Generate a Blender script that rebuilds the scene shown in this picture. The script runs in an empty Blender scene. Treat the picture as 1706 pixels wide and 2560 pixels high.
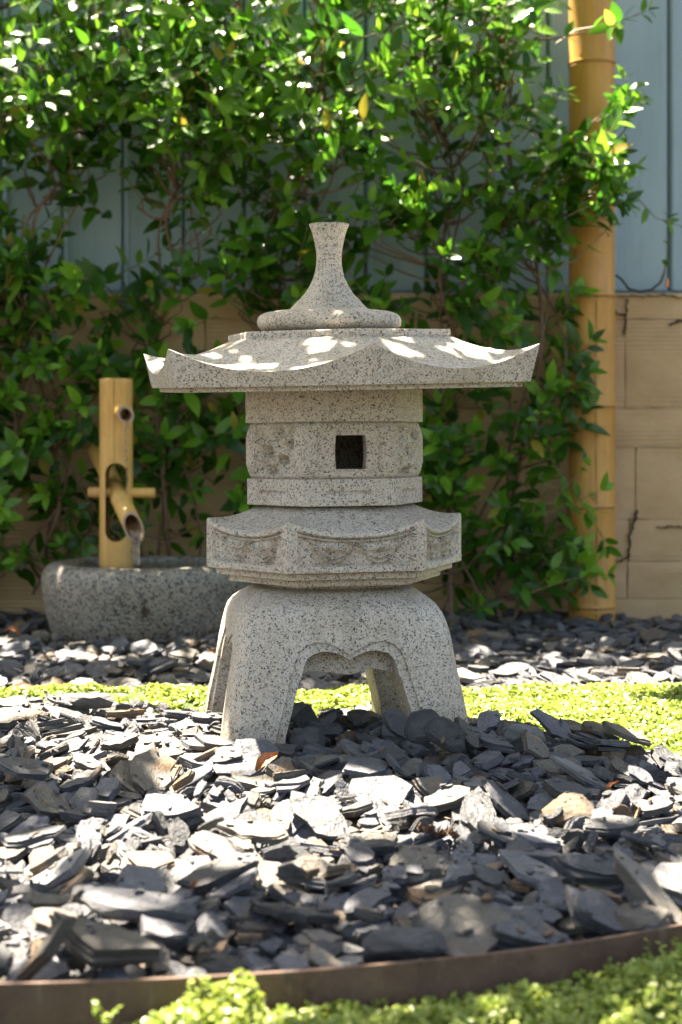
import bpy, bmesh, math, random
import numpy as np
from mathutils import Vector, Matrix, Quaternion, Euler, noise
PI = math.pi
R_ = math.radians
scn = bpy.context.scene
C = scn.collection

# ---------------------------------------------------------------- camera, sky, sun, exposure
FPX = 3900.0                       # focal length in pixels of a 2560-pixel-high frame
CAM_Z, HORIZON, PXC = 0.37, 1105.0, 853.0
cam = bpy.data.cameras.new('camera'); cam_o = bpy.data.objects.new('camera', cam); C.objects.link(cam_o)
cam_o.location = (0, 0, CAM_Z); cam_o.rotation_euler = (PI / 2, 0, 0)
cam.sensor_fit = 'VERTICAL'; cam.sensor_height = 36.0; cam.lens = FPX / 2560 * 36
cam.shift_y = -(1280 - HORIZON) / 2560
cam.clip_start = 0.02; cam.clip_end = 400
cam.dof.use_dof = True; cam.dof.focus_distance = 1.83; cam.dof.aperture_fstop = 6.3; cam.dof.aperture_blades = 9
scn.camera = cam_o

SUN = Vector((-0.27, 0.30, 1.0)).normalized()        # towards the sun: behind the fence, a little left, high
EL = math.asin(SUN.z); AZ = math.atan2(SUN.x, SUN.y)
world = bpy.data.worlds.new('World'); scn.world = world; world.use_nodes = True
wn = world.node_tree; wn.nodes.clear()
sky = wn.nodes.new('ShaderNodeTexSky'); sky.sky_type = 'NISHITA'; sky.sun_disc = False
sky.sun_elevation = EL; sky.sun_rotation = AZ; sky.air_density = 1.0; sky.dust_density = 3.0; sky.ozone_density = 1.0
bgn = wn.nodes.new('ShaderNodeBackground'); bgn.inputs['Strength'].default_value = 0.05
wout = wn.nodes.new('ShaderNodeOutputWorld')
wn.links.new(sky.outputs[0], bgn.inputs[0]); wn.links.new(bgn.outputs[0], wout.inputs[0])
sun = bpy.data.lights.new('sun', 'SUN'); sun.energy = 5.0; sun.angle = R_(0.5); sun.color = (1.0, 0.965, 0.92)
sun_o = bpy.data.objects.new('sun', sun); C.objects.link(sun_o)
sun_o.rotation_euler = SUN.to_track_quat('Z', 'Y').to_euler(); sun_o.location = (-2, 3, 8)
vs = scn.view_settings
vs.view_transform = 'Standard'; vs.look = 'None'; vs.gamma = 1.0; vs.use_curve_mapping = False
vs.exposure = 3.25
vs.use_white_balance = True; vs.white_balance_temperature = 7800; vs.white_balance_tint = 10   # set for open shade, as the photograph is
scn.cycles.max_bounces = 8; scn.cycles.transparent_max_bounces = 8

def at(px, py, D):                 # a point of the place seen at pixel px, py and D metres away
    return Vector(((px - PXC) / FPX * D, D, CAM_Z - (py - HORIZON) / FPX * D))
def ground(px, py, z=0.02):
    return at(px, py, (CAM_Z - z) * FPX / (py - HORIZON))
def to_px(x, y, z):
    return PXC + x / y * FPX, HORIZON + (CAM_Z - z) / y * FPX

# ---------------------------------------------------------------- helpers
def tag(o, label=None, cat=None, group=None, kind=None):
    if label: o['label'] = label
    if cat: o['category'] = cat
    if group: o['group'] = group
    if kind: o['kind'] = kind
    return o
def link(name, me, parent=None, loc=None):
    o = bpy.data.objects.new(name, me); C.objects.link(o)
    if parent is not None: o.parent = parent
    if loc is not None: o.location = loc
    return o
def empty(name, loc, label, cat, group=None):
    o = bpy.data.objects.new(name, None); C.objects.link(o); o.location = loc; o.empty_display_size = 0.05
    return tag(o, label, cat, group)
def mesh(name, V, F, mats, smooth=None, mi=None):
    me = bpy.data.meshes.new(name); me.from_pydata([tuple(v) for v in V], [], F)
    for m in (mats if isinstance(mats, (list, tuple)) else [mats]): me.materials.append(m)
    if mi is not None: me.polygons.foreach_set('material_index', mi)
    me.update()
    if smooth is not None:
        me.shade_smooth(); me.set_sharp_from_angle(angle=R_(smooth))
    return me
def fast_mesh(name, V, tri, mats, mi=None, smooth=False, k=3):
    V = np.asarray(V, np.float32); tri = np.asarray(tri, np.int32)
    me = bpy.data.meshes.new(name)
    me.vertices.add(len(V)); me.vertices.foreach_set('co', V.ravel())
    n = len(tri); me.loops.add(n * k); me.loops.foreach_set('vertex_index', tri.ravel())
    me.polygons.add(n); me.polygons.foreach_set('loop_start', np.arange(0, n * k, k, dtype=np.int32))
    me.polygons.foreach_set('loop_total', np.full(n, k, np.int32))
    for m in (mats if isinstance(mats, (list, tuple)) else [mats]): me.materials.append(m)
    if mi is not None: me.polygons.foreach_set('material_index', np.asarray(mi, np.int32))
    me.update(calc_edges=True)
    if smooth: me.shade_smooth()
    return me
def sstep(a, b, x):
    t = min(1.0, max(0.0, (x - a) / (b - a))); return t * t * (3 - 2 * t)
def lerp(a, b, t): return a + (b - a) * t
def interp(pts, x):
    if x <= pts[0][0]: return pts[0][1]
    for (a, va), (b, vb) in zip(pts, pts[1:]):
        if x <= b: return va + (vb - va) * (x - a) / (b - a)
    return pts[-1][1]
def tube(pts, rads, sides=6, V=None, F=None, caps=True):
    """append a tube along pts to V, F"""
    if V is None: V, F = [], []
    pts = [Vector(p) for p in pts]
    up = None
    b0 = len(V)
    for i, p in enumerate(pts):
        d = (pts[min(i + 1, len(pts) - 1)] - pts[max(i - 1, 0)])
        if d.length < 1e-9: d = Vector((0, 0, 1))
        d.normalize()
        if up is None:
            up = Vector((1, 0, 0)) if abs(d.x) < 0.8 else Vector((0, 1, 0))
        x = d.cross(up).cross(d)
        if x.length < 1e-6: x = d.orthogonal()
        x.normalize(); up = x
        y = d.cross(x)
        r = rads[i] if isinstance(rads, (list, tuple)) else rads
        for k in range(sides):
            a = 2 * PI * k / sides
            V.append(p + x * (r * math.cos(a)) + y * (r * math.sin(a)))
    for i in range(len(pts) - 1):
        for k in range(sides):
            a = b0 + i * sides + k; b = b0 + i * sides + (k + 1) % sides
            F.append((a, b, b + sides, a + sides))
    if caps:
        F.append(tuple(b0 + k for k in reversed(range(sides))))
        e = b0 + (len(pts) - 1) * sides
        F.append(tuple(e + k for k in range(sides)))
    return V, F
def lathe(prof, n=48, c=(0, 0), V=None, F=None, wob=None):
    if V is None: V, F = [], []
    b0 = len(V)
    for j, (r, z) in enumerate(prof):
        for k in range(n):
            a = 2 * PI * k / n
            rr = r * (1 + (wob(a, z) if wob else 0))
            V.append((c[0] + rr * math.cos(a), c[1] + rr * math.sin(a), z))
    for j in range(len(prof) - 1):
        for k in range(n):
            a = b0 + j * n + k; b = b0 + j * n + (k + 1) % n
            F.append((a, b, b + n, a + n))
    F.append(tuple(b0 + k for k in reversed(range(n))))
    e = b0 + (len(prof) - 1) * n
    F.append(tuple(e + k for k in range(n)))
    return V, F
def box(V, F, c, s, rz=0.0):
    b = len(V)
    for dz in (-1, 1):
        for dx, dy in ((-1, -1), (1, -1), (1, 1), (-1, 1)):
            x, y = dx * s[0] / 2, dy * s[1] / 2
            V.append((c[0] + x * math.cos(rz) - y * math.sin(rz), c[1] + x * math.sin(rz) + y * math.cos(rz), c[2] + dz * s[2] / 2))
    for f in ((3, 2, 1, 0), (4, 5, 6, 7), (0, 1, 5, 4), (1, 2, 6, 5), (2, 3, 7, 6), (3, 0, 4, 7)):
        F.append(tuple(b + i for i in f))
def fix_normals(me):
    bm = bmesh.new(); bm.from_mesh(me); bmesh.ops.recalc_face_normals(bm, faces=bm.faces); bm.to_mesh(me); bm.free()
def boolean(me, cutters, name, mats, smooth):
    """me minus the solid meshes in cutters -> a new mesh"""
    fix_normals(me)
    o = bpy.data.objects.new('tmp', me); C.objects.link(o)
    tmp = []
    for cm in cutters:
        fix_normals(cm)
        co = bpy.data.objects.new('tmp', cm); C.objects.link(co); tmp.append(co)
        md = o.modifiers.new('b', 'BOOLEAN'); md.operation = 'DIFFERENCE'; md.object = co; md.solver = 'EXACT'
    dg = bpy.context.evaluated_depsgraph_get()
    new = bpy.data.meshes.new_from_object(o.evaluated_get(dg), depsgraph=dg)
    new.name = name
    for t in [o] + tmp: bpy.data.objects.remove(t)
    new.materials.clear()
    for m in mats: new.materials.append(m)
    new.polygons.foreach_set('material_index', np.zeros(len(new.polygons), np.int32))
    new.shade_smooth(); new.set_sharp_from_angle(angle=R_(smooth))
    return new

# ---------------------------------------------------------------- materials
class NT:
    def __init__(s, name):
        s.m = bpy.data.materials.new(name); s.m.use_nodes = True
        s.t = s.m.node_tree; s.t.nodes.clear()
        s.out = s.n('ShaderNodeOutputMaterial')
    def n(s, typ, ins=None, **kw):
        nd = s.t.nodes.new(typ)
        for k, v in kw.items(): setattr(nd, k, v)
        for k, v in (ins or {}).items():
            if isinstance(v, bpy.types.NodeSocket): s.t.links.new(v, nd.inputs[k])
            else: nd.inputs[k].default_value = v
        return nd
    def ramp(s, fac, stops, interp='LINEAR'):
        nd = s.n('ShaderNodeValToRGB', {'Fac': fac}); cr = nd.color_ramp; cr.interpolation = interp
        while len(cr.elements) < len(stops): cr.elements.new(0.5)
        for e, (p, c) in zip(cr.elements, stops):
            e.position = p; e.color = (c, c, c, 1) if not isinstance(c, tuple) else c + (1,)
        return nd.outputs['Color']
    def mix(s, fac, a, b, mode='MIX'):
        nd = s.n('ShaderNodeMix', data_type='RGBA', blend_type=mode)
        for k, v in ((0, fac), (6, a), (7, b)):
            if isinstance(v, bpy.types.NodeSocket): s.t.links.new(v, nd.inputs[k])
            elif k == 0: nd.inputs[0].default_value = v
            else: nd.inputs[k].default_value = v + (1,) if len(v) == 3 else v
        return nd.outputs[2]
    def math(s, op, a, b=0.0, c=None):
        nd = s.n('ShaderNodeMath', operation=op)
        for k, v in ((0, a), (1, b)) + (((2, c),) if c is not None else ()):
            if isinstance(v, bpy.types.NodeSocket): s.t.links.new(v, nd.inputs[k])
            else: nd.inputs[k].default_value = v
        return nd.outputs[0]
    def noise(s, vec, scale, detail=3.0, rough=0.55, dist=0.0):
        return s.n('ShaderNodeTexNoise', {'Vector': vec, 'Scale': scale, 'Detail': detail, 'Roughness': rough, 'Distortion': dist})
    def coords(s): return s.n('ShaderNodeTexCoord').outputs['Object']
    def mapping(s, vec, scale=(1, 1, 1), loc=(0, 0, 0)):
        return s.n('ShaderNodeMapping', {'Vector': vec, 'Scale': scale, 'Location': loc}).outputs[0]
    def bump(s, h, strength=0.3, dist=0.002, normal=None):
        ins = {'Height': h, 'Strength': strength, 'Distance': dist}
        if normal is not None: ins['Normal'] = normal
        return s.n('ShaderNodeBump', ins).outputs[0]
    def bsdf(s, **ins):
        nd = s.n('ShaderNodeBsdfPrincipled', {k.replace('_', ' '): v for k, v in ins.items()})
        s.t.links.new(nd.outputs[0], s.out.inputs[0]); return nd

def granite_mat(name, white, pink, grey, black, grain=300.0, blacks=0.2, rough=0.75, warm=0.35, bump=0.35):
    m = NT(name); v = m.coords()
    wv = m.n('ShaderNodeVectorMath', {0: v, 1: m.n('ShaderNodeVectorMath', {0: m.noise(v, grain * 0.9, 2).outputs['Color'], 'Scale': 0.0028}, operation='SCALE').outputs[0]}, operation='ADD').outputs[0]
    vor = m.n('ShaderNodeTexVoronoi', {'Vector': wv, 'Scale': grain, 'Randomness': 1.0})
    sep = m.n('ShaderNodeSeparateColor', {0: vor.outputs['Color']})
    base = m.ramp(sep.outputs[0], [(0.0, white), (0.30, pink), (0.42, tuple(c * 0.86 for c in white)), (0.62, grey), (0.80, tuple(c * 0.62 for c in grey)), (0.88, white)], 'CONSTANT')
    base = m.mix(m.math('MULTIPLY', sep.outputs[1], 0.35), base, white)
    vor2 = m.n('ShaderNodeTexVoronoi', {'Vector': wv, 'Scale': grain * 1.25, 'Randomness': 1.0})
    sep2 = m.n('ShaderNodeSeparateColor', {0: vor2.outputs['Color']})
    cl = m.noise(v, grain * 0.22, 3, 0.6).outputs['Fac']
    thr = m.math('MULTIPLY_ADD', cl, 0.55, blacks - 0.275)
    isb = m.math('LESS_THAN', sep2.outputs[0], thr)
    vor3 = m.n('ShaderNodeTexVoronoi', {'Vector': wv, 'Scale': grain * 2.6, 'Randomness': 1.0})
    sep3 = m.n('ShaderNodeSeparateColor', {0: vor3.outputs['Color']})
    isb2 = m.math('LESS_THAN', sep3.outputs[1], 0.10)
    col = m.mix(isb, base, black)
    col = m.mix(m.math('MULTIPLY', isb2, 0.75), col, black)
    # broad weathering: pale and warm areas, a little lichen green
    w = m.noise(v, 9.0, 4, 0.6).outputs['Fac']
    col = m.mix(m.ramp(w, [(0.40, 0.0), (0.72, warm)]), col, (0.62, 0.50, 0.36), 'MULTIPLY')
    g = m.noise(m.mapping(v, loc=(3.1, 1.7, 0.4)), 14.0, 4, 0.65).outputs['Fac']
    col = m.mix(m.ramp(g, [(0.52, 0.0), (0.75, 0.30)]), col, (0.72, 0.78, 0.58), 'MULTIPLY')
    stv = m.noise(m.mapping(v, (26, 26, 2.5), (0.7, 2.1, 0)), 1.0, 5, 0.65).outputs['Fac']
    col = m.mix(m.ramp(stv, [(0.54, 0.0), (0.74, 0.45)]), col, (0.52, 0.50, 0.44), 'MULTIPLY')
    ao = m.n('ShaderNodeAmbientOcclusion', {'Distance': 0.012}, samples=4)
    crease_tone = m.math('MULTIPLY', m.ramp(ao.outputs['AO'], [(0.35, 1.0), (0.85, 0.0)]), m.ramp(m.noise(v, 38.0, 4, 0.6).outputs['Fac'], [(0.35, 0.25), (0.6, 0.8)]))
    col = m.mix(crease_tone, col, (0.50, 0.44, 0.33), 'MULTIPLY')  # browner and darker in the creases, broken up by noise
    hz = m.n('ShaderNodeSeparateXYZ', {0: v}).outputs[2]
    spl = m.math('ADD', hz, m.math('MULTIPLY', m.noise(v, 30.0, 4, 0.7).outputs['Fac'], -0.05))
    col = m.mix(m.ramp(spl, [(0.0, 0.55), (0.035, 0.0)]), col, (0.55, 0.46, 0.36), 'MULTIPLY')
    hb = m.math('ADD', m.math('MULTIPLY', sep.outputs[2], 0.6), m.noise(v, grain * 1.5, 3, 0.7).outputs['Fac'])
    n1 = m.bump(hb, bump, 0.0012)
    n2 = m.bump(m.noise(v, 55.0, 4, 0.6).outputs['Fac'], 0.25, 0.004, n1)
    m.bsdf(Base_Color=col, Roughness=rough, Normal=n2)
    return m.m
M = {}
M['granite'] = granite_mat('pale granite', (0.56, 0.51, 0.43), (0.54, 0.425, 0.335), (0.42, 0.385, 0.325), (0.10, 0.093, 0.082), 520.0, 0.112, 0.78)
M['basin'] = granite_mat('grey granite', (0.28, 0.262, 0.225), (0.26, 0.22, 0.165), (0.17, 0.163, 0.145), (0.045, 0.045, 0.045), 230.0, 0.22, 0.5, 0.3)

def slate_mat(name, a, b, vein, rust, unit):
    m = NT(name)
    oi = m.n('ShaderNodeObjectInfo')
    off = m.n('ShaderNodeVectorMath', {0: (17.3, 9.1, 5.7), 'Scale': oi.outputs['Random']}, operation='SCALE').outputs[0]
    v = m.n('ShaderNodeVectorMath', {0: m.mapping(m.coords(), (unit, unit, unit)), 1: off}, operation='ADD').outputs[0]
    n1 = m.noise(v, 26.0, 6, 0.65).outputs['Fac']
    col = m.mix(m.ramp(n1, [(0.3, 0.0), (0.7, 1.0)]), a, b)
    n2 = m.noise(m.mapping(v, (60, 60, 420)), 1.0, 4, 0.65).outputs['Fac']
    col = m.mix(m.ramp(n2, [(0.35, 0.0), (0.75, 0.55)]), col, vein)
    n3 = m.noise(m.mapping(v, loc=(2, 5, 1)), 19.0, 4, 0.65, 0.6).outputs['Fac']
    col = m.mix(m.ramp(n3, [(0.60 - rust, 0.0), (0.72 - rust, 0.8)]), col, (0.22, 0.125, 0.055))
    br = m.math('MULTIPLY_ADD', oi.outputs['Random'], 0.7, 0.65)
    col = m.mix(1.0, col, m.n('ShaderNodeCombineColor', {0: br, 1: br, 2: br}).outputs[0], 'MULTIPLY')
    fine = m.noise(v, 330.0, 5, 0.7).outputs['Fac']
    strata = m.noise(m.mapping(v, (45, 45, 1100)), 1.0, 5, 0.65).outputs['Fac']
    nb = m.bump(fine, 0.6, 0.0022)
    nb = m.bump(strata, 0.8, 0.005, nb)
    nb = m.bump(m.noise(v, 55.0, 5, 0.6, 0.5).outputs['Fac'], 0.7, 0.010, nb)
    m.bsdf(Base_Color=col, Roughness=m.ramp(n1, [(0.3, 0.42), (0.7, 0.62)]), Normal=nb)
    return m.m
SLATE_TONES = [('slate blue grey', (0.071, 0.075, 0.085), (0.112, 0.116, 0.131), (0.041, 0.041, 0.046), -0.07),
      ('slate dark', (0.041, 0.043, 0.046), (0.078, 0.081, 0.085), (0.027, 0.027, 0.028), -0.06),
      ('slate brown grey', (0.087, 0.078, 0.066), (0.129, 0.116, 0.095), (0.049, 0.043, 0.035), 0.02),
      ('slate rusty', (0.124, 0.087, 0.054), (0.158, 0.116, 0.075), (0.063, 0.046, 0.034), 0.09),
      ('slate pale', (0.132, 0.132, 0.132), (0.190, 0.190, 0.187), (0.075, 0.075, 0.075), -0.04)]
SL = [slate_mat(*t, 1.0) for t in SLATE_TONES]                     # for stone measured in metres
CHIP_MATS = [slate_mat(t[0] + ' chip', *t[1:], 0.055) for t in SLATE_TONES]   # for the unit-length chip shapes

def simple(name, a, b, scale=20.0, rough=0.6, bump=0.2, bdist=0.002, stretch=(1, 1, 1), **kw):
    m = NT(name); v = m.mapping(m.coords(), stretch)
    n = m.noise(v, scale, 5, 0.6).outputs['Fac']
    col = m.mix(m.ramp(n, [(0.3, 0.0), (0.7, 1.0)]), a, b)
    nb = m.bump(m.noise(v, scale * 4, 4, 0.6).outputs['Fac'], bump, bdist)
    m.bsdf(Base_Color=col, Roughness=rough, Normal=nb, **kw)
    return m.m
M['soil'] = simple('damp soil', (0.02, 0.017, 0.014), (0.05, 0.042, 0.032), 40.0, 0.9, 0.8, 0.01)
M['stem'] = simple('vine bark', (0.10, 0.055, 0.035), (0.18, 0.11, 0.07), 60.0, 0.8, 0.5, 0.002)
M['twig_green'] = simple('young stem', (0.12, 0.13, 0.03), (0.16, 0.11, 0.04), 60.0, 0.6, 0.2, 0.001)
M['dry_leaf'] = simple('dry leaf', (0.20, 0.07, 0.02), (0.36, 0.15, 0.05), 60.0, 0.6, 0.4, 0.002)
M['cone'] = simple('dry cone', (0.07, 0.035, 0.018), (0.14, 0.07, 0.03), 200.0, 0.8, 0.5, 0.002)
M['rubber'] = simple('black hose', (0.012, 0.012, 0.012), (0.02, 0.02, 0.02), 60.0, 0.5, 0.1)
M['copper'] = simple('copper', (0.65, 0.27, 0.12), (0.55, 0.2, 0.09), 60.0, 0.35, 0.1, Metallic=0.6)
M['wire'] = simple('grey wire', (0.16, 0.12, 0.09), (0.22, 0.17, 0.13), 60.0, 0.5, 0.1)

def leaf_mat(name, a, b, trans, rough=0.32, tw=0.42):
    m = NT(name)
    oi = m.n('ShaderNodeObjectInfo')
    gm = m.n('ShaderNodeNewGeometry')
    n = m.noise(gm.outputs['Position'], 7.0, 3).outputs['Fac']
    f = m.math('MULTIPLY_ADD', gm.outputs['Random Per Island'], 0.7, m.math('MULTIPLY', n, 0.4))
    f = m.math('MULTIPLY_ADD', oi.outputs['Random'], 0.2, f)
    col = m.mix(m.ramp(f, [(0.2, 0.0), (0.9, 1.0)]), a, b)
    fine = m.bump(m.noise(gm.outputs['Position'], 160.0, 2).outputs['Fac'], 0.25, 0.002)
    p = m.n('ShaderNodeBsdfPrincipled', {'Base Color': col, 'Roughness': rough, 'Normal': fine, 'IOR': 1.45})
    tcol = m.mix(0.5, col, trans, 'MIX')
    t = m.n('ShaderNodeBsdfTranslucent', {'Color': tcol})
    mx = m.n('ShaderNodeMixShader', {0: tw, 1: p.outputs[0], 2: t.outputs[0]})
    m.t.links.new(mx.outputs[0], m.out.inputs[0])
    return m.m
LEAF = [leaf_mat('vine leaf dark', (0.016, 0.052, 0.009), (0.036, 0.112, 0.015), (0.07, 0.28, 0.018), 0.26),
        leaf_mat('vine leaf green', (0.040, 0.130, 0.012), (0.08, 0.21, 0.020), (0.12, 0.40, 0.02), 0.26),
        leaf_mat('vine leaf young', (0.095, 0.25, 0.02), (0.17, 0.35, 0.03), (0.26, 0.56, 0.04), 0.28),
        leaf_mat('vine leaf yellowing', (0.22, 0.22, 0.03), (0.32, 0.26, 0.04), (0.45, 0.40, 0.05))]
M['canopy'] = leaf_mat('tree leaf', (0.05, 0.10, 0.02), (0.08, 0.14, 0.03), (0.14, 0.26, 0.03), 0.4, 0.3)
M['moss'] = leaf_mat('moss leaf', (0.098, 0.172, 0.014), (0.225, 0.28, 0.05), (0.36, 0.42, 0.07), 0.4, 0.35)
M['moss_base'] = simple('moss bed', (0.03, 0.06, 0.01), (0.07, 0.10, 0.02), 90.0, 0.9, 0.8, 0.01)

def bamboo_mat(name, a, b, dark, streak=0.35):
    m = NT(name); v = m.coords()
    n = m.noise(m.mapping(v, (30, 30, 3.0)), 1.0, 5, 0.6).outputs['Fac']
    col = m.mix(m.ramp(n, [(0.3, 0.0), (0.7, 1.0)]), a, b)
    n2 = m.noise(m.mapping(v, (110, 110, 2.2), (4, 2, 0)), 1.0, 5, 0.7).outputs['Fac']
    col = m.mix(m.ramp(n2, [(0.56, 0.0), (0.74, streak)]), col, dark)
    n3 = m.noise(m.mapping(v, (16, 16, 9), (1, 7, 3)), 1.0, 5, 0.7).outputs['Fac']
    col = m.mix(m.ramp(n3, [(0.52, 0.0), (0.78, streak * 1.2)]), col, dark)
    n4 = m.noise(m.mapping(v, (24, 24, 14), (6, 2, 8)), 1.0, 6, 0.75).outputs['Fac']
    col = m.mix(m.ramp(n4, [(0.55, 0.0), (0.72, streak)]), col, (0.36, 0.31, 0.22))
    n5 = m.noise(m.mapping(v, (260, 260, 6), (3, 8, 1)), 1.0, 4, 0.7).outputs['Fac']
    col = m.mix(m.ramp(n5, [(0.60, 0.0), (0.72, 0.6)]), col, dark)
    m.bsdf(Base_Color=col, Roughness=m.ramp(n4, [(0.4, 0.38), (0.7, 0.7)]), Normal=m.bump(n2, 0.3, 0.0015))
    return m.m
M['bamboo'] = bamboo_mat('bamboo post', (0.44, 0.215, 0.045), (0.58, 0.31, 0.075), (0.15, 0.07, 0.022))
M['bamboo_light'] = bamboo_mat('bamboo fountain', (0.60, 0.325, 0.085), (0.70, 0.42, 0.13), (0.30, 0.12, 0.03), 0.4)
M['bamboo_cut'] = simple('bamboo inside', (0.16, 0.075, 0.03), (0.28, 0.15, 0.06), 50.0, 0.7, 0.3)
M['bamboo_rim'] = simple('bamboo cut rim', (0.30, 0.20, 0.15), (0.40, 0.28, 0.2), 80.0, 0.7, 0.3)
M['crack'] = simple('split', (0.06, 0.03, 0.015), (0.10, 0.05, 0.02), 60.0, 0.8, 0.2)
m = NT('water'); m.bsdf(Base_Color=(0.95, 0.98, 1.0, 1), Roughness=0.02, IOR=1.333, Transmission_Weight=1.0,
                        Normal=m.bump(m.noise(m.coords(), 35.0, 3).outputs['Fac'], 0.35, 0.004)); M['water'] = m.m

# blue-grey painted metal
m = NT('blue grey paint'); v = m.coords()
n = m.noise(m.mapping(v, (14, 14, 2.0)), 1.0, 5, 0.6).outputs['Fac']
col = m.mix(m.ramp(n, [(0.3, 0.0), (0.7, 1.0)]), (0.23, 0.345, 0.395), (0.29, 0.405, 0.45))
n2 = m.noise(m.mapping(v, (40, 40, 5), (2, 0, 1)), 1.0, 5, 0.7).outputs['Fac']
col = m.mix(m.ramp(n2, [(0.55, 0.0), (0.8, 0.35)]), col, (0.12, 0.15, 0.14))
m.bsdf(Base_Color=col, Roughness=0.5, Normal=m.bump(m.noise(v, 25.0, 3).outputs['Fac'], 0.1, 0.003)); M['paint'] = m.m

# tan board-marked concrete, fine grooves of the formwork, stains
m = NT('tan concrete'); v = m.coords()
n = m.noise(m.mapping(v, (1, 1, 1.6)), 5.5, 6, 0.62).outputs['Fac']
col = m.mix(m.ramp(n, [(0.32, 0.0), (0.68, 1.0)]), (0.42, 0.275, 0.14), (0.55, 0.39, 0.225))
g = m.n('ShaderNodeTexWave', {'Vector': m.mapping(v, (0.4, 0.4, 1)), 'Scale': 33.0, 'Distortion': 2.5, 'Detail': 3.0, 'Detail Scale': 2.0}, wave_type='BANDS', bands_direction='Z')
reg = m.ramp(m.noise(m.mapping(v, (0.8, 1, 7), (5, 1, 2)), 1.0, 3, 0.5).outputs['Fac'], [(0.46, 0.0), (0.56, 1.0)])
gf = m.math('MULTIPLY', g.outputs['Fac'], reg)
col = m.mix(m.math('MULTIPLY', gf, 0.30), col, (0.24, 0.165, 0.09))
st = m.noise(m.mapping(v, (3, 3, 14), (1, 3, 9)), 1.0, 6, 0.7).outputs['Fac']
col = m.mix(m.ramp(st, [(0.60, 0.0), (0.70, 0.55)]), col, (0.10, 0.085, 0.05))
ly = m.noise(m.mapping(v, loc=(9, 1, 4)), 8.0, 5, 0.65).outputs['Fac']
col = m.mix(m.ramp(ly, [(0.50, 0.0), (0.75, 0.4)]), col, (0.36, 0.30, 0.13))
nb = m.bump(m.math('ADD', gf, m.noise(v, 60.0, 5, 0.7).outputs['Fac']), 0.4, 0.003)
m.bsdf(Base_Color=col, Roughness=0.9, Normal=nb); M['concrete'] = m.m
M['crevice'] = simple('dark crevice', (0.035, 0.027, 0.017), (0.07, 0.05, 0.03), 60.0, 0.95, 0.3)

# rusted steel edging
m = NT('rusted steel'); v = m.coords()
n = m.noise(v, 22.0, 6, 0.65).outputs['Fac']
col = m.mix(m.ramp(n, [(0.3, 0.0), (0.7, 1.0)]), (0.075, 0.042, 0.03), (0.14, 0.085, 0.06))
n2 = m.noise(v, 140.0, 4, 0.7).outputs['Fac']
col = m.mix(m.ramp(n2, [(0.5, 0.0), (0.75, 0.5)]), col, (0.19, 0.10, 0.055))
n3 = m.noise(m.mapping(v, (60, 60, 9)), 1.0, 5, 0.7).outputs['Fac']
col = m.mix(m.ramp(n3, [(0.54, 0.0), (0.70, 0.6)]), col, (0.20, 0.165, 0.13))
n4 = m.noise(m.mapping(v, loc=(4, 4, 1)), 60.0, 5, 0.7).outputs['Fac']
col = m.mix(m.ramp(n4, [(0.58, 0.0), (0.68, 0.7)]), col, (0.04, 0.022, 0.016))
m.bsdf(Base_Color=col, Roughness=0.6, Metallic=0.15, Normal=m.bump(n2, 0.3, 0.001)); M['steel'] = m.m

# ================================================================ the ground
V, F = [], []
R0, R1 = 40.0, 120.0
nx = 40
xs = sorted(set([-300, -60, -20, -8, -4] + [-2.4 + 4.8 * i / nx for i in range(nx + 1)] + [4, 8, 20, 60, 300]))
ys = sorted(set([-300, -60, -20, -6, -2, 0] + [0.3 + 3.3 * i / nx for i in range(nx + 1)] + [5, 8, 20, 60, 300]))
for y in ys:
    for x in xs: V.append((x, y, -0.058 + (0.006 * noise.noise(Vector((x * 6, y * 6, 0))))))
for j in range(len(ys) - 1):
    for i in range(len(xs) - 1):
        a = j * len(xs) + i; F.append((a, a + 1, a + len(xs) + 1, a + len(xs)))
tag(link('ground', mesh('ground', V, F, M['soil'], 60)), kind='structure')

# ================================================================ the low concrete wall, course by course
WALL_Y = 3.45
WALL_TOP = 0.699
wall = empty('concrete_wall', (0, WALL_Y + 0.09, -0.05), 'low tan board-marked concrete wall under the blue metal fence, stained and cracked', 'wall')
V, F = [], []
box(V, F, (0, WALL_Y + 0.105, 0.322), (4.6, 0.17, 0.744))
me = mesh('core', V, F, M['crevice']); o = link('core', me, wall); o.location = (0, -wall.location.y, 0.05)
rw = random.Random(3)
zc = [-0.05]
for y in (1497, 1404, 1299, 1118, 1020, 798, 733):
    zc.append(CAM_Z - (y - HORIZON) / FPX * WALL_Y)
zc[-1] = WALL_TOP
ends_of = [(-2.3, -0.93, 0.60, 2.3), (-2.3, -0.2, 0.634, 2.3), (-2.3, -0.75, 0.638, 2.3), (-2.3, 0.1, 0.652, 2.3),
           (-2.3, -0.62, 1.3, 2.3), (-2.3, -0.3, 0.629, 2.3), (-2.3, 0.2, 0.83, 2.3)]
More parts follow.
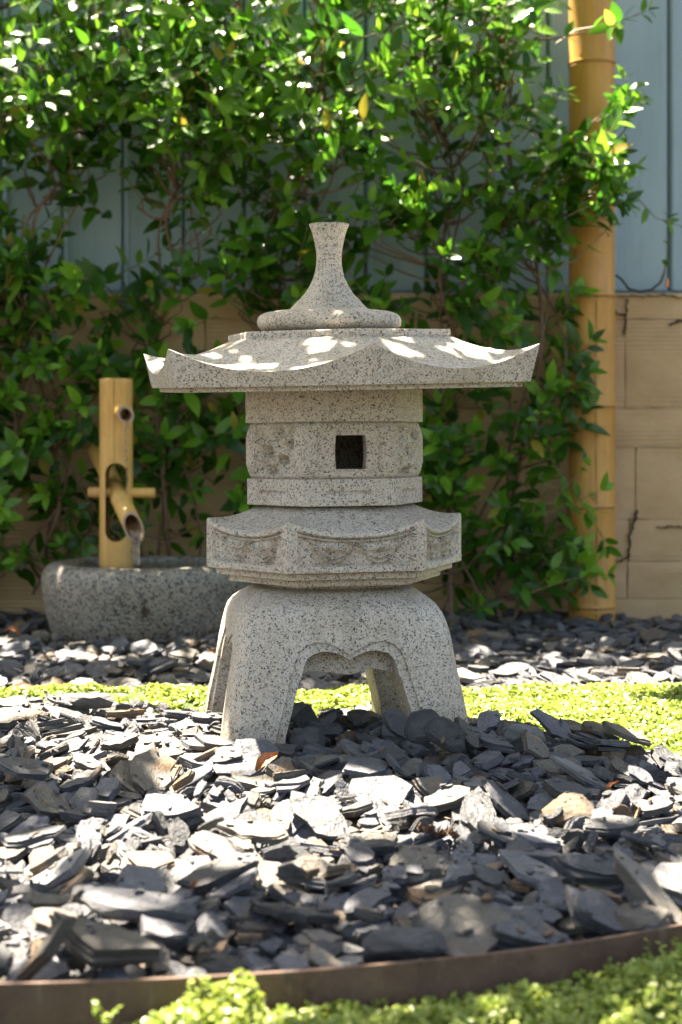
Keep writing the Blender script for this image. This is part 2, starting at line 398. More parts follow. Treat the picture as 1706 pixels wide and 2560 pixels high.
for k in range(7):
    z0, z1 = zc[k] + 0.0004, zc[k + 1] - 0.0004
    for xa, xb in zip(ends_of[k], ends_of[k][1:]):
        V, F = [], []
        n = max(2, int((xb - xa) / 0.02)); nz = 7
        off = rw.uniform(-0.0016, 0.0016)
        sh = noise.noise(Vector((xa * 3, k * 1.7, 0))) * 0.004
        for j in range(nz + 1):
            for i in range(n + 1):
                x = lerp(xa + 0.0006, xb - 0.0006, i / n); z = lerp(z0, z1, j / nz)
                chip = 0.0
                e = noise.noise(Vector((x * 22, k * 3.1, j / nz * 2)))
                if j in (0, nz): z += (0.0018 if j == 0 else -0.0018) * max(0, e * 2.2 - 0.3)
                if i in (0, n): x += (0.0016 if i == 0 else -0.0016) * max(0, noise.noise(Vector((xa * 9, z * 40, 1))) * 2.2)
                yy = off + 0.0022 * noise.noise(Vector((x * 9, 0, z * 30)))
                if j in (0, nz) or i in (0, n): yy += 0.0016
                V.append((x, yy, z))
        W = n + 1
        for j in range(nz):
            for i in range(n): a = j * W + i; F.append((a, a + 1, a + W + 1, a + W))
        b = len(V)
        ring = [i for i in range(W)] + [j * W + n for j in range(1, nz + 1)] + [nz * W + i for i in range(n - 1, -1, -1)] + [j * W for j in range(nz - 1, 0, -1)]
        for q in ring: V.append((V[q][0], 0.0185, V[q][2]))
        for q in range(len(ring)):
            q2 = (q + 1) % len(ring); F.append((ring[q2], ring[q], b + q, b + q2))
        o = link('concrete_course', mesh('concrete_course', V, F, M['concrete'], 50), wall)
        o.location = (0, WALL_Y - wall.location.y, 0.05)

def crack(pts, w, name='crack'):
    """an open crack: a shallow dark groove filling proud of the face by a hair, ragged on both sides"""
    V, F = [], []
    rr = random.Random(len(pts) * 7 + int(abs(pts[0][0])))
    P = []
    for (a, b) in zip(pts, pts[1:]):
        for q in range(6):
            P.append(Vector(a).lerp(Vector(b), q / 6) + Vector((rr.uniform(-3, 3), rr.uniform(-3, 3))))
    P.append(Vector(pts[-1]))
    for i, p in enumerate(P):
        ww = 0.38 * w * rr.uniform(0.15, 1.5) * (0.3 if i in (0, len(P) - 1) else 1)
        d = (P[min(i + 1, len(P) - 1)] - P[max(0, i - 1)]).normalized(); nrm = Vector((-d.y, d.x))
        for s in (-1, 1):
            q = at(p.x + nrm.x * ww * s, p.y + nrm.y * ww * s, WALL_Y)
            V.append((q.x, -0.0062, q.z + 0.05)); V.append((q.x, 0.006, q.z + 0.05))
    for i in range(len(P) - 1):
        a = 4 * i
        F += [(a, a + 2, a + 6, a + 4), (a, a + 4, a + 5, a + 1), (a + 2, a + 3, a + 7, a + 6)]
    link(name, mesh(name, V, F, M['crevice']), wall).location = (0, WALL_Y - wall.location.y, 0)
crack([(1592, 1275), (1588, 1300), (1576, 1330), (1574, 1370), (1572, 1395), (1540, 1406)], 5)
crack([(1568, 745), (1566, 790), (1562, 838)], 4)
crack([(1536, 778), (1552, 786), (1568, 790)], 5)
crack([(1706, 800), (1690, 806), (1672, 813)], 7)
crack([(1640, 1316), (1670, 1318), (1712, 1318)], 3)
crack([(1540, 740), (1600, 742), (1660, 738), (1712, 744)], 3)
crack([(110, 742), (180, 740), (260, 745), (300, 742)], 4)
crack([(0, 1372), (40, 1366), (90, 1380)], 3)

# ================================================================ the blue metal fence above it
FEN_Y = 3.50
FEN_TOP = 1.60
fence = empty('metal_fence', (0, FEN_Y + 0.03, WALL_TOP), 'tall blue-grey metal fence of upright seamed panels standing on the concrete wall', 'fence')
pw = 152 / FPX * FEN_Y
x_seam = (1676 - PXC) / FPX * FEN_Y
def panel_mesh():
    V, F = [], []
    prof = [(0.0, 0.016), (0.003, 0.004), (0.006, 0.0), (0.012, 0.0), (0.015, 0.006), (pw * 0.5, 0.0075), (pw - 0.006, 0.006), (pw - 0.0035, 0.012), (pw - 0.0015, 0.02), (pw + 0.007, 0.023)]
    zs = [0.0, 0.3, 0.6, FEN_TOP - WALL_TOP - 0.012]
    for z in zs:
        for x, y in prof: V.append((x, y, z + 0.012))
    n = len(prof)
    for j in range(3):
        for i in range(n - 1): F.append((j * n + i, j * n + i + 1, (j + 1) * n + i + 1, (j + 1) * n + i))
    b = len(V)
    for z in (zs[0], zs[-1]):
        for x, y in ((0.0, 0.034), (pw + 0.007, 0.034)): V.append((x, y, z + 0.012))
    F.append((b, b + 2, b + 3, b + 1))
    F += [(0, 3 * n, b + 2, b), (n - 1, b + 1, b + 3, 4 * n - 1)]
    return mesh('fence_panel', V, F, M['paint'], 35)
pm = panel_mesh()
k0 = int((-2.4 - x_seam) / pw); k1 = int((2.2 - x_seam) / pw)
for k in range(k0, k1 + 1):
    o = link('fence_panel', pm, fence); o.location = (x_seam + k * pw, FEN_Y - fence.location.y + 0.001 * (k % 3), 0)
V, F = [], []
box(V, F, (0, 0.012, 0.006), (4.7, 0.05, 0.011)); link('base_rail', mesh('base_rail', V, F, M['paint']), fence)
V, F = [], []
box(V, F, (0, -0.005, FEN_TOP - WALL_TOP + 0.012), (4.7, 0.075, 0.02)); link('top_cap', mesh('top_cap', V, F, M['paint']), fence)

# ================================================================ bamboo post at the wall
BP = Vector(((1480 - PXC) / FPX * 3.37, 3.37, -0.05))
post = empty('bamboo_post', BP, 'thick golden bamboo pole standing upright before the wall at the right of the vines', 'bamboo pole')
node_z = [at(1480, y, 3.37).z - BP.z for y in (1520, 1270, 1020, 746, 165)] + [1.45]
prof = []
z = 0.0
zz = sorted([0.0, 1.9] + [q for nz_ in node_z for q in (nz_ - 0.012, nz_ - 0.004, nz_ - 0.0012, nz_ + 0.0012, nz_ + 0.004, nz_ + 0.012)])
for q in zz:
    r = 0.0500 - 0.0006 * q
    d = min(abs(q - nz_) for nz_ in node_z)
    if d < 0.002: r -= 0.0012
    elif d < 0.006: r += 0.0021
    prof.append((r, q))
V, F = lathe(prof, 40)
link('culm', mesh('culm', V, F, M['bamboo'], 40), post)
for nz_ in node_z[:5]:                    # the dark ring in each node's groove
    V, F = lathe([(0.0490 - 0.0006 * nz_, nz_ - 0.0008), (0.0497 - 0.0006 * nz_, nz_), (0.0490 - 0.0006 * nz_, nz_ + 0.0008)], 32)
    link('node_ring', mesh('node_ring', V, F, M['wire'], 40), post)
V, F = [], []                             # a long drying split down its face
a0 = -PI / 2 + 0.02
P = [(0.0498 * math.cos(a0 + 0.02 * math.sin(q * 9)), 0.0498 * math.sin(a0 + 0.02 * math.sin(q * 9)), q) for q in [0.03 + 0.72 * t / 24 for t in range(25)]]
tube(P, [0.0004 + 0.0009 * (0.5 + 0.5 * math.sin(i * 2.3)) for i in range(25)], 5, V, F)
link('split', mesh('split', V, F, M['crack']), post)

# ================================================================ stone basin and bamboo water spout
BC = Vector(((367 - PXC) / FPX * 3.1, 3.1, -0.03))
basin = empty('water_basin', BC, 'round grey granite water basin on the slate beneath the bamboo spout', 'basin')
zt = 0.131 - BC.z
prof = [(0.176, 0.0), (0.185, 0.02), (0.196, 0.06), (0.2035, 0.10), (0.206, zt - 0.03), (0.203, zt - 0.014), (0.195, zt - 0.004), (0.186, zt), (0.166, zt + 0.001), (0.160, zt - 0.003), (0.156, zt - 0.012), (0.145, zt - 0.05), (0.10, zt - 0.085)]
V, F = lathe(prof, 72, wob=lambda a, z: 0.008 * noise.noise(Vector((math.cos(a) * 1.5, math.sin(a) * 1.5, z * 9))))
link('bowl', mesh('bowl', V, F, M['basin'], 50), basin)
V, F = [], []
nn = 56
V.append((0, 0, zt - 0.009))
for k in range(nn): V.append((0.1535 * math.cos(2 * PI * k / nn), 0.1535 * math.sin(2 * PI * k / nn), zt - 0.009))
for k in range(nn): F.append((0, 1 + k, 1 + (k + 1) % nn))
link('water', mesh('water', V, F, M['water'], 30), basin)
V, F = [], []                             # the black chip in its side
a1 = math.atan2(-1, 0.10)
for q, (du, dz) in enumerate(((0, .012), (.007, .002), (.006, -.012), (0, -.008), (-.006, -.002))):
    V.append(((0.2052) * math.cos(a1) + du, (0.2052) * math.sin(a1), 0.085 + dz)); V.append(((0.19) * math.cos(a1) + du, (0.19) * math.sin(a1), 0.085 + dz))
F = [(0, 2, 4, 6, 8)] + [(2 * q, 2 * ((q + 1) % 5), 2 * ((q + 1) % 5) + 1, 2 * q + 1) for q in range(5)]
link('chip', mesh('chip', V, F, M['crevice']), basin)

SPD = 3.15
SP = Vector(((291 - PXC) / FPX * SPD, SPD, 0.085))
spout = empty('bamboo_spout', SP, 'pale bamboo water spout with a tilting tube, standing in the stone basin', 'bamboo fountain')
def lz(py, D=SPD): return CAM_Z - (py - HORIZON) / FPX * D - SP.z
def lx(px, D=SPD): return (px - PXC) / FPX * D - SP.x
ztop = lz(947); zs0, zs1 = lz(1352), lz(1157)
r_out, r_in = 0.0335, 0.0275
# post: a hollow culm with a long slot cut through front and back
V, F = [], []
prof = [(r_out * 0.995, 0.0), (r_out, 0.05), (r_out, ztop * 0.5), (r_out * 0.985, ztop - 0.012), (r_out * 1.0, ztop - 0.010), (r_out * 0.99, ztop - 0.0015), (r_out * 0.97, ztop), (r_in, ztop), (r_in, zs0 - 0.03), (r_in - 0.02, zs0 - 0.03)]
outer = mesh('o', *lathe(prof, 48), M['bamboo_light'])
V, F = [], []                             # slot cutter: rounded ends
sw = 0.0215; cy0, cy1 = zs0 + sw, zs1 - sw
pts = [(sw * math.cos(a), cy1 + sw * math.sin(a)) for a in [PI * k / 12 for k in range(13)]] + [(sw * math.cos(a), cy0 + sw * math.sin(a)) for a in [PI + PI * k / 12 for k in range(13)]]
b = len(pts)
for y in (-0.06, 0.06):
    for x, z in pts: V.append((x + 0.0035, y, z))
F = [tuple(range(b)), tuple(reversed(range(b, 2 * b)))] + [(k, (k + 1) % b, b + (k + 1) % b, b + k) for k in range(b)]
cut = mesh('c', V, F, M['bamboo_light'])
me = boolean(outer, [cut], 'post', [M['bamboo_light'], M['bamboo_cut']], 35)
mi = np.zeros(len(me.polygons), np.int32)
for p in me.polygons:
    c = p.center; rr = math.hypot(c.x, c.y)
    if rr < r_out * 0.955: mi[p.index] = 1
me.polygons.foreach_set('material_index', mi)
link('post', me, spout)
def pipe(name, a, b, ro, ri, cutdir=None, mats=None, parent=None, nodes=()):
    """hollow bamboo from a to b; the mouth at b is cut on a slant"""
    a, b = Vector(a), Vector(b); d = (b - a); L = d.length; d.normalize()
    q = d.to_track_quat('Z', 'Y')
    n = 28
    V, F = [], []
    st = [(ro, 0)] + [(ro * (1.06 if k % 2 else 1.0), s) for nd in nodes for k, s in enumerate((nd - .006, nd, nd + .006))] + [(ro, L), (ro * 0.96, L + 0.0005), (ri, L), (ri, L * 0.35), (0.0005, L * 0.35)]
    cd = q.inverted() @ Vector(cutdir) if cutdir else None
    for j, (r, s) in enumerate(st):
        for k in range(n):
            an = 2 * PI * k / n; x, y = r * math.cos(an), r * math.sin(an)
            z = s
            if cd is not None and s > L * 0.9: z = s - (cd.x * x + cd.y * y)
            V.append(q @ Vector((x, y, z)) + a)
    m = []
    for j in range(len(st) - 1):
        for k in range(n):
            F.append((j * n + k, j * n + (k + 1) % n, (j + 1) * n + (k + 1) % n, (j + 1) * n + k))
            m.append(2 if j in (len(st) - 4, len(st) - 5) and st[j][1] >= L else (1 if j >= len(st) - 3 else 0))
    F.append(tuple(reversed(range(n)))); m.append(1)
    F.append(tuple((len(st) - 1) * n + k for k in range(n))); m.append(1)
    return link(name, mesh(name, V, F, mats, 40, m), parent)
BM = [M['bamboo_light'], M['bamboo_cut'], M['bamboo_rim']]
def sp(px, py, D): return at(px, py, D) - SP
pipe('tipping_tube', sp(243, 1126, 3.335), sp(334, 1318, 3.03), 0.0190, 0.0155, (0.15, -1.25, 1.15), BM, spout, (0.205,))
pipe('spout', sp(286, 1012, 3.18), sp(315, 1037, 3.075), 0.0158, 0.0115, (0.25, -1.1, 0.55), BM, spout)
V, F = tube([sp(222, 1231, SPD), sp(238, 1231.3, SPD), sp(258, 1231.5, SPD)] + [sp(388 - 2, 1232, SPD), sp(388, 1232, SPD)], [0.0100, 0.0104, 0.0097, 0.0104, 0.0095], 16)
link('pivot_rod', mesh('pivot_rod', V, F, M['bamboo_light'], 40), spout)
for px in (226, 232, 242):
    V, F = tube([sp(px, 1231, SPD), sp(px + 1.5, 1231, SPD)], 0.0109, 16)
    link('rod_ring', mesh('rod_ring', V, F, M['bamboo_rim'], 40), spout)
V, F = [], []
tube([(0.0012, -r_out - 0.0001, zs1 + 0.002), (0.0008, -r_out - 0.0001, lerp(zs1, ztop, 0.5)), (0.0, -r_out + 0.0001, ztop - 0.001)], [0.0004, 0.0004, 0.0007], 5, V, F)
link('split', mesh('split', V, F, M['crack']), spout)
# water pouring from the tube, and the thin fall from the spout onto it
ws = empty('water_stream', at(336, 1345, 3.02), 'clear water pouring from the mouth of the tilting bamboo tube into the basin', 'water')
rr = random.Random(4)
V, F = [], []
for k, (x0, x1, r0) in enumerate(((330, 335, .0035), (337, 341, .0042), (345, 347, .0036), (340, 344, .003))):
    pts, rad = [], []
    for q in range(15):
        t = q / 14
        p = at(lerp(x0, x1, t ** 0.6) + rr.uniform(-0.6, 0.6), lerp(1326 + (k % 2) * 3, 1413, t ** 1.1), 3.02 - 0.015 * t) - ws.location
        pts.append(p); rad.append(r0 * (1 - 0.4 * t) * (1 + 0.25 * math.sin(q * 1.7 + k * 2)))
    tube(pts, rad, 10, V, F)
link('pouring_strand', mesh('pouring_strand', V, F, M['water'], 60), ws)
V, F = [], []
for k in range(2):
    pts, rad = [], []
    for q in range(24):
        t = q / 23
        pts.append(at(315 + k * 3 + 2 * t + rr.uniform(-0.5, 0.5), lerp(1054, 1236, t), 3.068) - ws.location)
        rad.append(0.0011 * (1 + 0.9 * math.sin(q * 2.1 + k)) * (1.5 if q % 7 == 3 else 0.8))
    tube(pts, rad, 8, V, F)
link('dripping_strand', mesh('dripping_strand', V, F, M['water'], 60), ws)

# ================================================================ the stone lantern
LY = 1.95
lan = empty('stone_lantern', (0, LY, 0), 'pale speckled granite garden lantern with curled six-sided roof on four legs', 'lantern')
TH = R_(10)
def hdir(a): return Vector((math.sin(a), -math.cos(a), 0))
def hexgrid(angs, rows, nu, relief=None, cx=0.0, close=True):
    """rows: functions (side u, corner factor) -> (radius, z); six sides share corners; returns V, F"""
    V, F = [], []
    nper = nu * 6
    for ri, row in enumerate(rows):
        for s in range(6):
            a, ra = angs[s]; b, rb = angs[(s + 1) % 6]
            A, B = hdir(a) * ra, hdir(b) * rb
            nrm = ((A + B) / 2).normalized()
            for i in range(nu):
                u = i / nu
                r, z = row(u)
                p = (A.lerp(B, u)) * r
                if relief is not None:
                    d = relief(s, u, ri, z)
                    p = p + nrm * d
                V.append((p.x + cx, p.y, z))
    for j in range(len(rows) - 1):
        for k in range(nper):
            a = j * nper + k; b = j * nper + (k + 1) % nper
            F.append((a, b, b + nper, a + nper))
    if close:
        F.append(tuple(reversed(range(nper))))
        e = (len(rows) - 1) * nper
        F.append(tuple(e + k for k in range(nper)))
    return V, F
def tilted(V, cx, z0, tx):
    """tilt about the y axis through (cx, z0): lowers the left side"""
    return [((x - cx) * math.cos(tx) + cx, y, z + (x - cx) * math.sin(tx)) for x, y, z in V]
angs_n = [(TH + R_(-30 + 60 * k), 1.0) for k in range(6)]      # side 0 spans -20..40 degrees: the front face
TILT = 0.018

# ---- base: four spreading legs under a round-shouldered block
WPROF = [(-0.05, 0.165), (0.046, 0.1495), (0.103, 0.1388), (0.1357, 0.1330), (0.155, 0.1295), (0.165, 0.127), (0.1735, 0.1225), (0.181, 0.115), (0.187, 0.1065), (0.1915, 0.097), (0.1935, 0.0885), (0.1945, 0.0865), (0.2035, 0.0855)]
CXB = -0.0118
WPROF = [(z, w * 0.969 if z < 0.19 else w) for z, w in WPROF]
def base_solid():
    V, F = [], []
    zs = [-0.05, -0.01, 0.02, 0.046, 0.07, 0.09, 0.103, 0.115, 0.1255, 0.1357, 0.146, 0.155, 0.160, 0.165, 0.1695, 0.1735, 0.1775, 0.181, 0.184, 0.187, 0.1895, 0.1915, 0.1935, 0.1945, 0.2035]
    n = 96
    for z in zs:
        w = interp(WPROF, z)
        e = lerp(11.0, 2.8, sstep(0.13, 0.193, z))
        for k in range(n):
            a = 2 * PI * (k + 0.5) / n
            c, s = math.cos(a), math.sin(a)
            r = w / (abs(c) ** e + abs(s) ** e) ** (1 / e)
            r *= 1 + 0.006 * noise.noise(Vector((c * 2.5, s * 2.5, z * 25)))
            x, y = r * c, r * s
            V.append((x * math.cos(TH) - y * math.sin(TH), x * math.sin(TH) + y * math.cos(TH), z))
    for j in range(len(zs) - 1):
        for k in range(n):
            a = j * n + k; b = j * n + (k + 1) % n; F.append((a, b, b + n, a + n))
    F.append(tuple(reversed(range(n)))); F.append(tuple((len(zs) - 1) * n + k for k in range(n)))
    return V, F
ARCH = [(-0.088, -0.08), (-0.077, 0.03), (-0.0535, 0.112), (-0.0505, 0.1180), (-0.044, 0.1225), (-0.034, 0.1255), (-0.025, 0.1255), (-0.016, 0.1235), (-0.008, 0.1200), (0, 0.1155)]
ARCH = ARCH + [(-x, z) for x, z in reversed(ARCH[:-1])]
BAND = [(-0.100, -0.08), (-0.0895, 0.03), (-0.0655, 0.115), (-0.0605, 0.1255), (-0.052, 0.1330), (-0.040, 0.1368), (-0.028, 0.1355), (-0.017, 0.1315), (-0.008, 0.1262), (0, 0.1212)]
BAND = BAND + [(-x, z) for x, z in reversed(BAND[:-1])]
def prism(poly, y0f, y1f, ang):
    V, F = [], []
    n = len(poly)
    for f in (y0f, y1f):
        for x, z in poly:
            y = f(z); V.append((x * math.cos(ang) - y * math.sin(ang), x * math.sin(ang) + y * math.cos(ang), z))
    F = [tuple(range(n)), tuple(reversed(range(n, 2 * n)))] + [(k, n + k, n + (k + 1) % n, (k + 1) % n) for k in range(n)]
    return mesh('cut', V, F, M['granite'])
cuts = []
BELLY = [(-0.090, -0.08), (-0.0775, 0.03), (-0.0600, 0.094), (-0.045, 0.1005), (-0.02, 0.098), (0.004, 0.0945), (0.03, 0.101), (0.05, 0.0985), (0.0600, 0.094), (0.0775, 0.03), (0.090, -0.08)]
for k in range(4):
    cuts.append(prism([(x, z + 0.0002 * k) for x, z in ARCH], lambda z: -0.31, lambda z: -(interp(WPROF, z) - 0.030), TH + k * PI / 2))
cuts.append(prism(BELLY, lambda z: -0.3, lambda z: 0.3, TH))
cuts.append(prism([(x * 1.003, z + 0.0006) for x, z in BELLY], lambda z: -0.3, lambda z: 0.3, TH + PI / 2))
for k in range(4):
    an = TH + k * PI / 2
    cuts.append(prism(BAND, lambda z: -0.3, lambda z: -(interp(WPROF, z) - 0.0026), an))
bs = mesh('b', *base_solid(), M['granite'])
me = boolean(bs, cuts, 'base', [M['granite']], 28)
link('base', me, lan).location = (CXB, 0, 0)

# ---- middle platform
RN = 0.1615
CXN = -0.0065
def swag(u, v):
    """the carved swags of the platform's panels: raised double arcs with a boss of leaves in each"""
    d = 0.0
    m = sstep(0.07, 0.10, u) * sstep(0.07, 0.10, 1 - u) * sstep(0.14, 0.20, v) * sstep(0.05, 0.10, 0.86 - v)
    d -= 0.0030 * m
    d -= 0.0018 * sstep(0.16, 0.21, u) * sstep(0.16, 0.21, 1 - u) * sstep(0.14, 0.2, v) * sstep(0.0, 0.12, 0.60 - v)
    for c in (0.335, 0.68):
        x = (u - c) / 0.15
        if abs(x) < 1.15:
            for q, (dep, am) in enumerate(((0.42, 0.0030), (0.53, 0.0026))):
                vc = 0.78 - dep * (1 - x * x) - 0.02 * q
                d += am * math.exp(-((v - vc) / 0.045) ** 2) * sstep(0, 0.2, 1.15 - abs(x)) * m
            rr2 = (x / 0.55) ** 2 + ((v - 0.62) / 0.16) ** 2
            d += 0.0028 * math.exp(-rr2) * m * (1 + 0.5 * math.sin(u * 150) * math.sin(v * 40))
    # the rolled edge under the eave line
    d += -0.0022 * math.exp(-((v - 0.86) / 0.022) ** 2) * sstep(0.03, 0.1, u) * sstep(0.03, 0.1, 1 - u)
    return d * 1.75
NV = 34
rows = [lambda u: (0.085 / RN, 0.2035), lambda u: (0.1325 / RN, 0.2035), lambda u: (0.1340 / RN, 0.2045), lambda u: (0.1345 / RN, 0.2115),
        lambda u: (0.1340 / RN, 0.2122), lambda u: (0.1477 / RN, 0.2125), lambda u: (0.1492 / RN, 0.2132), lambda u: (0.1495 / RN, 0.2198), lambda u: (0.1488 / RN, 0.2206),
        lambda u: (0.1590 / RN, 0.2208)]
def ntop(u): return 0.2665 + 0.0155 * abs(2 * u - 1) ** 2.3
body0 = len(rows)
for j in range(NV + 1):
    v = j / NV
    rows.append(lambda u, v=v: (1.0 - 0.008 * sstep(0.95, 1.0, v), lerp(0.2220, ntop(u), v)))
body1 = len(rows)
NT_ = 12
for j in range(1, NT_ + 1):
    t = j / NT_
    def rowf(u, t=t):
        base = lerp(0.2665, 0.2965, t ** 1.15)
        z = base + (ntop(u) - 0.2665) * (1 - t) ** 2.0 + 0.0012 * (1 - t)
        return (lerp(0.988, 0.096 / RN, t), z)
    rows.append(rowf)
def nrel(s, u, ri, z):
    if body0 <= ri < body1: return swag(u, (ri - body0) / NV) + 0.0004 * noise.noise(Vector((u * 30 + s * 7, ri * 0.9, 0)))
    return 0.0
V, F = hexgrid([(a, RN) for a, _ in angs_n], rows, 56, nrel, 0.0)
V = [(x + 0, y, z) for x, y, z in V]
V = tilted(V, 0, 0, 0.010)
link('platform', mesh('platform', V, F, M['granite'], 32), lan).location = (CXN, 0, -0.0035)

# ---- light chamber
RC = 0.1110
CXC = -0.0040
zr = []
B0, T0 = 0.3305, 0.3985                # top of the bottom band, bottom of the top band
def cprof(z):
    if z < B0: return 1.0
    if z < B0 + 0.001: return lerp(1.0, 0.950, (z - B0) / 0.001)
    if z < T0:
        t = (z - B0 - 0.001) / (T0 - B0 - 0.001)
        return 0.950 + 0.060 * min(1, 1.25 * math.sin(PI * min(1, max(0, t))) ** 0.75)
    if z < T0 + 0.001: return lerp(0.950, 1.012, (z - T0) / 0.001)
    return 1.012
zlist = [0.2985, 0.2992] + [lerp(0.2992, B0 - 0.0005, k / 12) for k in range(1, 13)] + [B0, B0 + 0.001] + [lerp(B0 + 0.001, T0, k / 40) for k in range(1, 41)] + [T0 + 0.001] + [lerp(T0 + 0.001, 0.4445, k / 16) for k in range(1, 17)]
rows = [(lambda u, z=z, q=i: (cprof(z) * (0.992 if q == 0 else 1.0), z)) for i, z in enumerate(zlist)]
PITS = [(0.75, 0.63, 0.070, 0.0120), (0.58, 0.33, 0.080, 0.0105), (0.54, 0.80, 0.10, 0.0075), (0.36, 0.50, 0.11, 0.008), (0.40, 0.13, 0.08, 0.0065), (0.82, 0.2, 0.08, 0.004), (0.2, 0.75, 0.07, 0.003), (0.86, 0.88, 0.06, 0.003)]
def crel(s, u, ri, z):
    d = 0.0
    edge = sstep(0.02, 0.12, u) * sstep(0.02, 0.12, 1 - u)
    for zg in (0.3150, 0.4180):
        d -= 0.0016 * math.exp(-((z - zg) / 0.0008) ** 2) * sstep(0.22, 0.26, u) * sstep(0.22, 0.26, 1 - u)
    if B0 + 0.001 <= z <= T0:
        v = (z - B0 - 0.001) / (T0 - B0 - 0.001)
        if s == 0 or s == 3:
            for uc in (0.17, 0.83):                   # upright bars of the window's frame
                d -= 0.0016 * math.exp(-((u - uc) / 0.02) ** 2) * sstep(0.08, 0.14, v) * sstep(0.08, 0.14, 1 - v)
            for uc in (0.07, 0.93): d -= 0.0008 * math.exp(-((u - uc) / 0.02) ** 2)
            d -= 0.0012 * sstep(0.2, 0.24, u) * sstep(0.2, 0.24, 1 - u) * sstep(0.06, 0.1, v) * sstep(0.06, 0.1, 1 - v)
        else:
            pan = sstep(0.14, 0.19, u) * sstep(0.14, 0.19, 1 - u) * sstep(0.04, 0.10, v) * sstep(0.04, 0.10, 1 - v)
            d -= 0.0042 * pan
            uu = u if s in (5, 1, 3) else 1 - u
            d += 0.0046 * pan * (0.45 + 0.9 * noise.noise(Vector((uu * 5.5 + s, v * 5.5, 3.3))) + 0.35 * noise.noise(Vector((uu * 13, v * 13 + s, 1.3))))
            for pu, pv, pr, pd in PITS:
                if s == 1: pu = 1 - pu
                d -= pd * math.exp(-(((uu - pu) / pr) ** 2 + ((v - pv) / pr) ** 2)) * pan
    return d * 1.6 * (1 if edge > 0 else 0) + 0.0003 * noise.noise(Vector((u * 22 + s * 9, z * 300, 2.2)))
V, F = hexgrid([(a, RC) for a, _ in angs_n], rows, 48, crel, 0.0)
cm = mesh('c', V, F, M['granite'])
inner = mesh('i', *hexgrid([(a, RC * 0.76) for a, _ in angs_n], [lambda u: (1, 0.318), lambda u: (1, 0.438)], 2), M['granite'])
def win_cut(s, uc, zc_, w, h, bow=0.0015):
    a = angs_n[s][0] + R_(30)
    nrm = hdir(a); tan = Vector((-nrm.y, nrm.x, 0))
    poly = []
    for k in range(9): t = -1 + 2 * k / 8; poly.append((-w / 2 - bow * (1 - t * t), t * h / 2))
    for k in range(9): t = 1 - 2 * k / 8; poly.append((w / 2 + bow * (1 - t * t), t * h / 2))
    V, F = [], []
    for dd in (RC * 0.5, RC * 1.2):
        for x, z in poly:
            p = nrm * dd + tan * (x + uc) ; V.append((p.x, p.y, zc_ + z))
    n = len(poly)
    F = [tuple(range(n)), tuple(reversed(range(n, 2 * n)))] + [(k, n + k, n + (k + 1) % n, (k + 1) % n) for k in range(n)]
    return mesh('w', V, F, M['granite'])
cutters = [inner, win_cut(0, 0.0025, 0.3628, 0.0355, 0.0405), win_cut(3, 0.018, 0.372, 0.014, 0.016)]
me = boolean(cm, cutters, 'light_chamber', [M['granite']], 30)
o = link('light_chamber', me, lan); o.location = (CXC, 0, -0.0050)
o.rotation_euler = (0, R_(-0.5), 0)

# ---- roof
CXR = 0.001
RRV = [(R_(-52), 0.2535), (R_(8), 0.2535), (R_(68), 0.2535), (R_(128), 0.2535), (R_(188), 0.2535), (R_(250), 0.276)]
def rtop(u): return 0.4520 + 0.0285 * abs(2 * u - 1) ** 2.0
rows = [lambda u: (0.40, 0.4300), lambda u: (0.905, 0.4295), lambda u: (0.915, 0.4300), lambda u: (0.918, 0.4345), lambda u: (0.918, 0.4350),
        lambda u: (0.952, 0.4352), lambda u: (0.957, 0.4358)]
def edge_row(v):
    def f(u):
        lip = 0.0
        return (lerp(0.958, 0.998 + 0.004 * abs(2 * u - 1) ** 4, v), lerp(0.4364, rtop(u), v))
    return f
for v in (0.03, 0.2, 0.4, 0.6, 0.8, 0.93, 1.0): rows.append(edge_row(v))
RP = 0.143 / 0.2535
for j in range(1, 25):
    t = j / 24
    def rf(u, t=t):
        base = lerp(0.4520, 0.4925, t ** 1.2)
        z = base + (rtop(u) - 0.4520) * (1 - t) ** 2.4 + 0.0012 * (1 - t) ** 6 * 0
        # a shallow carved line running round the roof
        z += 0.0013 * math.exp(-((t - 0.45 - 0.1 * (2 * u - 1) ** 2) / 0.03) ** 2)
        return (lerp(0.992, RP, t), z)
    rows.append(rf)
rows += [lambda u: (RP * 0.995, 0.4930), lambda u: (RP, 0.4990), lambda u: (RP * 0.99, 0.5010), lambda u: (RP * 0.5, 0.5025)]
V, F = hexgrid(RRV, rows, 40, lambda s, u, ri, z: 0.0005 * noise.noise(Vector((u * 18 + s * 5, ri * 1.3, 4))))
V = tilted(V, 0, 0, TILT)
V = [(x, y * math.cos(0.039) , z + y * math.sin(0.039) + 0.0062) for x, y, z in V]      # it also leans a little to the front
link('roof', mesh('roof', V, F, M['granite'], 38), lan).location = (CXR, 0, 0)

# ---- finial: a flat disc and a flaring neck
CXF = -0.0150
prof = [(0.070, 0.5005), (0.078, 0.5025), (0.0845, 0.5065), (0.0893, 0.512), (0.0903, 0.5175), (0.0888, 0.5225), (0.0845, 0.5265), (0.077, 0.529), (0.066, 0.5305), (0.055, 0.5312), (0.0480, 0.5335), (0.0455, 0.5360), (0.0400, 0.5420), (0.0305, 0.5522), (0.0240, 0.5622), (0.0195, 0.5722), (0.0170, 0.5822), (0.0156, 0.5922), (0.0158, 0.6022), (0.0174, 0.6122), (0.0195, 0.6222), (0.0226, 0.6325), (0.0250, 0.6380), (0.0248, 0.6392), (0.018, 0.6396)]
V, F = lathe(prof, 64, wob=lambda a, z: 0.006 * noise.noise(Vector((math.cos(a) * 2, math.sin(a) * 2, z * 30))))
V = tilted(V, 0, 0, 0.006)
V = [(x, y, z + y * 0.03 + 0.0030) for x, y, z in V]
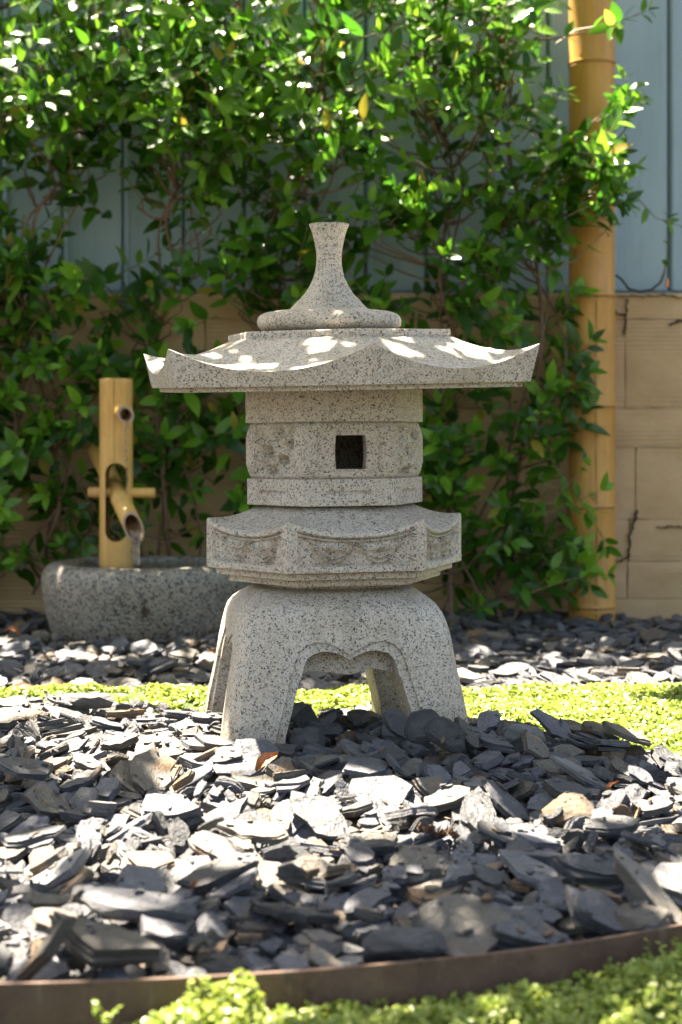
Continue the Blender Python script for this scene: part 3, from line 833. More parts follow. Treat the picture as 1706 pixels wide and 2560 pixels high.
link('finial', mesh('finial', V, F, M['granite'], 45), lan).location = (CXF, 0, 0)

# ================================================================ steel edging
ARC_C, ARC_R = (-0.27, 2.216), 1.15
edging = None
V, F = [], []
n = 60
prof = [(0.0, -0.09), (0.0, -0.0006), (0.0006, 0.0), (0.0024, 0.0), (0.003, -0.0006), (0.003, -0.09)]
for k in range(n + 1):
    a = lerp(-0.62, 0.85, k / n)
    for dr, z in prof:
        r = ARC_R - dr + 0.0008 * noise.noise(Vector((a * 9, 0, 0)))
        V.append((ARC_C[0] + r * math.sin(a), ARC_C[1] - r * math.cos(a), z + 0.0012 * noise.noise(Vector((a * 4, 3, 0)))))
for k in range(n):
    for i in range(5): F.append((k * 6 + i, k * 6 + i + 1, (k + 1) * 6 + i + 1, (k + 1) * 6 + i))
F += [tuple(range(6)), tuple(reversed(range(n * 6, n * 6 + 6)))]
tag(link('steel_edging', mesh('steel_edging', V, F, M['steel'], 30)), 'curved rusty brown steel edging strip between the slate and the front moss', 'garden edging')

# ---- slate shapes: a cleaved chip is a pile of thin ragged leaves of stone (length 1 along x, scaled per chip)
N_SLATE = 36
def slate_mesh(i):
    rnd = random.Random(300 + i)
    nc = rnd.choice((4, 5, 5, 6, 6, 7))
    asp = rnd.uniform(0.36, 0.78)
    th = rnd.choice((0.09, 0.11, 0.13, 0.16, 0.20, 0.27)) * rnd.uniform(0.85, 1.15)
    if i % 9 == 8: th = rnd.uniform(0.34, 0.45)      # a few blocky lumps
    ang = sorted((k + rnd.uniform(-0.36, 0.36)) / nc * 2 * PI for k in range(nc))
    cor = []
    for a in ang:
        r = rnd.uniform(0.80, 1.06)
        cor.append((0.5 * r * math.cos(a), 0.5 * asp * r * math.sin(a)))
    out = []
    for k in range(nc):                               # broken edges: straight runs with small ragged steps
        (x0, y0), (x1, y1) = cor[k], cor[(k + 1) % nc]
        L = math.hypot(x1 - x0, y1 - y0)
        m = 1 if L < 0.22 else (2 if L < 0.5 else 3)
        for q in range(m):
            t = q / m + (rnd.uniform(-0.12, 0.12) if q else 0)
            o = rnd.uniform(-0.035, 0.05) if q else 0.0
            out.append((x0 + (x1 - x0) * t + (y1 - y0) / L * o, y0 + (y1 - y0) * t - (x1 - x0) / L * o))
    n = len(out)
    nl = 2 if th < 0.12 else (3 if th < 0.30 else 4)
    zs = [0.0]
    for k in range(nl): zs.append(zs[-1] + rnd.uniform(0.5, 1.5))
    zs = [z / zs[-1] * th - th / 2 for z in zs]
    V, Fc = [], []
    ta, tm = rnd.uniform(0, 2 * PI), rnd.uniform(0.0, 0.55)      # the chip thins towards one side
    tilt = (rnd.uniform(-0.05, 0.05), rnd.uniform(-0.06, 0.06))
    def warp(x, y, z):
        w = 1 - tm * max(0.0, (x * math.cos(ta) + y * math.sin(ta)) * 2)
        return (x, y, z * max(0.25, w) + tilt[0] * x + tilt[1] * y)
    for k in range(nl):
        ox, oy = rnd.uniform(-0.022, 0.022), rnd.uniform(-0.022, 0.022)
        s = 1.0 - 0.04 * abs(k - (nl - 1) / 2)
        ca, cd = rnd.uniform(0, 2 * PI), rnd.uniform(0.16, 0.46) if (k == nl - 1 and rnd.random() < 0.6) else 9.0
        b0 = len(V)
        z0, z1 = zs[k] - (0.004 if k else 0), zs[k + 1]
        ring = []
        for (x, y) in out:
            j = s * rnd.uniform(0.93, 1.03)
            x, y = x * j + ox, y * j + oy
            dd = x * math.cos(ca) + y * math.sin(ca)
            if dd > cd: x -= (dd - cd) * math.cos(ca); y -= (dd - cd) * math.sin(ca)
            ring.append((x, y))
        for f, z, jit in ((rnd.uniform(0.95, 1.0), z0, 0.006), (rnd.uniform(0.95, 1.0), z1, 0.007)):
            for (x, y) in ring:
                V.append(warp(x * f, y * f, z + rnd.uniform(-jit, jit)))
        for q in range(n):
            a = b0 + q; b = b0 + (q + 1) % n
            Fc.append((a, b, b + n, a + n))
        Fc.append(tuple(b0 + q for q in reversed(range(n))))
        if k == nl - 1:                       # the top face breaks into a few shallow facets
            b1 = len(V)
            f = rnd.uniform(0.5, 0.8)
            cx, cy = rnd.uniform(-0.06, 0.06), rnd.uniform(-0.04, 0.04)
            for (x, y) in ring:
                V.append(warp(x * f + cx, y * f + cy, z1 + rnd.uniform(-0.010, 0.012)))
            for q in range(n):
                a = b0 + n + q; b = b0 + n + (q + 1) % n
                Fc.append((a, b, b1 + (q + 1) % n, b1 + q))
            Fc.append(tuple(b1 + q for q in range(n)))
        else:
            Fc.append(tuple(b0 + n + q for q in range(n)))
    return V, Fc, asp, th
# where each loose slate came to rest: shape, length mm, width %, thickness %, x y z in half mm, turn in degrees
SLATES = [
25,43,109,100,-403,2343,-37,-3,-2,-7,8,48,92,41,-252,2362,-36,-1,0,80,27,68,84,82,-398,2810,-32,2,-1,107,25,80,105,100,-671,3375,0,1,-1,-25,
10,41,113,82,-466,2252,-28,150,-13,79,7,68,98,49,250,2527,-20,11,7,41,25,56,88,100,235,2633,-25,-4,-3,-75,9,80,110,93,-367,2795,-12,-5,-2,-66,
3,69,101,95,-374,2934,-11,25,19,75,21,49,94,100,625,2897,-26,31,7,35,25,71,106,67,125,3007,-16,-11,0,31,32,80,111,52,241,2928,-10,-26,-4,-113,
14,80,90,100,632,3104,-17,-24,-1,22,18,67,96,81,-34,3528,27,-20,14,-24,15,50,107,100,212,3516,17,15,-3,1,6,50,114,100,688,3622,5,5,25,-68,
18,50,89,100,-574,3717,30,10,8,23,19,67,96,100,-174,2289,-28,10,10,106,31,61,87,100,-116,2437,-32,4,12,-24,32,58,103,75,-6,2508,-20,6,-24,58,
30,60,93,100,127,2522,-15,3,-4,19,6,70,110,100,-482,2660,-15,-9,-23,0,23,80,110,100,-102,2647,-5,-16,-9,-91,18,27,114,100,-409,2789,4,60,13,-86,
7,38,81,89,418,2872,-15,22,-43,-4,23,74,91,100,-417,2974,-6,-23,-24,23,11,73,110,100,26,3063,-15,8,-7,-25,19,65,90,100,-647,3142,7,-8,-35,-22,
26,80,89,26,-249,3186,2,-2,10,-66,0,32,110,100,4,3184,27,-20,40,-77,9,79,99,100,-582,3454,24,-8,14,-161,7,80,90,36,50,3481,42,-15,10,-46,
19,64,86,100,-600,3542,27,11,-25,27,24,40,96,80,249,3494,24,128,2,-145,22,67,90,89,-789,3619,26,9,-20,37,15,31,89,100,-298,2260,-33,-9,20,-84,
11,48,89,100,-228,2227,-25,-11,19,-55,33,37,89,100,-459,2379,-29,-38,8,-80,27,38,90,100,-61,2459,-29,5,-7,81,22,43,89,100,336,2469,-7,-56,12,6,
32,80,94,44,161,2553,4,3,-4,35,22,61,99,96,350,2550,-19,15,-18,87,6,63,104,100,-258,2651,0,4,-13,56,0,41,104,100,-82,2566,29,-65,46,39,
19,80,98,96,-492,2689,-3,-18,-18,43,17,41,85,53,457,2847,10,-94,-2,-112,21,35,81,92,153,2970,11,69,-4,47,10,37,115,91,250,2892,1,22,-4,88,
2,48,103,100,-445,3034,-5,3,-1,25,26,31,86,100,119,3004,6,-17,3,29,15,57,99,100,623,3118,9,-6,-11,-6,4,31,94,100,-255,3192,20,-8,4,-117,
21,80,82,64,-302,3320,35,7,19,-117,19,58,115,100,-32,3272,25,12,-26,-7,22,47,92,100,697,3303,-11,5,6,45,31,80,109,94,520,3330,28,21,-17,152,
14,63,90,100,-619,3535,34,9,-27,21,11,56,111,100,621,3595,30,-13,13,33,17,72,80,32,-553,3393,40,-7,2,130,19,40,99,100,556,3635,39,-3,19,-19,
20,69,114,100,-637,3746,41,-22,-3,20,21,58,109,100,-88,3799,51,23,-25,92,11,75,98,100,-872,4179,42,7,-7,-55,2,42,114,100,-327,2216,-28,14,-18,69,
31,44,103,100,-114,2266,-25,-17,25,-33,25,32,109,100,-73,2270,-22,-176,-6,-15,25,65,101,74,-566,2381,0,-10,-5,-24,32,37,109,100,-409,2334,-12,0,-3,52,
3,29,97,100,-177,2421,-33,94,1,67,26,31,83,35,-107,2352,-20,46,8,23,31,58,89,100,-22,2357,-25,3,5,-13,22,35,96,100,58,2310,-23,115,4,-1,
31,41,91,100,-99,2456,-20,-2,-1,-87,17,31,100,100,-26,2454,-30,-72,30,-67,7,55,104,100,-395,2510,-6,8,21,-1,33,48,110,100,-260,2562,-7,-14,-8,63,
1,50,111,100,-146,2509,-19,14,14,10,14,48,84,100,254,2568,-6,-9,-2,-54,33,80,82,67,37,2633,-7,21,-11,-102,7,42,108,80,-510,2737,5,24,20,-140,
34,40,81,100,-109,2750,14,90,9,23,5,46,86,100,36,2702,1,-7,1,5,9,57,114,100,-615,2814,-4,-4,-4,-3,26,39,100,28,-449,2805,-5,45,-35,-31,
4,53,109,72,-177,2793,16,5,-5,116,25,52,107,92,501,2789,-2,-8,11,-12,30,80,104,97,592,2812,-15,13,16,73,1,35,102,100,-504,2912,-4,-5,1,-13,
22,36,90,100,-302,2885,-13,27,15,52,33,67,106,100,131,3034,16,-38,9,26,13,51,108,63,-516,3051,6,-14,6,-17,23,50,111,100,99,3091,2,-17,10,-91,
33,73,113,93,255,3089,9,18,-13,55,28,42,86,100,-57,3228,19,-24,-12,84,13,68,91,47,721,3265,5,-3,1,-62,34,41,81,100,-537,3328,27,16,-15,10,
25,73,115,100,-168,3286,20,3,11,-32,18,72,105,76,36,3373,50,-18,-22,-11,23,45,89,100,292,3291,18,7,-2,-24,7,43,87,100,560,3342,30,32,6,105,
6,52,89,100,-498,3446,31,2,-37,-76,31,55,101,100,276,3401,15,24,-4,-40,29,50,85,100,405,3448,34,5,0,59,2,37,88,100,701,3426,5,113,-15,176,
10,39,106,88,-232,3223,29,99,9,-13,12,59,111,100,105,3566,36,-31,-2,138,0,60,110,100,584,3654,45,0,12,0,22,49,95,100,-822,3763,70,12,4,-6,
13,80,104,35,561,3810,42,-5,-3,-42,24,80,112,39,-683,3940,42,14,21,13,20,37,101,100,-358,2236,-18,158,-24,19,1,32,110,100,10,2307,-31,-172,-10,-140,
12,46,103,100,-485,2345,-26,-1,2,107,23,80,110,100,-409,2358,6,-13,14,-19,35,30,96,64,-225,2322,-35,-90,17,-18,10,26,91,100,-210,2337,-13,87,-4,-130,
0,43,99,100,-34,2367,-13,2,4,10,34,30,105,100,-134,2414,-15,154,6,0,18,28,108,100,-3,2468,-21,-7,-19,110,6,40,107,100,-217,2496,-6,14,-8,-91,
35,32,111,58,-154,2563,-7,-92,-7,-11,8,80,113,21,-62,2521,-15,30,-16,-45,35,41,114,48,-514,2592,-6,131,-5,-9,19,58,97,100,-176,2565,12,-17,-11,44,
34,35,106,100,-40,2639,-8,-5,-19,-119,6,48,100,100,128,2648,5,0,5,-113,20,69,113,100,441,2618,2,-2,5,70,31,42,82,100,-561,2716,-21,167,-40,154,
1,45,111,100,-552,2851,4,-2,-12,-49,10,63,98,54,-356,2848,5,1,-20,-41,20,56,101,100,-31,2834,-4,-18,-24,-69,22,37,105,100,258,2794,-18,20,7,13,
10,47,114,72,533,2829,0,8,30,65,2,50,91,88,69,2904,-2,20,7,22,19,60,88,100,298,2885,13,7,20,-7,3,80,85,37,-221,3021,16,14,-16,27,
31,69,80,100,-158,2996,10,10,15,26,25,80,88,48,-41,2964,30,8,23,-54,15,33,88,100,51,2995,8,172,-4,-126,8,44,100,45,415,3021,6,96,19,45,
7,50,88,100,-474,3057,22,-1,17,53,22,46,85,100,-403,3093,-1,3,18,-6,1,52,111,100,31,3087,13,14,-19,-100,4,71,115,54,-463,3129,6,-5,-9,48,
12,49,90,100,-380,3184,19,-23,6,-106,2,80,84,52,333,3127,14,-11,33,-31,1,62,98,85,467,3196,23,10,12,-7,19,80,105,100,-669,3316,48,13,9,49,
35,36,87,55,-328,3259,33,-4,-24,39,5,79,98,100,-63,3045,21,-1,-6,-30,3,40,93,88,-176,3159,16,-26,2,102,0,63,98,100,-100,3238,32,-4,4,63,
28,60,81,100,415,3171,4,19,-5,46,18,46,93,100,603,3234,6,-18,4,-134,22,80,110,74,-423,3268,31,2,21,-10,18,75,91,73,-297,3402,53,29,-22,-94,
20,66,84,100,110,3410,53,5,1,-79,15,53,108,100,-632,3437,30,9,10,-131,19,41,107,100,521,3578,30,10,0,-11,11,74,113,100,626,3592,46,-7,13,46,
8,28,113,36,406,2920,8,116,14,163,16,65,108,100,-675,3760,45,-10,-22,-25,22,56,95,100,-573,3803,52,-10,20,13,34,41,100,100,-31,3862,45,119,41,149,
31,63,104,100,-767,4026,53,6,3,80,5,54,111,95,-854,4029,63,-3,13,16,7,47,101,71,-500,2272,-16,1,9,-87,7,37,110,90,-418,2230,-24,-14,10,179,
27,47,101,100,-200,2204,-26,28,3,74,34,42,113,100,-30,2321,-24,31,-23,32,19,80,89,87,270,2367,-3,20,14,5,29,51,83,100,-434,2459,-8,35,-20,21,
14,48,88,100,-248,2421,-21,7,8,-115,14,26,97,125,-158,2474,-24,65,-9,-13,7,80,88,34,-73,2439,4,-21,0,-20,11,57,105,100,-478,2509,0,15,12,40,
15,80,93,77,-330,2565,10,-22,5,-109,2,42,108,100,-100,2506,1,160,-47,-101,9,35,108,100,123,2604,28,169,-4,-108,2,29,84,74,308,2519,-1,167,-15,65,
35,37,103,100,-560,2624,-5,-113,37,25,4,42,109,91,-2,2667,5,46,14,175,9,60,97,100,190,2587,24,9,2,52,16,63,87,100,322,2636,0,-6,-1,16,
27,66,107,84,-338,2720,4,12,4,-15,29,71,84,100,33,2727,16,0,-8,-75,5,47,112,100,-525,2784,-13,3,10,-77,23,47,113,100,-50,2854,0,-30,2,-11,
18,52,90,100,57,2828,5,1,1,10,26,55,99,40,137,2835,-6,-8,-8,-33,11,48,98,100,216,2825,-9,-7,36,-136,19,47,110,100,323,2779,-1,28,7,-51,
24,59,111,54,-466,2886,3,-22,11,-84,31,50,105,84,-302,2896,15,141,-3,-87,33,80,115,67,-169,2844,31,-4,4,0,1,28,107,100,299,2889,26,-10,17,-48,
23,62,115,100,358,2876,9,8,14,30,17,36,107,65,441,2933,-2,-85,3,-9,4,33,104,100,587,2898,-6,177,0,111,6,52,104,100,-596,2985,-8,19,-29,36,
8,26,115,76,-281,2984,11,-29,12,-174,24,62,90,51,362,2971,-5,36,-6,-43,5,72,105,71,528,3007,-6,-2,20,-59,26,58,95,38,-644,3033,1,-13,1,89,
24,80,101,33,269,2994,23,-13,13,-86,2,51,93,85,-474,3175,34,-27,-13,107,6,34,91,100,-239,2883,34,-45,7,51,10,48,97,70,-109,3274,41,-23,6,29,
24,44,110,72,446,2975,4,103,2,-133,30,53,102,100,-24,3371,48,-7,-28,-42,26,57,82,39,258,3358,28,0,-9,71,12,43,93,100,387,3091,-4,-12,-3,-111,
27,52,92,100,-650,3523,40,21,16,-142,7,54,110,63,-512,3601,49,8,-14,-19,19,80,105,98,-418,3563,45,6,0,77,0,59,113,100,-97,2970,9,-5,-10,122,
6,42,100,100,207,3304,29,-14,-39,152,25,42,101,100,401,3574,45,-14,-22,73,7,37,101,45,623,3674,50,175,18,2,27,39,105,100,-80,4549,-41,-179,-1,45,
25,44,89,100,372,3230,17,154,42,169,4,50,110,100,-382,3818,40,17,-3,51,5,60,100,100,37,3863,44,3,2,-29,33,50,97,67,-720,4024,76,-159,9,2,
13,50,113,32,-33,3733,52,-153,-2,-14,5,33,88,100,-267,2274,-12,13,-20,100,8,55,111,36,-20,2272,-26,2,16,-45,19,22,101,139,-498,2360,-16,3,-3,-50,
4,30,112,100,-331,2395,-9,-125,2,-148,18,66,113,100,-271,2368,5,-14,-6,-80,27,43,86,100,-144,2400,-22,-8,-21,-57,2,38,84,100,21,2392,-10,75,6,30,
34,55,85,99,273,2329,4,20,9,2,15,47,102,100,-506,2445,-9,30,1,54,25,38,108,100,-458,2432,-13,31,-17,9,1,39,96,100,-195,2462,-12,-2,8,124,
24,32,98,99,95,2446,-16,9,-8,114,15,52,81,100,371,2438,-13,16,-13,-38,15,34,88,100,-133,2504,3,121,8,76,28,57,93,100,43,2500,2,-1,-8,51,
28,49,93,100,94,2602,18,10,5,85,7,36,105,92,311,2436,2,17,17,1,12,45,110,100,423,2524,6,174,3,-42,20,40,106,100,-396,2672,-18,96,40,163,
18,80,99,62,-201,2609,22,-9,-5,35,8,42,95,89,93,2605,-3,-84,-14,119,31,80,91,100,320,2638,16,9,8,118,6,30,112,100,243,2583,24,168,-21,173,
7,56,105,60,332,2717,17,-11,5,-3,31,66,110,100,-570,2861,16,-7,-1,19,5,25,113,100,-378,2825,9,-45,-8,121,31,78,83,100,-225,2774,16,8,12,-52,
11,65,95,100,7,2575,16,-15,11,83,22,42,108,100,534,2815,23,17,28,80,17,40,91,58,-341,2971,9,89,52,-41,3,38,113,100,25,2875,-1,131,1,-38,
29,65,111,100,-47,2692,1,35,9,42,29,43,100,100,153,2879,-10,173,-18,4,0,38,87,100,617,2929,-10,118,-8,-172,17,77,108,56,-332,3016,32,35,0,-20,
21,47,88,100,-116,2970,22,1,11,-67,6,75,97,100,81,3178,28,23,-2,10,35,59,94,33,173,2921,7,3,-7,43,35,44,80,44,648,3014,-6,-111,-13,-59,
19,60,93,100,-576,3094,26,14,29,-19,6,47,102,100,-516,3116,19,-33,-23,99,19,34,109,100,-398,3108,10,18,3,63,5,38,110,68,113,3286,61,-43,10,-82,
15,70,104,100,213,3115,28,14,-18,-36,28,74,87,90,512,2960,12,1,-4,-148,15,64,115,100,537,3116,9,36,-36,-33,2,28,90,77,555,3065,11,-79,-22,160,
34,28,92,97,-688,3176,19,174,14,-93,10,42,81,80,-437,3205,8,156,-9,160,27,62,113,91,185,3212,23,33,26,21,10,36,114,100,-659,3209,4,-72,-5,146,
25,40,95,100,-551,3254,25,-172,11,-154,28,80,113,73,-393,3267,49,12,-6,90,25,40,112,100,-78,3334,34,-54,24,-30,20,73,106,100,50,3266,58,10,1,38,
18,36,112,100,608,3337,7,-75,9,-15,13,55,112,59,146,3372,29,26,-9,44,35,38,92,51,383,3336,23,147,11,-28,28,34,106,98,636,3315,31,166,-27,144,
10,63,93,54,621,3377,24,-2,-3,127,1,62,87,84,325,3444,39,-17,-1,82,22,41,110,100,548,3470,31,0,4,122,2,40,108,100,167,3566,36,43,29,24,
5,71,96,72,433,3520,55,34,-1,79,1,80,106,52,669,3644,57,-17,12,-36,8,55,89,36,64,3643,44,-9,3,132,3,80,97,38,344,3570,56,4,-1,135,
15,65,96,100,751,3608,9,33,-8,77,29,43,114,100,-692,3770,64,-16,0,35,30,80,88,100,-534,3871,67,-11,6,44,5,62,85,83,-319,3854,59,1,4,2,
29,80,86,89,43,3846,64,3,0,91,22,64,90,92,-406,3977,43,-18,14,16,29,68,98,100,369,3924,37,15,-10,68,35,53,97,37,52,4621,-32,-3,-1,89,
5,77,86,66,446,4632,-13,3,-1,4,10,51,86,67,578,4619,-8,-7,12,-52,17,58,114,40,742,4630,-13,3,-1,119,8,31,102,63,861,4622,-16,-1,1,70,
0,38,112,100,988,4661,-24,1,4,-18,22,74,95,80,-92,4733,-25,20,4,55,26,80,105,24,649,4755,-11,-2,1,-37,26,39,111,100,787,4726,-6,-5,3,19,
6,67,95,100,863,4782,-13,3,-5,81,3,57,104,100,-1017,4993,-38,7,0,34,6,77,96,100,-487,5084,-45,1,-2,6,7,47,88,71,-682,5180,-38,6,3,-9,
22,66,99,89,-1046,5395,-29,3,2,0,13,62,80,52,-828,5423,-23,1,4,-80,10,57,102,100,-712,5384,-19,-1,8,-47,2,45,104,98,-819,5539,-18,1,-2,44,
18,80,102,67,-827,5654,-14,2,0,24,33,80,96,85,673,5904,-56,6,-3,-5,26,75,91,30,1071,5887,-44,-2,-2,47,31,80,94,90,741,6360,-21,15,11,-14,
7,69,110,49,-1208,6433,-36,1,3,32,7,66,99,51,883,6421,-27,4,2,3,3,71,81,49,893,6503,-23,3,1,12,22,59,110,100,1275,6785,-36,4,5,57,
15,46,90,100,-68,4636,-34,26,-3,-67,23,46,107,100,403,4613,-2,3,-4,8,1,41,95,100,694,4610,-13,180,-1,21,29,39,115,100,774,4629,-3,1,25,19,
22,56,87,100,880,4634,-3,-33,11,-59,9,77,103,100,-558,4717,-46,7,12,-64,29,63,107,100,441,4781,-3,-25,-8,4,35,45,84,44,512,4707,-10,86,-12,30,
17,42,105,55,751,4770,-12,178,-1,-38,22,40,96,100,540,4837,-8,2,2,-24,0,50,95,100,752,4825,1,4,-1,-19,2,80,106,44,868,4863,-1,-18,8,33,
7,80,101,40,990,4845,-12,-11,-1,68,21,57,94,100,-934,4975,-41,-3,12,-80,26,43,99,52,-620,5025,-49,-174,-1,23,32,80,111,44,1009,4984,-2,-20,-11,-83,
5,80,83,54,-933,5092,-26,14,13,-79,16,61,83,100,-467,5098,-27,10,0,-27,12,57,86,100,756,5113,-18,-8,16,10,14,80,90,91,1080,5118,-12,-24,0,55,
18,54,96,100,-1021,5243,-27,22,1,-8,13,80,86,32,-896,5188,-33,15,-2,36,30,80,94,100,958,5176,-4,11,-23,-12,18,76,93,72,-803,5280,-19,3,-7,-29,
18,50,115,100,523,5292,-12,0,4,-12,24,37,91,100,1086,5431,-35,-96,-2,-152,29,66,107,100,-892,5561,-12,13,-8,102,2,39,97,100,-824,5546,0,4,1,-2,
30,68,105,100,981,5500,-38,-5,12,-83,25,80,104,54,1092,5549,-26,-5,-6,-22,2,62,98,71,-806,5662,4,-1,-1,67,11,80,99,100,-579,5650,-7,14,-8,31,
24,80,106,60,-1235,5769,-8,12,9,14,7,51,105,65,635,5889,-38,3,1,-1,11,75,104,100,991,5849,-17,8,6,-101,24,53,114,60,532,5970,-37,-4,10,-32,
14,80,104,97,767,6011,-43,-2,-6,-22,5,69,83,74,835,6105,-34,-11,6,36,2,47,94,100,964,6104,-36,15,-10,46,7,32,103,100,-1376,6336,-34,4,3,26,
5,36,86,100,896,6368,-23,-173,29,-74,31,71,87,100,1023,6410,-25,-8,8,-10,14,76,82,100,-1390,6579,-6,-15,-38,-157,30,80,107,97,498,6535,-5,15,10,9,
25,63,83,76,775,6559,-7,-25,4,77,5,54,113,100,896,6616,-11,12,-5,14,4,62,98,62,1203,6774,-22,-14,-7,52,28,47,108,100,-446,4675,-35,2,-2,81,
18,52,107,100,-30,4615,-17,-10,7,-91,7,44,81,77,98,4608,-24,5,-9,43,27,36,100,100,530,4606,-16,4,1,-75,14,29,95,112,650,4613,-17,-1,-1,75,
7,45,108,75,803,4650,-4,-23,-10,-85,30,44,108,100,923,4617,-12,-27,28,-25,6,49,97,100,-13,4799,-21,-29,-13,163,27,36,106,100,519,4752,-1,3,2,80,
4,80,112,41,657,4732,13,13,17,-30,11,69,109,100,-885,4817,-44,16,11,6,24,47,82,67,-451,4828,-32,10,12,-73,32,80,107,50,83,4843,-16,3,3,-37,
26,60,80,37,468,4858,-3,-29,11,-83,4,60,97,100,905,4874,21,-15,-2,-7,10,29,84,58,-997,4956,-22,128,33,-17,1,46,112,100,-895,4955,-37,-5,26,-30,
22,50,90,100,-70,4941,-26,-27,-7,58,10,80,98,34,553,5060,1,-11,5,-161,22,73,113,81,1100,4930,-2,-2,18,-11,25,38,83,100,-1105,5089,-23,57,37,35,
25,45,80,100,-1000,5098,-29,-38,-33,70,3,44,92,39,-657,5059,-22,-51,-1,-98,8,64,106,31,-549,5120,-31,-37,4,19,15,47,81,100,-455,5059,-27,26,7,-22,
22,43,114,100,666,5110,-10,17,34,94,18,46,97,100,-1111,5214,-36,4,4,-32,28,43,103,100,-766,5191,-24,10,3,10,6,47,101,100,-683,5216,-30,-23,0,-8,
14,47,92,100,-470,5173,-26,2,7,-19,19,59,95,100,466,5213,-10,-18,10,-20,7,80,90,34,544,5205,-17,-30,1,-45,32,53,107,81,-904,5252,-27,22,7,-8,
6,66,109,100,655,5335,-26,-19,-13,18,24,57,85,56,-1135,5427,-12,8,0,-9,2,38,114,100,-964,5424,-21,-166,10,-124,21,51,88,100,-774,5412,-18,-2,8,59,
33,63,92,100,-554,5375,-26,2,-5,167,25,78,101,62,881,5423,-26,25,3,6,19,37,86,100,-1015,5530,-13,5,-1,-20,7,25,102,100,-785,5497,2,161,-24,39,
21,80,100,100,-699,5520,8,34,-1,-34,0,50,92,95,-605,5525,4,175,-17,74,34,48,91,100,1183,5500,-18,4,24,-37,24,63,90,50,750,5609,-37,37,-21,-11,
15,54,81,100,872,5636,-13,5,1,46,35,23,108,100,-1209,5728,5,-70,-4,22,31,80,114,84,-1144,5768,-1,2,18,-42,26,41,107,54,-668,5740,4,-3,8,-37,
18,64,92,86,-571,5756,8,2,4,112,27,48,105,100,1112,5744,-29,-4,2,88,1,75,106,70,-1099,5893,-8,0,-4,-11,24,80,106,32,593,6010,-35,16,-8,-72,
12,80,92,78,1084,6014,-32,12,8,50,34,71,107,77,1105,6088,-23,-7,-19,35,17,29,95,40,1305,6178,1,-144,12,-35,23,52,88,100,458,6233,-24,3,0,6,
34,64,97,85,999,6227,-28,-4,-10,-18,5,51,108,100,558,6277,-23,1,-16,110,18,39,106,100,661,6318,-22,6,1,-45,15,58,110,100,964,6312,-23,14,-15,-48,
7,60,112,56,1189,6328,-10,5,-13,-29,13,80,89,40,-1445,6441,-11,-38,-8,-11,25,66,90,72,-1259,6432,-20,13,-10,-85,10,45,97,75,859,6398,0,-2,0,68,
19,48,91,100,970,6450,-18,-24,-10,-24,33,44,110,100,1076,6451,-29,-4,-8,25,20,53,90,100,535,6493,-13,30,-16,50,28,70,95,94,1016,6525,-13,6,1,-14,
19,73,92,100,-1335,6837,-14,-16,19,-20,35,74,89,27,1364,6770,-31,0,3,52,22,35,90,100,534,4662,-9,-172,10,7,32,53,98,82,626,4647,2,20,-17,-5,
10,35,102,97,852,4707,-6,-112,25,-103,31,55,92,100,-929,4776,-32,-9,2,-4,22,68,114,87,-69,4738,-11,-5,-13,174,16,67,108,100,763,4776,15,4,0,87,
19,54,83,100,900,4715,-7,14,-8,60,12,79,99,78,-997,4849,-33,37,11,64,26,35,103,63,-951,4850,-33,-2,1,-85,5,80,94,62,397,4856,10,-2,3,-67,
21,42,104,100,-963,5013,-33,-50,-20,25,15,80,87,77,-697,4945,-31,19,-3,-13,25,49,111,98,773,5007,1,-22,-6,21,24,41,108,39,-1049,5083,-27,173,-8,64,
11,80,86,83,-910,5048,-14,24,5,-33,15,27,87,100,-687,5130,-22,41,-32,-40,7,41,114,82,447,5107,-2,-12,-3,-25,23,25,99,100,-865,5173,-14,165,2,138,
0,67,98,100,-810,5161,-20,26,6,-41,12,79,90,79,-540,5210,-21,-5,-3,-54,1,65,112,80,1054,5197,-17,-12,-16,-8,22,50,102,100,-1120,5278,-19,23,16,42,
29,80,94,71,-909,5322,-13,-9,3,27,34,42,94,100,-674,5287,-18,9,12,18,21,67,109,96,-440,5270,-19,-26,15,-55,5,54,84,95,747,5428,-37,-8,-5,101,
21,55,92,100,983,5387,-20,1,-1,-76,7,34,107,99,-1125,5588,-20,-141,7,-34,0,80,111,100,-939,5495,-5,16,-1,-3,35,80,108,23,978,5572,-21,-24,-11,-4,
32,43,83,100,-1051,5590,-11,-20,-31,131,32,38,99,100,-874,5633,8,92,21,4,11,34,112,100,-496,5618,-3,-1,2,93,19,49,84,100,-1010,5732,-6,7,7,13,
0,68,112,100,517,5700,-26,0,2,-26,27,53,104,100,1143,5712,-27,30,-2,41,20,80,109,100,1222,5730,-25,8,-13,40,32,66,93,66,-1127,5866,7,6,-2,-58,
6,35,90,100,936,5842,-28,5,-7,18,35,80,112,22,1188,5834,-24,10,-16,1,22,49,85,100,500,5914,-39,3,6,-119,19,48,88,100,1265,5972,-17,-27,-27,96,
23,60,111,100,525,6082,-38,-3,-18,37,7,77,97,44,748,6130,-25,-1,1,20,32,50,111,86,1013,6061,-35,26,8,16,19,70,110,100,1222,6078,-13,16,-4,0,
25,60,107,79,522,6191,-27,2,-18,-14,26,58,86,38,826,6194,-23,-17,-20,35,5,55,83,93,1199,6171,-9,4,3,-63,3,35,84,98,1147,6354,-4,-8,-12,24,
11,80,91,99,1315,6299,-19,11,-6,15,3,70,102,50,1023,6459,-12,-27,-6,-22,1,60,109,88,568,6566,-3,-22,20,-19,32,48,107,90,842,6544,-11,-5,-17,-11,
30,70,100,100,976,6504,-2,3,-7,4,17,41,113,53,725,6719,7,-79,-5,15,21,58,112,100,865,6705,-6,-10,-6,57,24,57,89,56,1338,6644,-32,15,11,5,
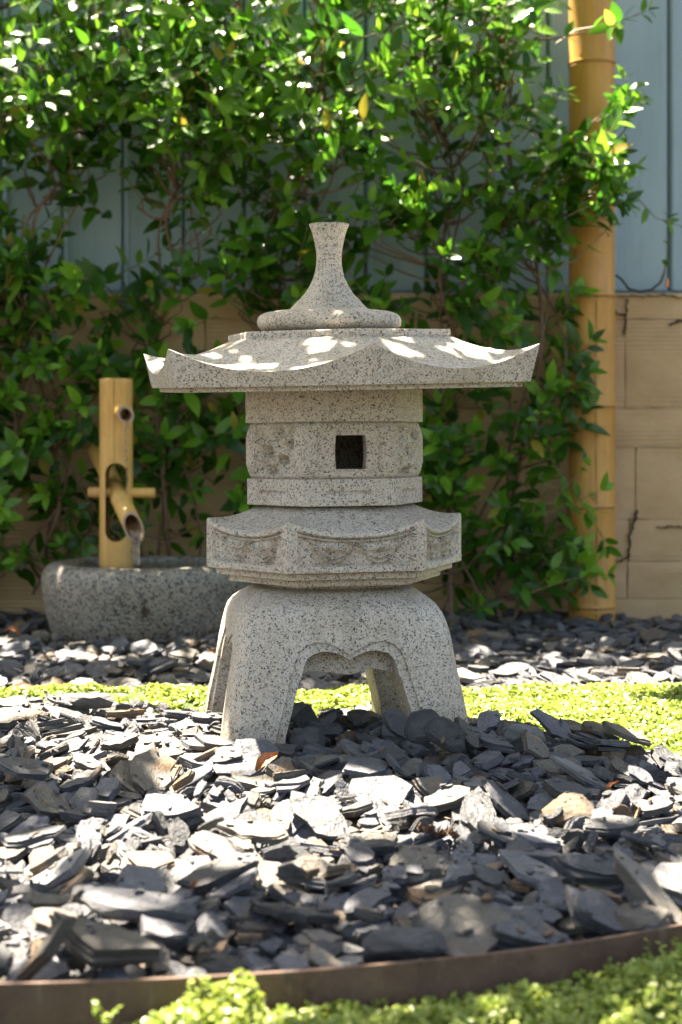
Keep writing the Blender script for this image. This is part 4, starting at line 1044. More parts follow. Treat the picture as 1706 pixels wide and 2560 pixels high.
7,65,110,52,936,6848,-9,-9,11,2,31,63,101,100,-472,4609,-28,6,-3,44,2,43,88,100,64,4632,0,177,6,-147,31,51,104,100,73,4673,-14,-3,0,66,
21,34,102,100,466,4692,-6,-113,9,56,13,40,106,81,612,4602,-2,-157,15,42,4,64,89,60,907,4665,9,7,21,19,22,80,85,59,1021,4642,4,10,-14,-1,
7,64,91,53,-1010,4695,-32,-3,20,-28,16,80,103,86,-654,4756,-24,34,14,15,18,41,99,100,-408,4670,-46,-37,6,62,28,80,104,81,41,4681,-2,-16,-26,-7,
34,29,107,100,576,4766,2,-15,6,-37,16,35,100,100,835,4742,10,146,18,111,31,75,107,100,920,4732,9,10,14,-30,2,41,100,100,978,4789,7,-1,-10,-29,
22,59,104,100,-1081,4864,-12,11,-10,92,10,51,103,66,-890,4870,-26,-33,4,-47,20,69,108,100,-811,4832,-21,37,-1,-20,32,51,80,85,-483,4809,-22,17,-9,-7,
9,80,111,85,-10,4894,-3,-23,-25,-1,4,29,89,100,50,4843,13,114,-6,-114,34,44,92,100,844,4898,13,-163,17,46,13,80,104,32,-557,4975,-24,11,0,-66,
21,30,84,100,585,5001,-4,-148,16,-31,0,55,113,100,741,4931,5,20,-8,22,33,68,98,100,869,4999,11,-13,-8,-39,9,30,103,100,-903,5025,-3,-176,25,-107,
20,38,104,100,-800,5064,-36,2,10,-34,13,80,103,39,-67,5075,-28,24,1,-64,6,27,112,100,474,5162,9,147,24,-148,19,60,86,100,601,5093,-7,12,11,-48,
22,26,98,100,-1072,5187,-19,-175,-29,-167,9,40,112,100,-653,5266,-30,-67,-24,-154,21,80,85,64,-587,5213,-10,13,11,-116,1,35,109,100,-761,5323,-24,-2,3,-113,
10,45,107,76,-697,5320,-10,3,4,11,11,64,82,100,-633,5313,-16,25,-20,-26,33,45,97,100,560,5224,5,166,-7,-45,35,71,93,27,784,5310,-22,12,7,20,
7,73,99,46,855,5289,-12,6,6,-25,25,24,113,100,1108,5328,-5,-143,10,-24,29,36,105,100,-1152,5393,-2,0,0,-13,20,26,115,132,-1031,5395,-8,-132,0,63,
18,67,81,82,-887,5422,-15,21,4,69,25,41,114,100,-654,5364,-8,-5,28,65,27,80,107,67,-544,5424,-3,7,6,31,0,73,82,100,634,5444,-24,-18,-4,-68,
28,80,86,66,-1162,5542,1,16,-7,56,13,51,114,64,-939,5546,19,9,-11,-127,24,24,90,67,-715,5469,-1,113,3,140,11,63,113,100,-463,5395,-16,2,-5,106,
13,38,102,100,-552,5559,-12,78,-7,-174,22,74,93,80,1218,5581,-5,0,6,94,6,77,84,100,-1146,5675,-14,-29,-6,-17,8,35,102,100,-1047,5663,-2,-90,-11,89,
5,45,88,100,-669,5653,-1,10,13,-27,19,38,80,100,-585,5657,9,-8,-6,151,8,62,93,32,-459,5606,8,4,13,-83,25,59,87,81,460,5620,-30,8,-18,36,
27,45,112,100,691,5602,-49,27,-26,-1,0,68,97,100,987,5669,-29,-19,21,54,31,53,83,100,-1139,5724,4,22,-3,57,3,37,108,93,-625,5806,-5,-92,8,-5,
21,68,98,94,-495,5773,8,11,-20,-8,19,80,85,100,644,5719,-39,-3,-1,-27,29,80,83,85,890,5796,-33,-3,4,4,15,61,108,100,982,5738,-31,14,8,-45,
0,45,80,100,1204,5794,-6,-21,-7,54,7,80,90,38,-1268,5919,-18,-24,-15,-21,1,37,98,100,587,5872,-29,-148,11,-81,5,43,92,100,782,5817,-31,-12,13,-105,
15,66,114,100,843,5860,-20,2,-22,-20,17,37,95,31,1106,5863,-29,39,-7,31,5,40,110,100,489,6047,-40,151,1,116,22,50,89,100,724,5892,-17,-180,4,16,
4,80,98,40,619,6121,-23,0,-2,-22,27,41,92,100,767,6114,-8,2,-1,-83,15,55,95,100,881,6116,-20,-7,9,-8,10,36,101,94,1150,6056,-34,89,15,-107,
22,80,95,59,-1274,6181,-9,23,-11,-60,10,72,97,47,736,6191,-17,-4,16,89,6,36,93,100,1105,6185,-14,159,0,-33,7,61,102,55,-1317,6360,-19,2,-18,89,
16,45,90,100,454,6267,-6,173,-9,91,30,80,95,97,587,6365,-1,4,5,-7,8,35,101,100,757,6360,-2,104,-5,56,10,49,86,69,1336,6415,-12,29,-4,-41,
19,45,107,100,1160,6512,-24,22,15,7,16,80,102,87,1340,6562,-18,13,4,51,19,46,98,100,697,6530,-4,5,-3,32,35,35,112,55,828,6574,2,-50,-29,-149,
24,40,95,74,1133,6647,-7,-104,-1,34,25,40,105,60,1438,6641,-18,-172,6,47,31,57,96,100,-1301,6761,-17,-26,-13,-6,4,80,109,45,548,6730,2,15,12,20,
31,46,94,100,838,6781,-9,0,2,-44,22,38,111,100,1452,6741,-31,4,-46,92,
]
SMALL_SLATES = [
23,73,99,100,-690,2282,-39,1,-1,-20,33,45,102,100,-621,2293,-32,-3,9,-15,22,30,101,100,-407,2272,-41,2,3,-16,35,34,101,58,-335,2254,-37,0,-2,-21,
20,42,85,100,-129,2267,-41,0,-1,-25,29,80,95,87,-584,2369,-32,4,-3,5,21,39,99,100,-496,2356,-40,-5,2,42,35,39,82,50,-129,2360,-36,-4,-4,11,
1,42,103,100,-54,2347,-38,-2,1,-30,33,30,114,100,48,2358,-41,5,-4,29,24,27,93,100,135,2370,-34,-85,-3,82,5,80,105,53,-720,2440,-36,1,0,0,
17,29,83,80,-105,2473,-36,6,1,-24,1,29,103,100,-54,2474,-39,0,1,7,16,37,81,100,24,2437,-41,4,-2,11,10,80,101,42,307,2451,-36,-1,2,54,
26,29,104,76,-782,2559,-36,-3,2,-68,20,26,96,129,-76,2562,-40,1,-1,53,25,32,97,100,-803,2619,-39,-3,-2,24,22,58,95,100,-616,2666,-35,1,3,92,
26,56,101,40,-169,2641,-34,2,0,13,34,44,103,100,-55,2652,-36,0,-2,8,33,46,93,100,33,2655,-37,6,-4,96,31,38,88,100,217,2621,-40,5,4,-30,
19,65,96,100,528,2618,-38,3,-2,-56,29,50,104,100,-772,2724,-37,1,1,-2,3,68,80,51,-221,2737,-33,0,-1,77,24,44,94,72,59,2720,-33,4,0,-27,
34,51,95,100,243,2714,-34,0,-3,76,23,16,84,234,-858,2819,-40,3,-2,-23,29,50,97,100,-677,2853,-13,2,11,-8,28,71,96,93,-701,2833,-33,4,1,-89,
14,80,106,100,-146,2802,-22,11,5,41,17,72,108,32,52,2823,-31,3,0,42,9,20,115,151,598,2824,-40,1,-3,20,3,33,110,100,738,2844,-31,-92,9,64,
35,21,101,92,-775,2907,-35,89,-14,27,4,60,97,65,-692,2926,-31,3,0,-22,15,61,89,100,-626,2895,-25,14,10,0,33,67,108,100,-412,2901,-29,4,-5,104,
23,33,90,113,128,2900,-34,3,-1,9,14,49,113,100,313,2904,-34,2,0,1,27,65,94,86,420,2924,-31,-1,2,-75,32,68,86,64,598,2921,-34,0,-2,30,
33,21,103,111,815,2889,-41,6,-4,24,6,37,96,100,-866,3031,-34,-2,0,-95,7,45,111,75,-385,3024,-24,4,4,-55,5,31,84,100,-296,3007,-27,5,0,10,
6,58,111,100,26,2995,-27,1,-1,2,24,41,111,100,208,2965,-25,6,0,0,0,66,100,100,687,2990,-36,5,-1,27,24,75,101,42,782,3030,-34,1,-1,117,
22,57,99,100,-621,3108,-24,4,2,5,16,32,105,100,-534,3115,-27,5,-3,-1,10,49,102,100,-335,3086,-16,-1,7,-30,31,52,108,100,216,3102,-24,5,0,87,
8,80,99,24,592,3050,-27,-10,0,24,19,41,82,100,-700,3201,-24,5,-6,48,2,38,104,100,40,3172,-15,4,-1,20,10,38,109,89,213,3183,-15,1,8,-26,
1,45,100,100,732,3201,-31,1,2,32,26,33,81,67,-878,3267,-17,-4,5,-93,10,61,104,56,-323,3289,-7,0,0,42,23,51,93,100,-116,3292,-9,2,3,-79,
19,37,112,100,-370,3328,-10,1,-6,86,7,41,87,83,208,3384,5,5,7,-65,2,23,82,100,518,3367,-9,6,3,7,24,42,96,100,645,3351,-13,7,-5,88,
16,60,85,100,-997,3462,-6,7,-1,-29,33,80,102,77,-801,3448,-3,8,-2,-20,23,59,87,100,-586,3458,0,-5,-7,55,18,80,109,69,-140,3478,17,16,-1,-29,
11,80,108,83,45,3445,10,4,-2,-85,24,39,93,81,167,3493,13,-1,-2,133,23,69,86,100,500,3442,2,5,5,-12,24,26,98,100,992,3461,-35,5,1,-1,
27,56,111,100,-979,3537,2,7,2,-39,28,65,91,100,-695,3563,6,8,-1,19,13,40,90,81,167,3587,17,-2,-1,62,10,68,108,50,609,3547,0,5,5,66,
31,32,113,100,-1069,3660,4,8,4,-31,3,44,82,100,497,3663,15,10,0,89,34,80,89,54,-988,3722,15,1,-3,32,35,46,110,43,-139,3741,12,-4,-2,21,
31,26,99,114,-37,3737,6,6,2,-110,12,35,89,100,-124,3691,8,0,1,-30,12,54,90,100,-585,3869,12,-1,1,-41,25,42,83,100,-341,3843,9,-4,0,76,
4,45,115,85,-126,3838,9,-1,1,-1,35,43,105,85,181,4074,13,-132,52,-151,23,31,87,120,-1076,3911,11,-1,-2,58,33,71,96,100,323,3913,-1,-1,-3,-13,
32,34,106,100,-1144,4034,9,-5,-5,31,6,80,109,97,-603,4050,13,-9,3,-24,8,29,100,69,-514,4002,7,-2,4,114,35,38,81,51,310,4472,-22,90,-11,-35,
2,27,114,80,-485,4248,14,-72,12,180,17,64,103,36,-686,2301,-23,2,-1,-64,35,32,93,62,-573,2288,-37,-90,-8,-79,14,24,95,100,-383,2244,-35,-173,-11,96,
34,43,87,100,-300,2296,-38,-1,-3,50,35,78,92,25,-252,2258,-37,-1,-1,-90,16,65,99,100,-143,2230,-38,3,-2,-46,2,36,81,100,-600,2355,-16,3,-3,-22,
33,31,98,100,-481,2391,-32,-2,19,121,0,41,107,100,-423,2335,-25,2,-2,-4,2,41,103,100,-204,2375,-37,0,0,21,10,22,104,100,-137,2345,-36,87,14,6,
8,28,112,70,-56,2406,-35,-96,-10,17,16,38,110,100,47,2381,-35,-3,-18,-42,33,23,85,100,-791,2392,-29,104,2,151,22,41,89,100,-655,2407,-26,18,23,-1,
1,43,109,100,-467,2487,-31,5,12,27,20,50,108,100,-399,2451,-24,34,-21,-100,28,38,104,100,-164,2461,-40,3,0,-84,4,51,109,100,52,2483,-33,2,0,0,
10,20,110,100,362,2423,-38,-158,1,157,10,40,85,86,-753,2566,-36,-1,3,-94,18,53,107,100,-208,2545,-29,-4,-4,-61,11,71,102,100,-49,2572,-31,-7,3,-62,
24,65,108,49,53,2564,-30,-9,4,-17,11,64,83,100,593,2553,-38,4,0,14,10,32,98,100,-804,2659,-33,83,14,95,21,80,81,64,-693,2645,-24,-9,-6,23,
22,19,114,111,-600,2647,-23,-2,6,-76,22,64,86,93,-539,2540,-32,1,-4,45,0,47,114,100,-246,2632,-20,3,-1,61,4,59,102,100,-136,2613,-20,17,16,23,
20,38,80,100,179,2658,-33,6,10,50,22,52,86,100,436,2630,-32,12,4,-33,19,80,96,100,736,2612,-29,11,-3,56,3,34,97,100,-679,2765,-27,58,-3,54,
24,35,81,92,-616,2744,-31,-83,-2,-44,28,52,112,100,-545,2780,-32,0,6,-113,16,32,95,100,-16,2676,-29,128,18,16,31,58,81,100,237,2750,-26,-11,-7,-4,
16,35,91,100,269,2718,-33,-90,-30,82,33,40,83,100,-796,2797,-33,-3,-13,-9,7,41,84,82,-607,2812,-33,3,2,9,10,37,114,92,-358,2879,-26,-2,-7,25,
5,58,82,88,-236,2811,-18,11,-16,16,17,48,109,49,-101,2813,-9,25,-2,69,23,34,110,110,38,2821,-18,2,-1,20,2,54,107,100,433,2777,-15,5,1,-15,
20,52,99,100,535,2815,-23,5,8,-15,32,39,84,100,791,2822,-36,178,1,54,35,50,102,19,866,2813,-36,-180,1,-48,3,45,115,77,-744,2927,-21,30,36,-121,
19,40,95,100,-602,2872,-16,-177,14,-39,0,47,91,100,-323,2918,-28,14,5,-100,26,45,100,49,-126,2944,-26,2,1,-8,6,43,99,100,193,2904,-27,-8,-12,70,
32,47,96,93,450,2890,-17,-8,3,-65,8,55,104,36,527,2897,-28,-2,10,-72,10,36,95,95,700,2924,-35,-3,6,26,16,68,88,100,772,2915,-37,2,-2,7,
26,37,99,60,865,2959,-30,-93,-17,10,19,33,110,100,-774,2948,-36,-178,-1,86,2,50,110,88,-604,3033,-22,-5,-8,26,35,24,100,40,-530,3038,-19,-88,-4,24,
21,68,99,94,-221,3006,-14,-5,-5,-13,17,28,85,82,50,2977,-12,100,-5,-18,21,47,83,100,776,2989,-20,-8,-12,56,20,32,114,100,-749,3165,-4,156,-30,87,
20,41,110,100,-690,3115,-23,6,-9,-75,23,65,113,100,-618,3116,-8,3,-2,52,14,41,98,100,-412,3098,-16,-38,1,-87,13,50,107,65,72,3108,-14,-9,-1,-69,
12,49,86,100,269,3102,-15,-29,11,26,4,43,104,88,288,3068,-18,6,11,179,13,26,101,100,-692,3232,-18,77,-4,-162,21,33,88,100,-154,3132,-10,168,-1,-113,
27,35,90,80,-55,3169,6,49,-6,14,13,39,83,82,198,3144,-8,81,-24,-20,23,28,95,135,380,3224,-14,-20,-10,-114,30,79,94,100,794,3230,-24,-2,11,26,
16,21,106,147,-985,3306,-22,7,-4,-13,13,70,90,46,-798,3253,-3,0,-11,-30,18,66,93,84,-418,3259,-10,6,3,-33,3,46,94,76,-120,3203,-11,0,4,-64,
25,39,96,100,-8,3271,8,-3,11,66,0,44,91,100,29,3274,-10,4,-6,100,17,80,85,23,167,3267,0,5,9,-47,24,25,90,100,390,3266,-10,87,-2,9,
18,43,115,100,695,3271,-26,2,7,-49,24,30,100,100,942,3313,-30,-111,-3,-80,3,48,95,72,987,3282,-35,-1,1,-41,6,20,112,148,-961,3341,-10,40,-1,-18,
25,47,103,100,-870,3362,-7,-13,-5,-145,26,53,106,41,-558,3346,3,37,35,-46,26,40,98,100,-501,3313,6,115,61,46,8,25,101,80,-331,3390,9,-5,4,-70,
7,36,92,94,-255,3349,2,2,-8,59,22,25,94,100,151,3403,0,7,3,-8,25,77,91,63,466,3381,8,14,7,-44,5,27,104,100,551,3384,-8,-173,-11,150,
15,44,113,100,592,3348,-16,-1,5,-80,24,77,98,78,794,3382,1,-3,21,-26,17,41,88,56,960,3397,-31,-83,-2,17,35,36,94,55,-992,3488,-2,4,-4,11,
22,62,88,95,-874,3434,7,-1,-11,-21,15,29,106,100,-343,3491,0,6,-1,-22,24,65,111,49,-293,3371,-1,2,-4,56,10,58,99,59,30,3455,27,0,0,-73,
8,24,113,82,109,3438,7,-1,-2,39,18,39,95,100,382,3437,19,11,3,-4,3,37,112,94,536,3437,14,0,5,-74,27,64,99,88,-869,3546,17,9,14,46,
22,42,81,100,-671,3561,21,4,-4,81,6,34,85,100,-561,3529,0,173,3,-127,19,53,109,100,-498,3533,13,14,-7,173,18,60,111,100,-32,3214,-5,6,5,-171,
35,35,92,100,-88,3523,28,98,-14,-164,30,21,109,160,192,3558,12,175,1,-133,24,58,105,55,508,3512,15,18,6,-39,33,44,101,100,594,3528,17,3,2,3,
32,32,88,100,750,3558,-19,-4,3,-22,5,43,90,100,885,3550,-17,9,2,-12,15,37,111,100,-1063,3636,8,9,-15,54,15,56,83,100,-879,3667,24,37,-5,7,
22,21,99,101,-721,3664,28,0,3,-44,18,34,108,100,-558,3665,18,-136,-2,100,1,39,107,100,-552,3597,12,-16,10,87,4,74,112,98,-108,3973,21,-23,-4,-37,
15,41,94,100,-100,3653,9,3,-1,-6,5,51,106,100,328,3652,25,-4,7,50,10,53,101,64,529,3635,22,-3,25,-17,22,80,113,100,-990,3719,38,3,3,-20,
22,64,107,93,-872,3729,21,-4,-2,85,27,27,84,100,-24,3767,7,-2,0,-33,6,54,113,100,40,3775,12,-13,-2,1,8,29,112,68,5,3721,12,89,3,40,
28,41,88,100,785,3826,-28,0,2,-39,9,80,86,100,-130,3872,29,1,-1,-80,20,45,98,100,477,4247,-34,3,-2,158,26,45,113,49,-959,3967,19,-2,-1,-60,
18,32,103,100,-454,3934,5,2,5,49,15,32,114,100,-310,3830,16,156,-8,-115,8,38,103,97,-1163,4023,31,3,-2,-50,22,34,93,100,-608,4075,27,0,8,11,
35,41,102,48,-556,4076,29,39,-11,-40,6,56,107,100,-957,4100,26,-2,-2,28,12,44,96,100,-631,4143,8,-29,25,47,6,41,107,100,-477,4091,11,-16,4,-98,
34,80,101,54,-811,4224,17,-23,-2,21,32,47,109,92,-726,2252,-23,-2,-2,119,25,25,111,100,-595,2243,-41,-3,-2,20,4,33,111,100,-516,2234,-37,1,1,-86,
19,47,91,100,-433,2265,-33,-3,-13,73,1,31,87,100,-275,2291,-28,-98,31,-117,11,41,95,100,-272,2342,-24,-171,-11,-48,21,44,94,100,-120,2391,-31,19,14,161,
15,30,85,100,54,2337,-37,-157,5,2,33,50,102,100,-726,2443,-20,5,-3,36,26,33,96,67,-547,2410,-36,-178,1,-27,16,41,107,100,-451,2428,-36,166,1,104,
0,20,114,164,-434,2460,-32,96,43,-56,29,28,105,100,-228,2449,-32,-126,25,-37,14,33,90,100,12,2448,-35,-26,-6,28,5,38,99,100,306,2444,-20,0,0,-1,
8,36,93,100,-714,2565,-30,-5,2,34,9,32,93,100,-252,2555,-35,-15,9,-90,9,16,96,185,-185,2541,-16,-81,-13,61,28,49,94,100,64,2559,-14,14,6,102,
4,41,105,93,627,2563,-21,3,-4,-113,25,29,100,100,-750,2684,-39,178,1,-179,8,51,107,39,-468,2596,-27,14,13,-108,23,38,91,100,-231,2669,-13,-4,-1,2,
15,28,102,100,-11,2630,-16,66,23,64,33,42,101,100,33,2616,-28,18,-5,43,18,80,104,55,149,2638,-17,6,14,-144,17,25,106,92,272,2646,-36,-93,-4,-87,
2,36,96,100,581,2603,-16,5,-21,60,7,40,81,84,661,2602,-28,7,-13,66,2,63,110,70,812,2645,-22,5,19,-6,23,42,96,100,-794,2744,-28,-5,2,33,
9,31,81,100,-576,2684,-26,-45,-20,-90,9,55,111,100,-413,2718,-33,-14,-11,57,19,60,95,100,-270,2731,-9,27,0,-101,17,45,90,51,-77,2708,-33,5,1,-39,
11,43,110,100,32,2768,-27,51,-9,-20,24,62,100,51,711,2745,-22,-30,-9,-108,34,25,83,100,-790,2866,-22,-96,-11,52,27,44,85,100,-708,2820,-11,24,-21,6,
4,33,90,100,-302,2783,-18,-1,4,-124,27,80,97,69,-261,2831,-7,-25,15,87,3,28,101,100,-132,2820,-4,-173,3,43,12,43,94,100,-18,2822,-15,5,-26,-128,
9,41,113,100,41,2814,-9,0,-3,-100,5,38,102,100,191,2795,-22,42,6,-43,21,48,106,68,668,2863,9,120,-5,-53,15,48,91,100,791,2862,-26,3,22,161,
13,45,94,72,871,2872,-31,-11,-8,108,1,49,94,100,-816,2903,-31,5,-1,-64,5,23,85,100,-683,2963,-9,-163,-6,27,24,49,82,65,-577,2934,-29,6,-1,2,
17,25,108,47,-327,2922,-4,133,0,68,2,50,90,87,-162,2936,-10,10,6,-79,28,41,108,100,-21,2941,-19,-1,-2,46,10,34,114,99,182,2909,-13,9,5,-46,
18,45,107,100,309,2876,-8,-15,18,-72,30,51,81,100,687,2938,-26,-35,25,54,11,60,97,100,-914,3039,-26,-3,-10,13,24,31,80,100,-753,2967,-25,-160,15,68,
4,18,82,100,-729,2991,-34,3,-1,52,27,80,94,68,-763,3073,-10,-19,10,-81,24,24,98,100,-352,3031,-20,146,11,133,6,31,104,100,-256,2967,-18,21,-30,15,
33,61,88,100,-41,3029,-12,-26,-5,-1,23,29,100,127,57,3009,-15,-179,-3,176,29,35,108,100,159,3029,-3,-8,-3,-3,13,30,99,54,279,2874,-15,-157,-5,77,
4,61,115,63,419,3007,-16,10,17,49,8,35,85,100,726,2987,-21,-86,9,-35,24,47,95,68,868,3020,-22,8,-6,45,32,22,83,100,-717,3092,-25,-28,5,75,
35,51,99,38,-619,3118,7,1,-3,33,12,23,109,100,-376,3050,-7,157,22,36,24,60,109,53,-26,3122,-2,2,6,12,9,24,82,100,182,3122,-11,-136,9,158,
22,37,113,100,334,3113,-22,9,9,-17,22,36,101,100,591,3121,-16,-25,-13,-4,14,79,94,100,898,3083,-23,5,13,26,2,24,103,100,-834,3174,-23,167,12,-41,
9,72,107,100,-372,3170,-8,-28,-12,-125,16,29,100,103,-298,3190,0,7,-5,48,18,33,81,100,-97,3198,4,6,5,-28,1,40,112,100,332,3169,-20,3,4,-15,
31,25,91,119,682,3222,-32,8,6,1,9,24,96,100,796,3169,-12,-83,-7,-90,14,46,92,100,-974,3278,-22,1,-3,39,30,37,86,100,-877,3233,-8,-161,-16,2,
2,28,111,77,-698,3241,10,116,50,42,34,29,93,93,-611,3312,1,79,-5,7,20,51,107,100,-452,3258,4,0,1,-131,10,37,101,90,-288,3304,11,-3,1,-22,
22,53,95,100,-194,3271,-4,3,11,-49,6,73,91,100,51,3299,15,1,8,20,19,48,90,100,237,3322,5,8,-7,31,29,31,94,100,329,3323,-7,-170,0,-6,
3,76,92,46,725,3247,-13,-3,-1,-105,8,55,106,36,805,3300,-21,-5,3,24,29,80,87,74,-1004,3403,-1,-9,-2,6,21,37,96,100,-829,3353,-3,-2,23,-14,
27,18,101,110,-627,3332,17,10,-1,29,19,38,115,100,-525,3379,9,-4,-4,117,20,26,84,130,-288,3408,14,160,-13,6,13,35,106,91,103,3398,4,1,6,-74,
29,55,99,100,316,3359,1,7,0,16,12,43,88,100,491,3341,14,17,7,-39,0,72,90,100,675,3382,-3,30,9,91,14,23,114,100,866,3326,-9,157,26,163,
2,42,83,100,-504,3421,17,4,-1,5,5,41,87,100,-316,3445,6,14,-1,117,22,24,110,100,121,3476,5,1,0,79,33,44,104,100,343,3406,18,-171,5,-24,
29,59,87,100,633,3471,1,27,13,-16,8,55,80,36,-712,3526,17,0,-22,75,21,38,86,100,-474,3580,10,-20,11,-12,23,80,108,100,-409,3536,14,-11,1,-66,
35,42,99,46,296,3550,22,95,-13,-8,9,54,111,100,408,3519,14,2,1,-29,7,58,91,58,620,3575,20,1,21,81,12,30,84,100,-698,3699,33,-54,-18,7,
24,49,85,65,-604,3628,30,18,-3,-60,33,54,92,100,120,3598,22,-4,-17,1,10,39,101,88,476,3630,22,99,9,119,14,56,112,100,541,3647,34,20,11,55,
7,64,88,52,570,3701,8,-2,2,66,16,45,113,100,742,3664,-6,0,14,-16,19,16,94,187,-1106,3728,6,9,-5,-32,12,60,93,100,-873,3750,45,20,3,-36,
1,55,112,100,-814,3763,52,9,3,-13,28,38,112,100,-711,3728,17,21,-8,32,8,80,113,22,-550,3778,34,-13,-15,-89,15,50,102,100,-354,3733,29,-7,-12,90,
8,30,94,66,-133,3716,16,-99,27,-8,0,61,87,100,-55,3729,15,17,-4,-98,6,44,103,100,17,3804,19,-1,-19,-57,4,52,92,73,74,3741,31,-9,-32,-180,
27,31,82,100,505,3761,7,33,-21,-13,18,48,107,100,-1098,3804,18,5,-3,-76,32,35,96,100,-968,3880,36,-11,-3,54,15,49,99,100,-773,3859,47,-4,-7,-47,
17,46,105,51,-517,3868,18,3,-10,-42,8,40,106,50,-348,3571,9,0,2,-82,1,25,89,100,-140,3801,26,-57,4,166,22,33,96,89,-325,3743,20,168,1,153,
13,61,98,53,127,3952,24,-14,5,39,28,64,99,100,-945,4055,51,-3,11,134,18,67,108,81,-913,4013,41,17,1,-99,21,28,90,100,-489,4014,11,-11,2,1,
31,41,86,100,-1125,4074,25,8,14,-79,18,38,95,100,-846,4124,30,0,8,5,18,80,102,62,-683,4165,29,-24,-8,83,34,29,94,100,-595,4077,41,46,1,-30,
5,46,96,100,-605,2305,-20,3,13,35,31,41,92,100,-494,2284,-30,6,3,14,33,39,93,100,-355,2315,-39,-178,1,-107,17,54,99,43,-57,2223,-29,9,10,22,
11,50,85,100,-683,2355,-24,8,5,-37,20,36,88,100,-577,2384,-17,4,2,163,35,27,101,72,-168,2344,-29,50,-28,-42,10,36,84,47,-39,2396,-19,-64,-3,-173,
5,16,94,113,16,2402,-42,3,1,55,30,21,91,161,-427,2433,-41,-6,-1,-5,21,53,83,100,-220,2477,-31,-7,-3,-9,35,16,97,100,-132,2472,-32,-87,-60,107,
22,55,88,100,68,2427,-33,8,6,24,16,55,114,100,257,2432,-14,-1,-22,13,4,50,90,77,397,2454,-23,6,5,-89,31,29,109,101,-522,2531,-18,7,2,23,
34,62,82,87,-414,2576,-9,-19,-3,26,33,39,101,100,-250,2563,-17,-8,-18,20,31,28,86,104,-116,2547,-37,34,6,70,3,41,81,85,81,2560,4,82,-20,-72,
9,28,92,100,286,2605,-11,-147,-14,147,16,33,94,100,447,2528,-10,2,0,56,6,34,95,100,-879,2644,-41,-3,-3,126,28,64,98,100,-682,2582,-4,29,-3,46,
22,37,110,100,-559,2624,-26,-168,23,102,31,45,115,100,-548,2593,-28,-35,11,39,26,50,101,45,308,2609,-35,-2,1,21,5,44,108,100,429,2603,-11,-2,6,51,
18,34,106,100,480,2648,-24,9,-19,-56,4,49,99,78,644,2639,-14,18,11,51,15,50,110,100,841,2659,-12,-7,16,-42,8,28,84,70,-861,2781,-36,-88,-8,-56,
21,28,92,100,-597,2744,-30,-91,-2,-50,26,37,95,60,-448,2712,-25,83,-27,-25,15,24,85,114,-294,2755,-12,22,20,-154,18,36,102,100,-106,2749,-4,-4,10,-7,
26,34,114,65,15,2710,-23,5,-26,34,20,42,97,100,96,2738,-24,20,-18,-77,26,38,113,58,252,2703,-9,-7,19,44,14,38,89,100,304,2741,-39,0,0,-15,
1,71,84,74,553,2733,-19,-14,-2,-98,29,62,103,100,744,2758,-23,-38,-2,-100,7,48,113,70,850,2738,-28,12,13,115,23,43,87,100,-882,2802,-32,14,7,-151,
22,26,91,100,-829,2819,-34,3,-15,-40,11,56,83,100,-624,2799,-17,5,-3,-74,11,41,88,100,-451,2841,-35,4,-1,85,18,44,107,100,-324,2827,-13,61,-15,-46,
11,54,104,100,-179,2780,-1,6,7,-11,23,47,94,100,-121,2859,-12,9,-34,-112,20,29,81,116,72,2825,-14,30,-4,78,17,21,88,100,296,2792,-36,-92,-4,-173,
31,53,114,100,775,2848,-17,-26,6,105,4,56,92,100,-924,2890,-29,1,0,134,20,46,90,100,-599,2869,-4,12,-6,71,13,58,101,56,-508,2927,-21,0,0,-44,
23,21,89,178,-415,2927,-14,-174,-3,91,28,61,95,100,-210,2887,-20,7,-7,-14,22,33,110,100,-49,2904,-17,29,14,-38,23,48,93,100,43,2946,-12,16,-1,149,
30,46,111,100,432,2942,-18,-1,9,17,24,57,82,55,485,2927,-24,0,-3,95,34,39,100,100,724,2916,-21,-174,11,52,6,56,108,100,-916,2986,-28,7,-4,3,
23,33,103,113,-657,3005,-13,5,-57,-168,13,28,112,100,-535,3018,-22,-86,5,20,19,33,96,100,-291,3018,-17,3,-6,-43,19,32,110,100,9,2980,-9,-18,-16,-6,
33,32,106,100,759,2967,-16,-2,-21,71,4,44,107,87,-882,3100,-18,-11,-16,10,18,48,93,100,-746,3105,6,19,24,26,31,21,87,143,-619,3081,0,10,6,-14,
13,27,107,100,-504,3069,-19,11,-20,3,2,40,86,100,-140,3095,-5,12,15,1,13,43,108,74,-23,3076,9,-25,-37,114,24,21,101,100,310,3088,-16,86,-7,-23,
18,37,106,100,852,3135,-17,-152,-13,9,28,67,84,99,-892,3153,-15,7,2,-8,19,45,111,100,-149,3203,2,10,-31,-6,21,39,109,100,-104,3152,-3,94,-10,-38,
17,23,91,96,687,3160,-6,41,2,-23,32,27,98,100,835,3213,-35,176,1,-148,21,42,93,100,-849,3307,-17,178,2,-119,22,30,90,100,-817,3303,-1,-14,16,75,
32,46,98,95,-701,3291,-2,19,-1,64,9,55,80,100,-466,3270,16,2,-3,-107,13,25,115,65,-225,3172,22,161,17,-77,7,56,86,100,62,3305,37,-6,8,-76,
18,51,92,100,526,3299,-8,8,0,-14,30,41,92,100,659,3265,-16,140,17,163,19,32,89,100,-1030,3403,11,-4,-14,-37,3,80,88,41,-894,3447,21,15,8,-162,
9,56,93,100,-704,3345,24,14,-2,-69,28,37,82,100,-595,3382,15,-15,-15,-96,24,52,86,62,96,3335,25,-12,-1,-80,35,34,112,57,160,3397,13,7,-6,25,
26,30,103,73,259,3370,12,172,-2,160,9,43,92,100,333,3376,14,1,-2,-47,10,41,112,83,1036,3338,-35,-177,1,-83,28,64,89,100,-777,3457,18,11,-4,8,
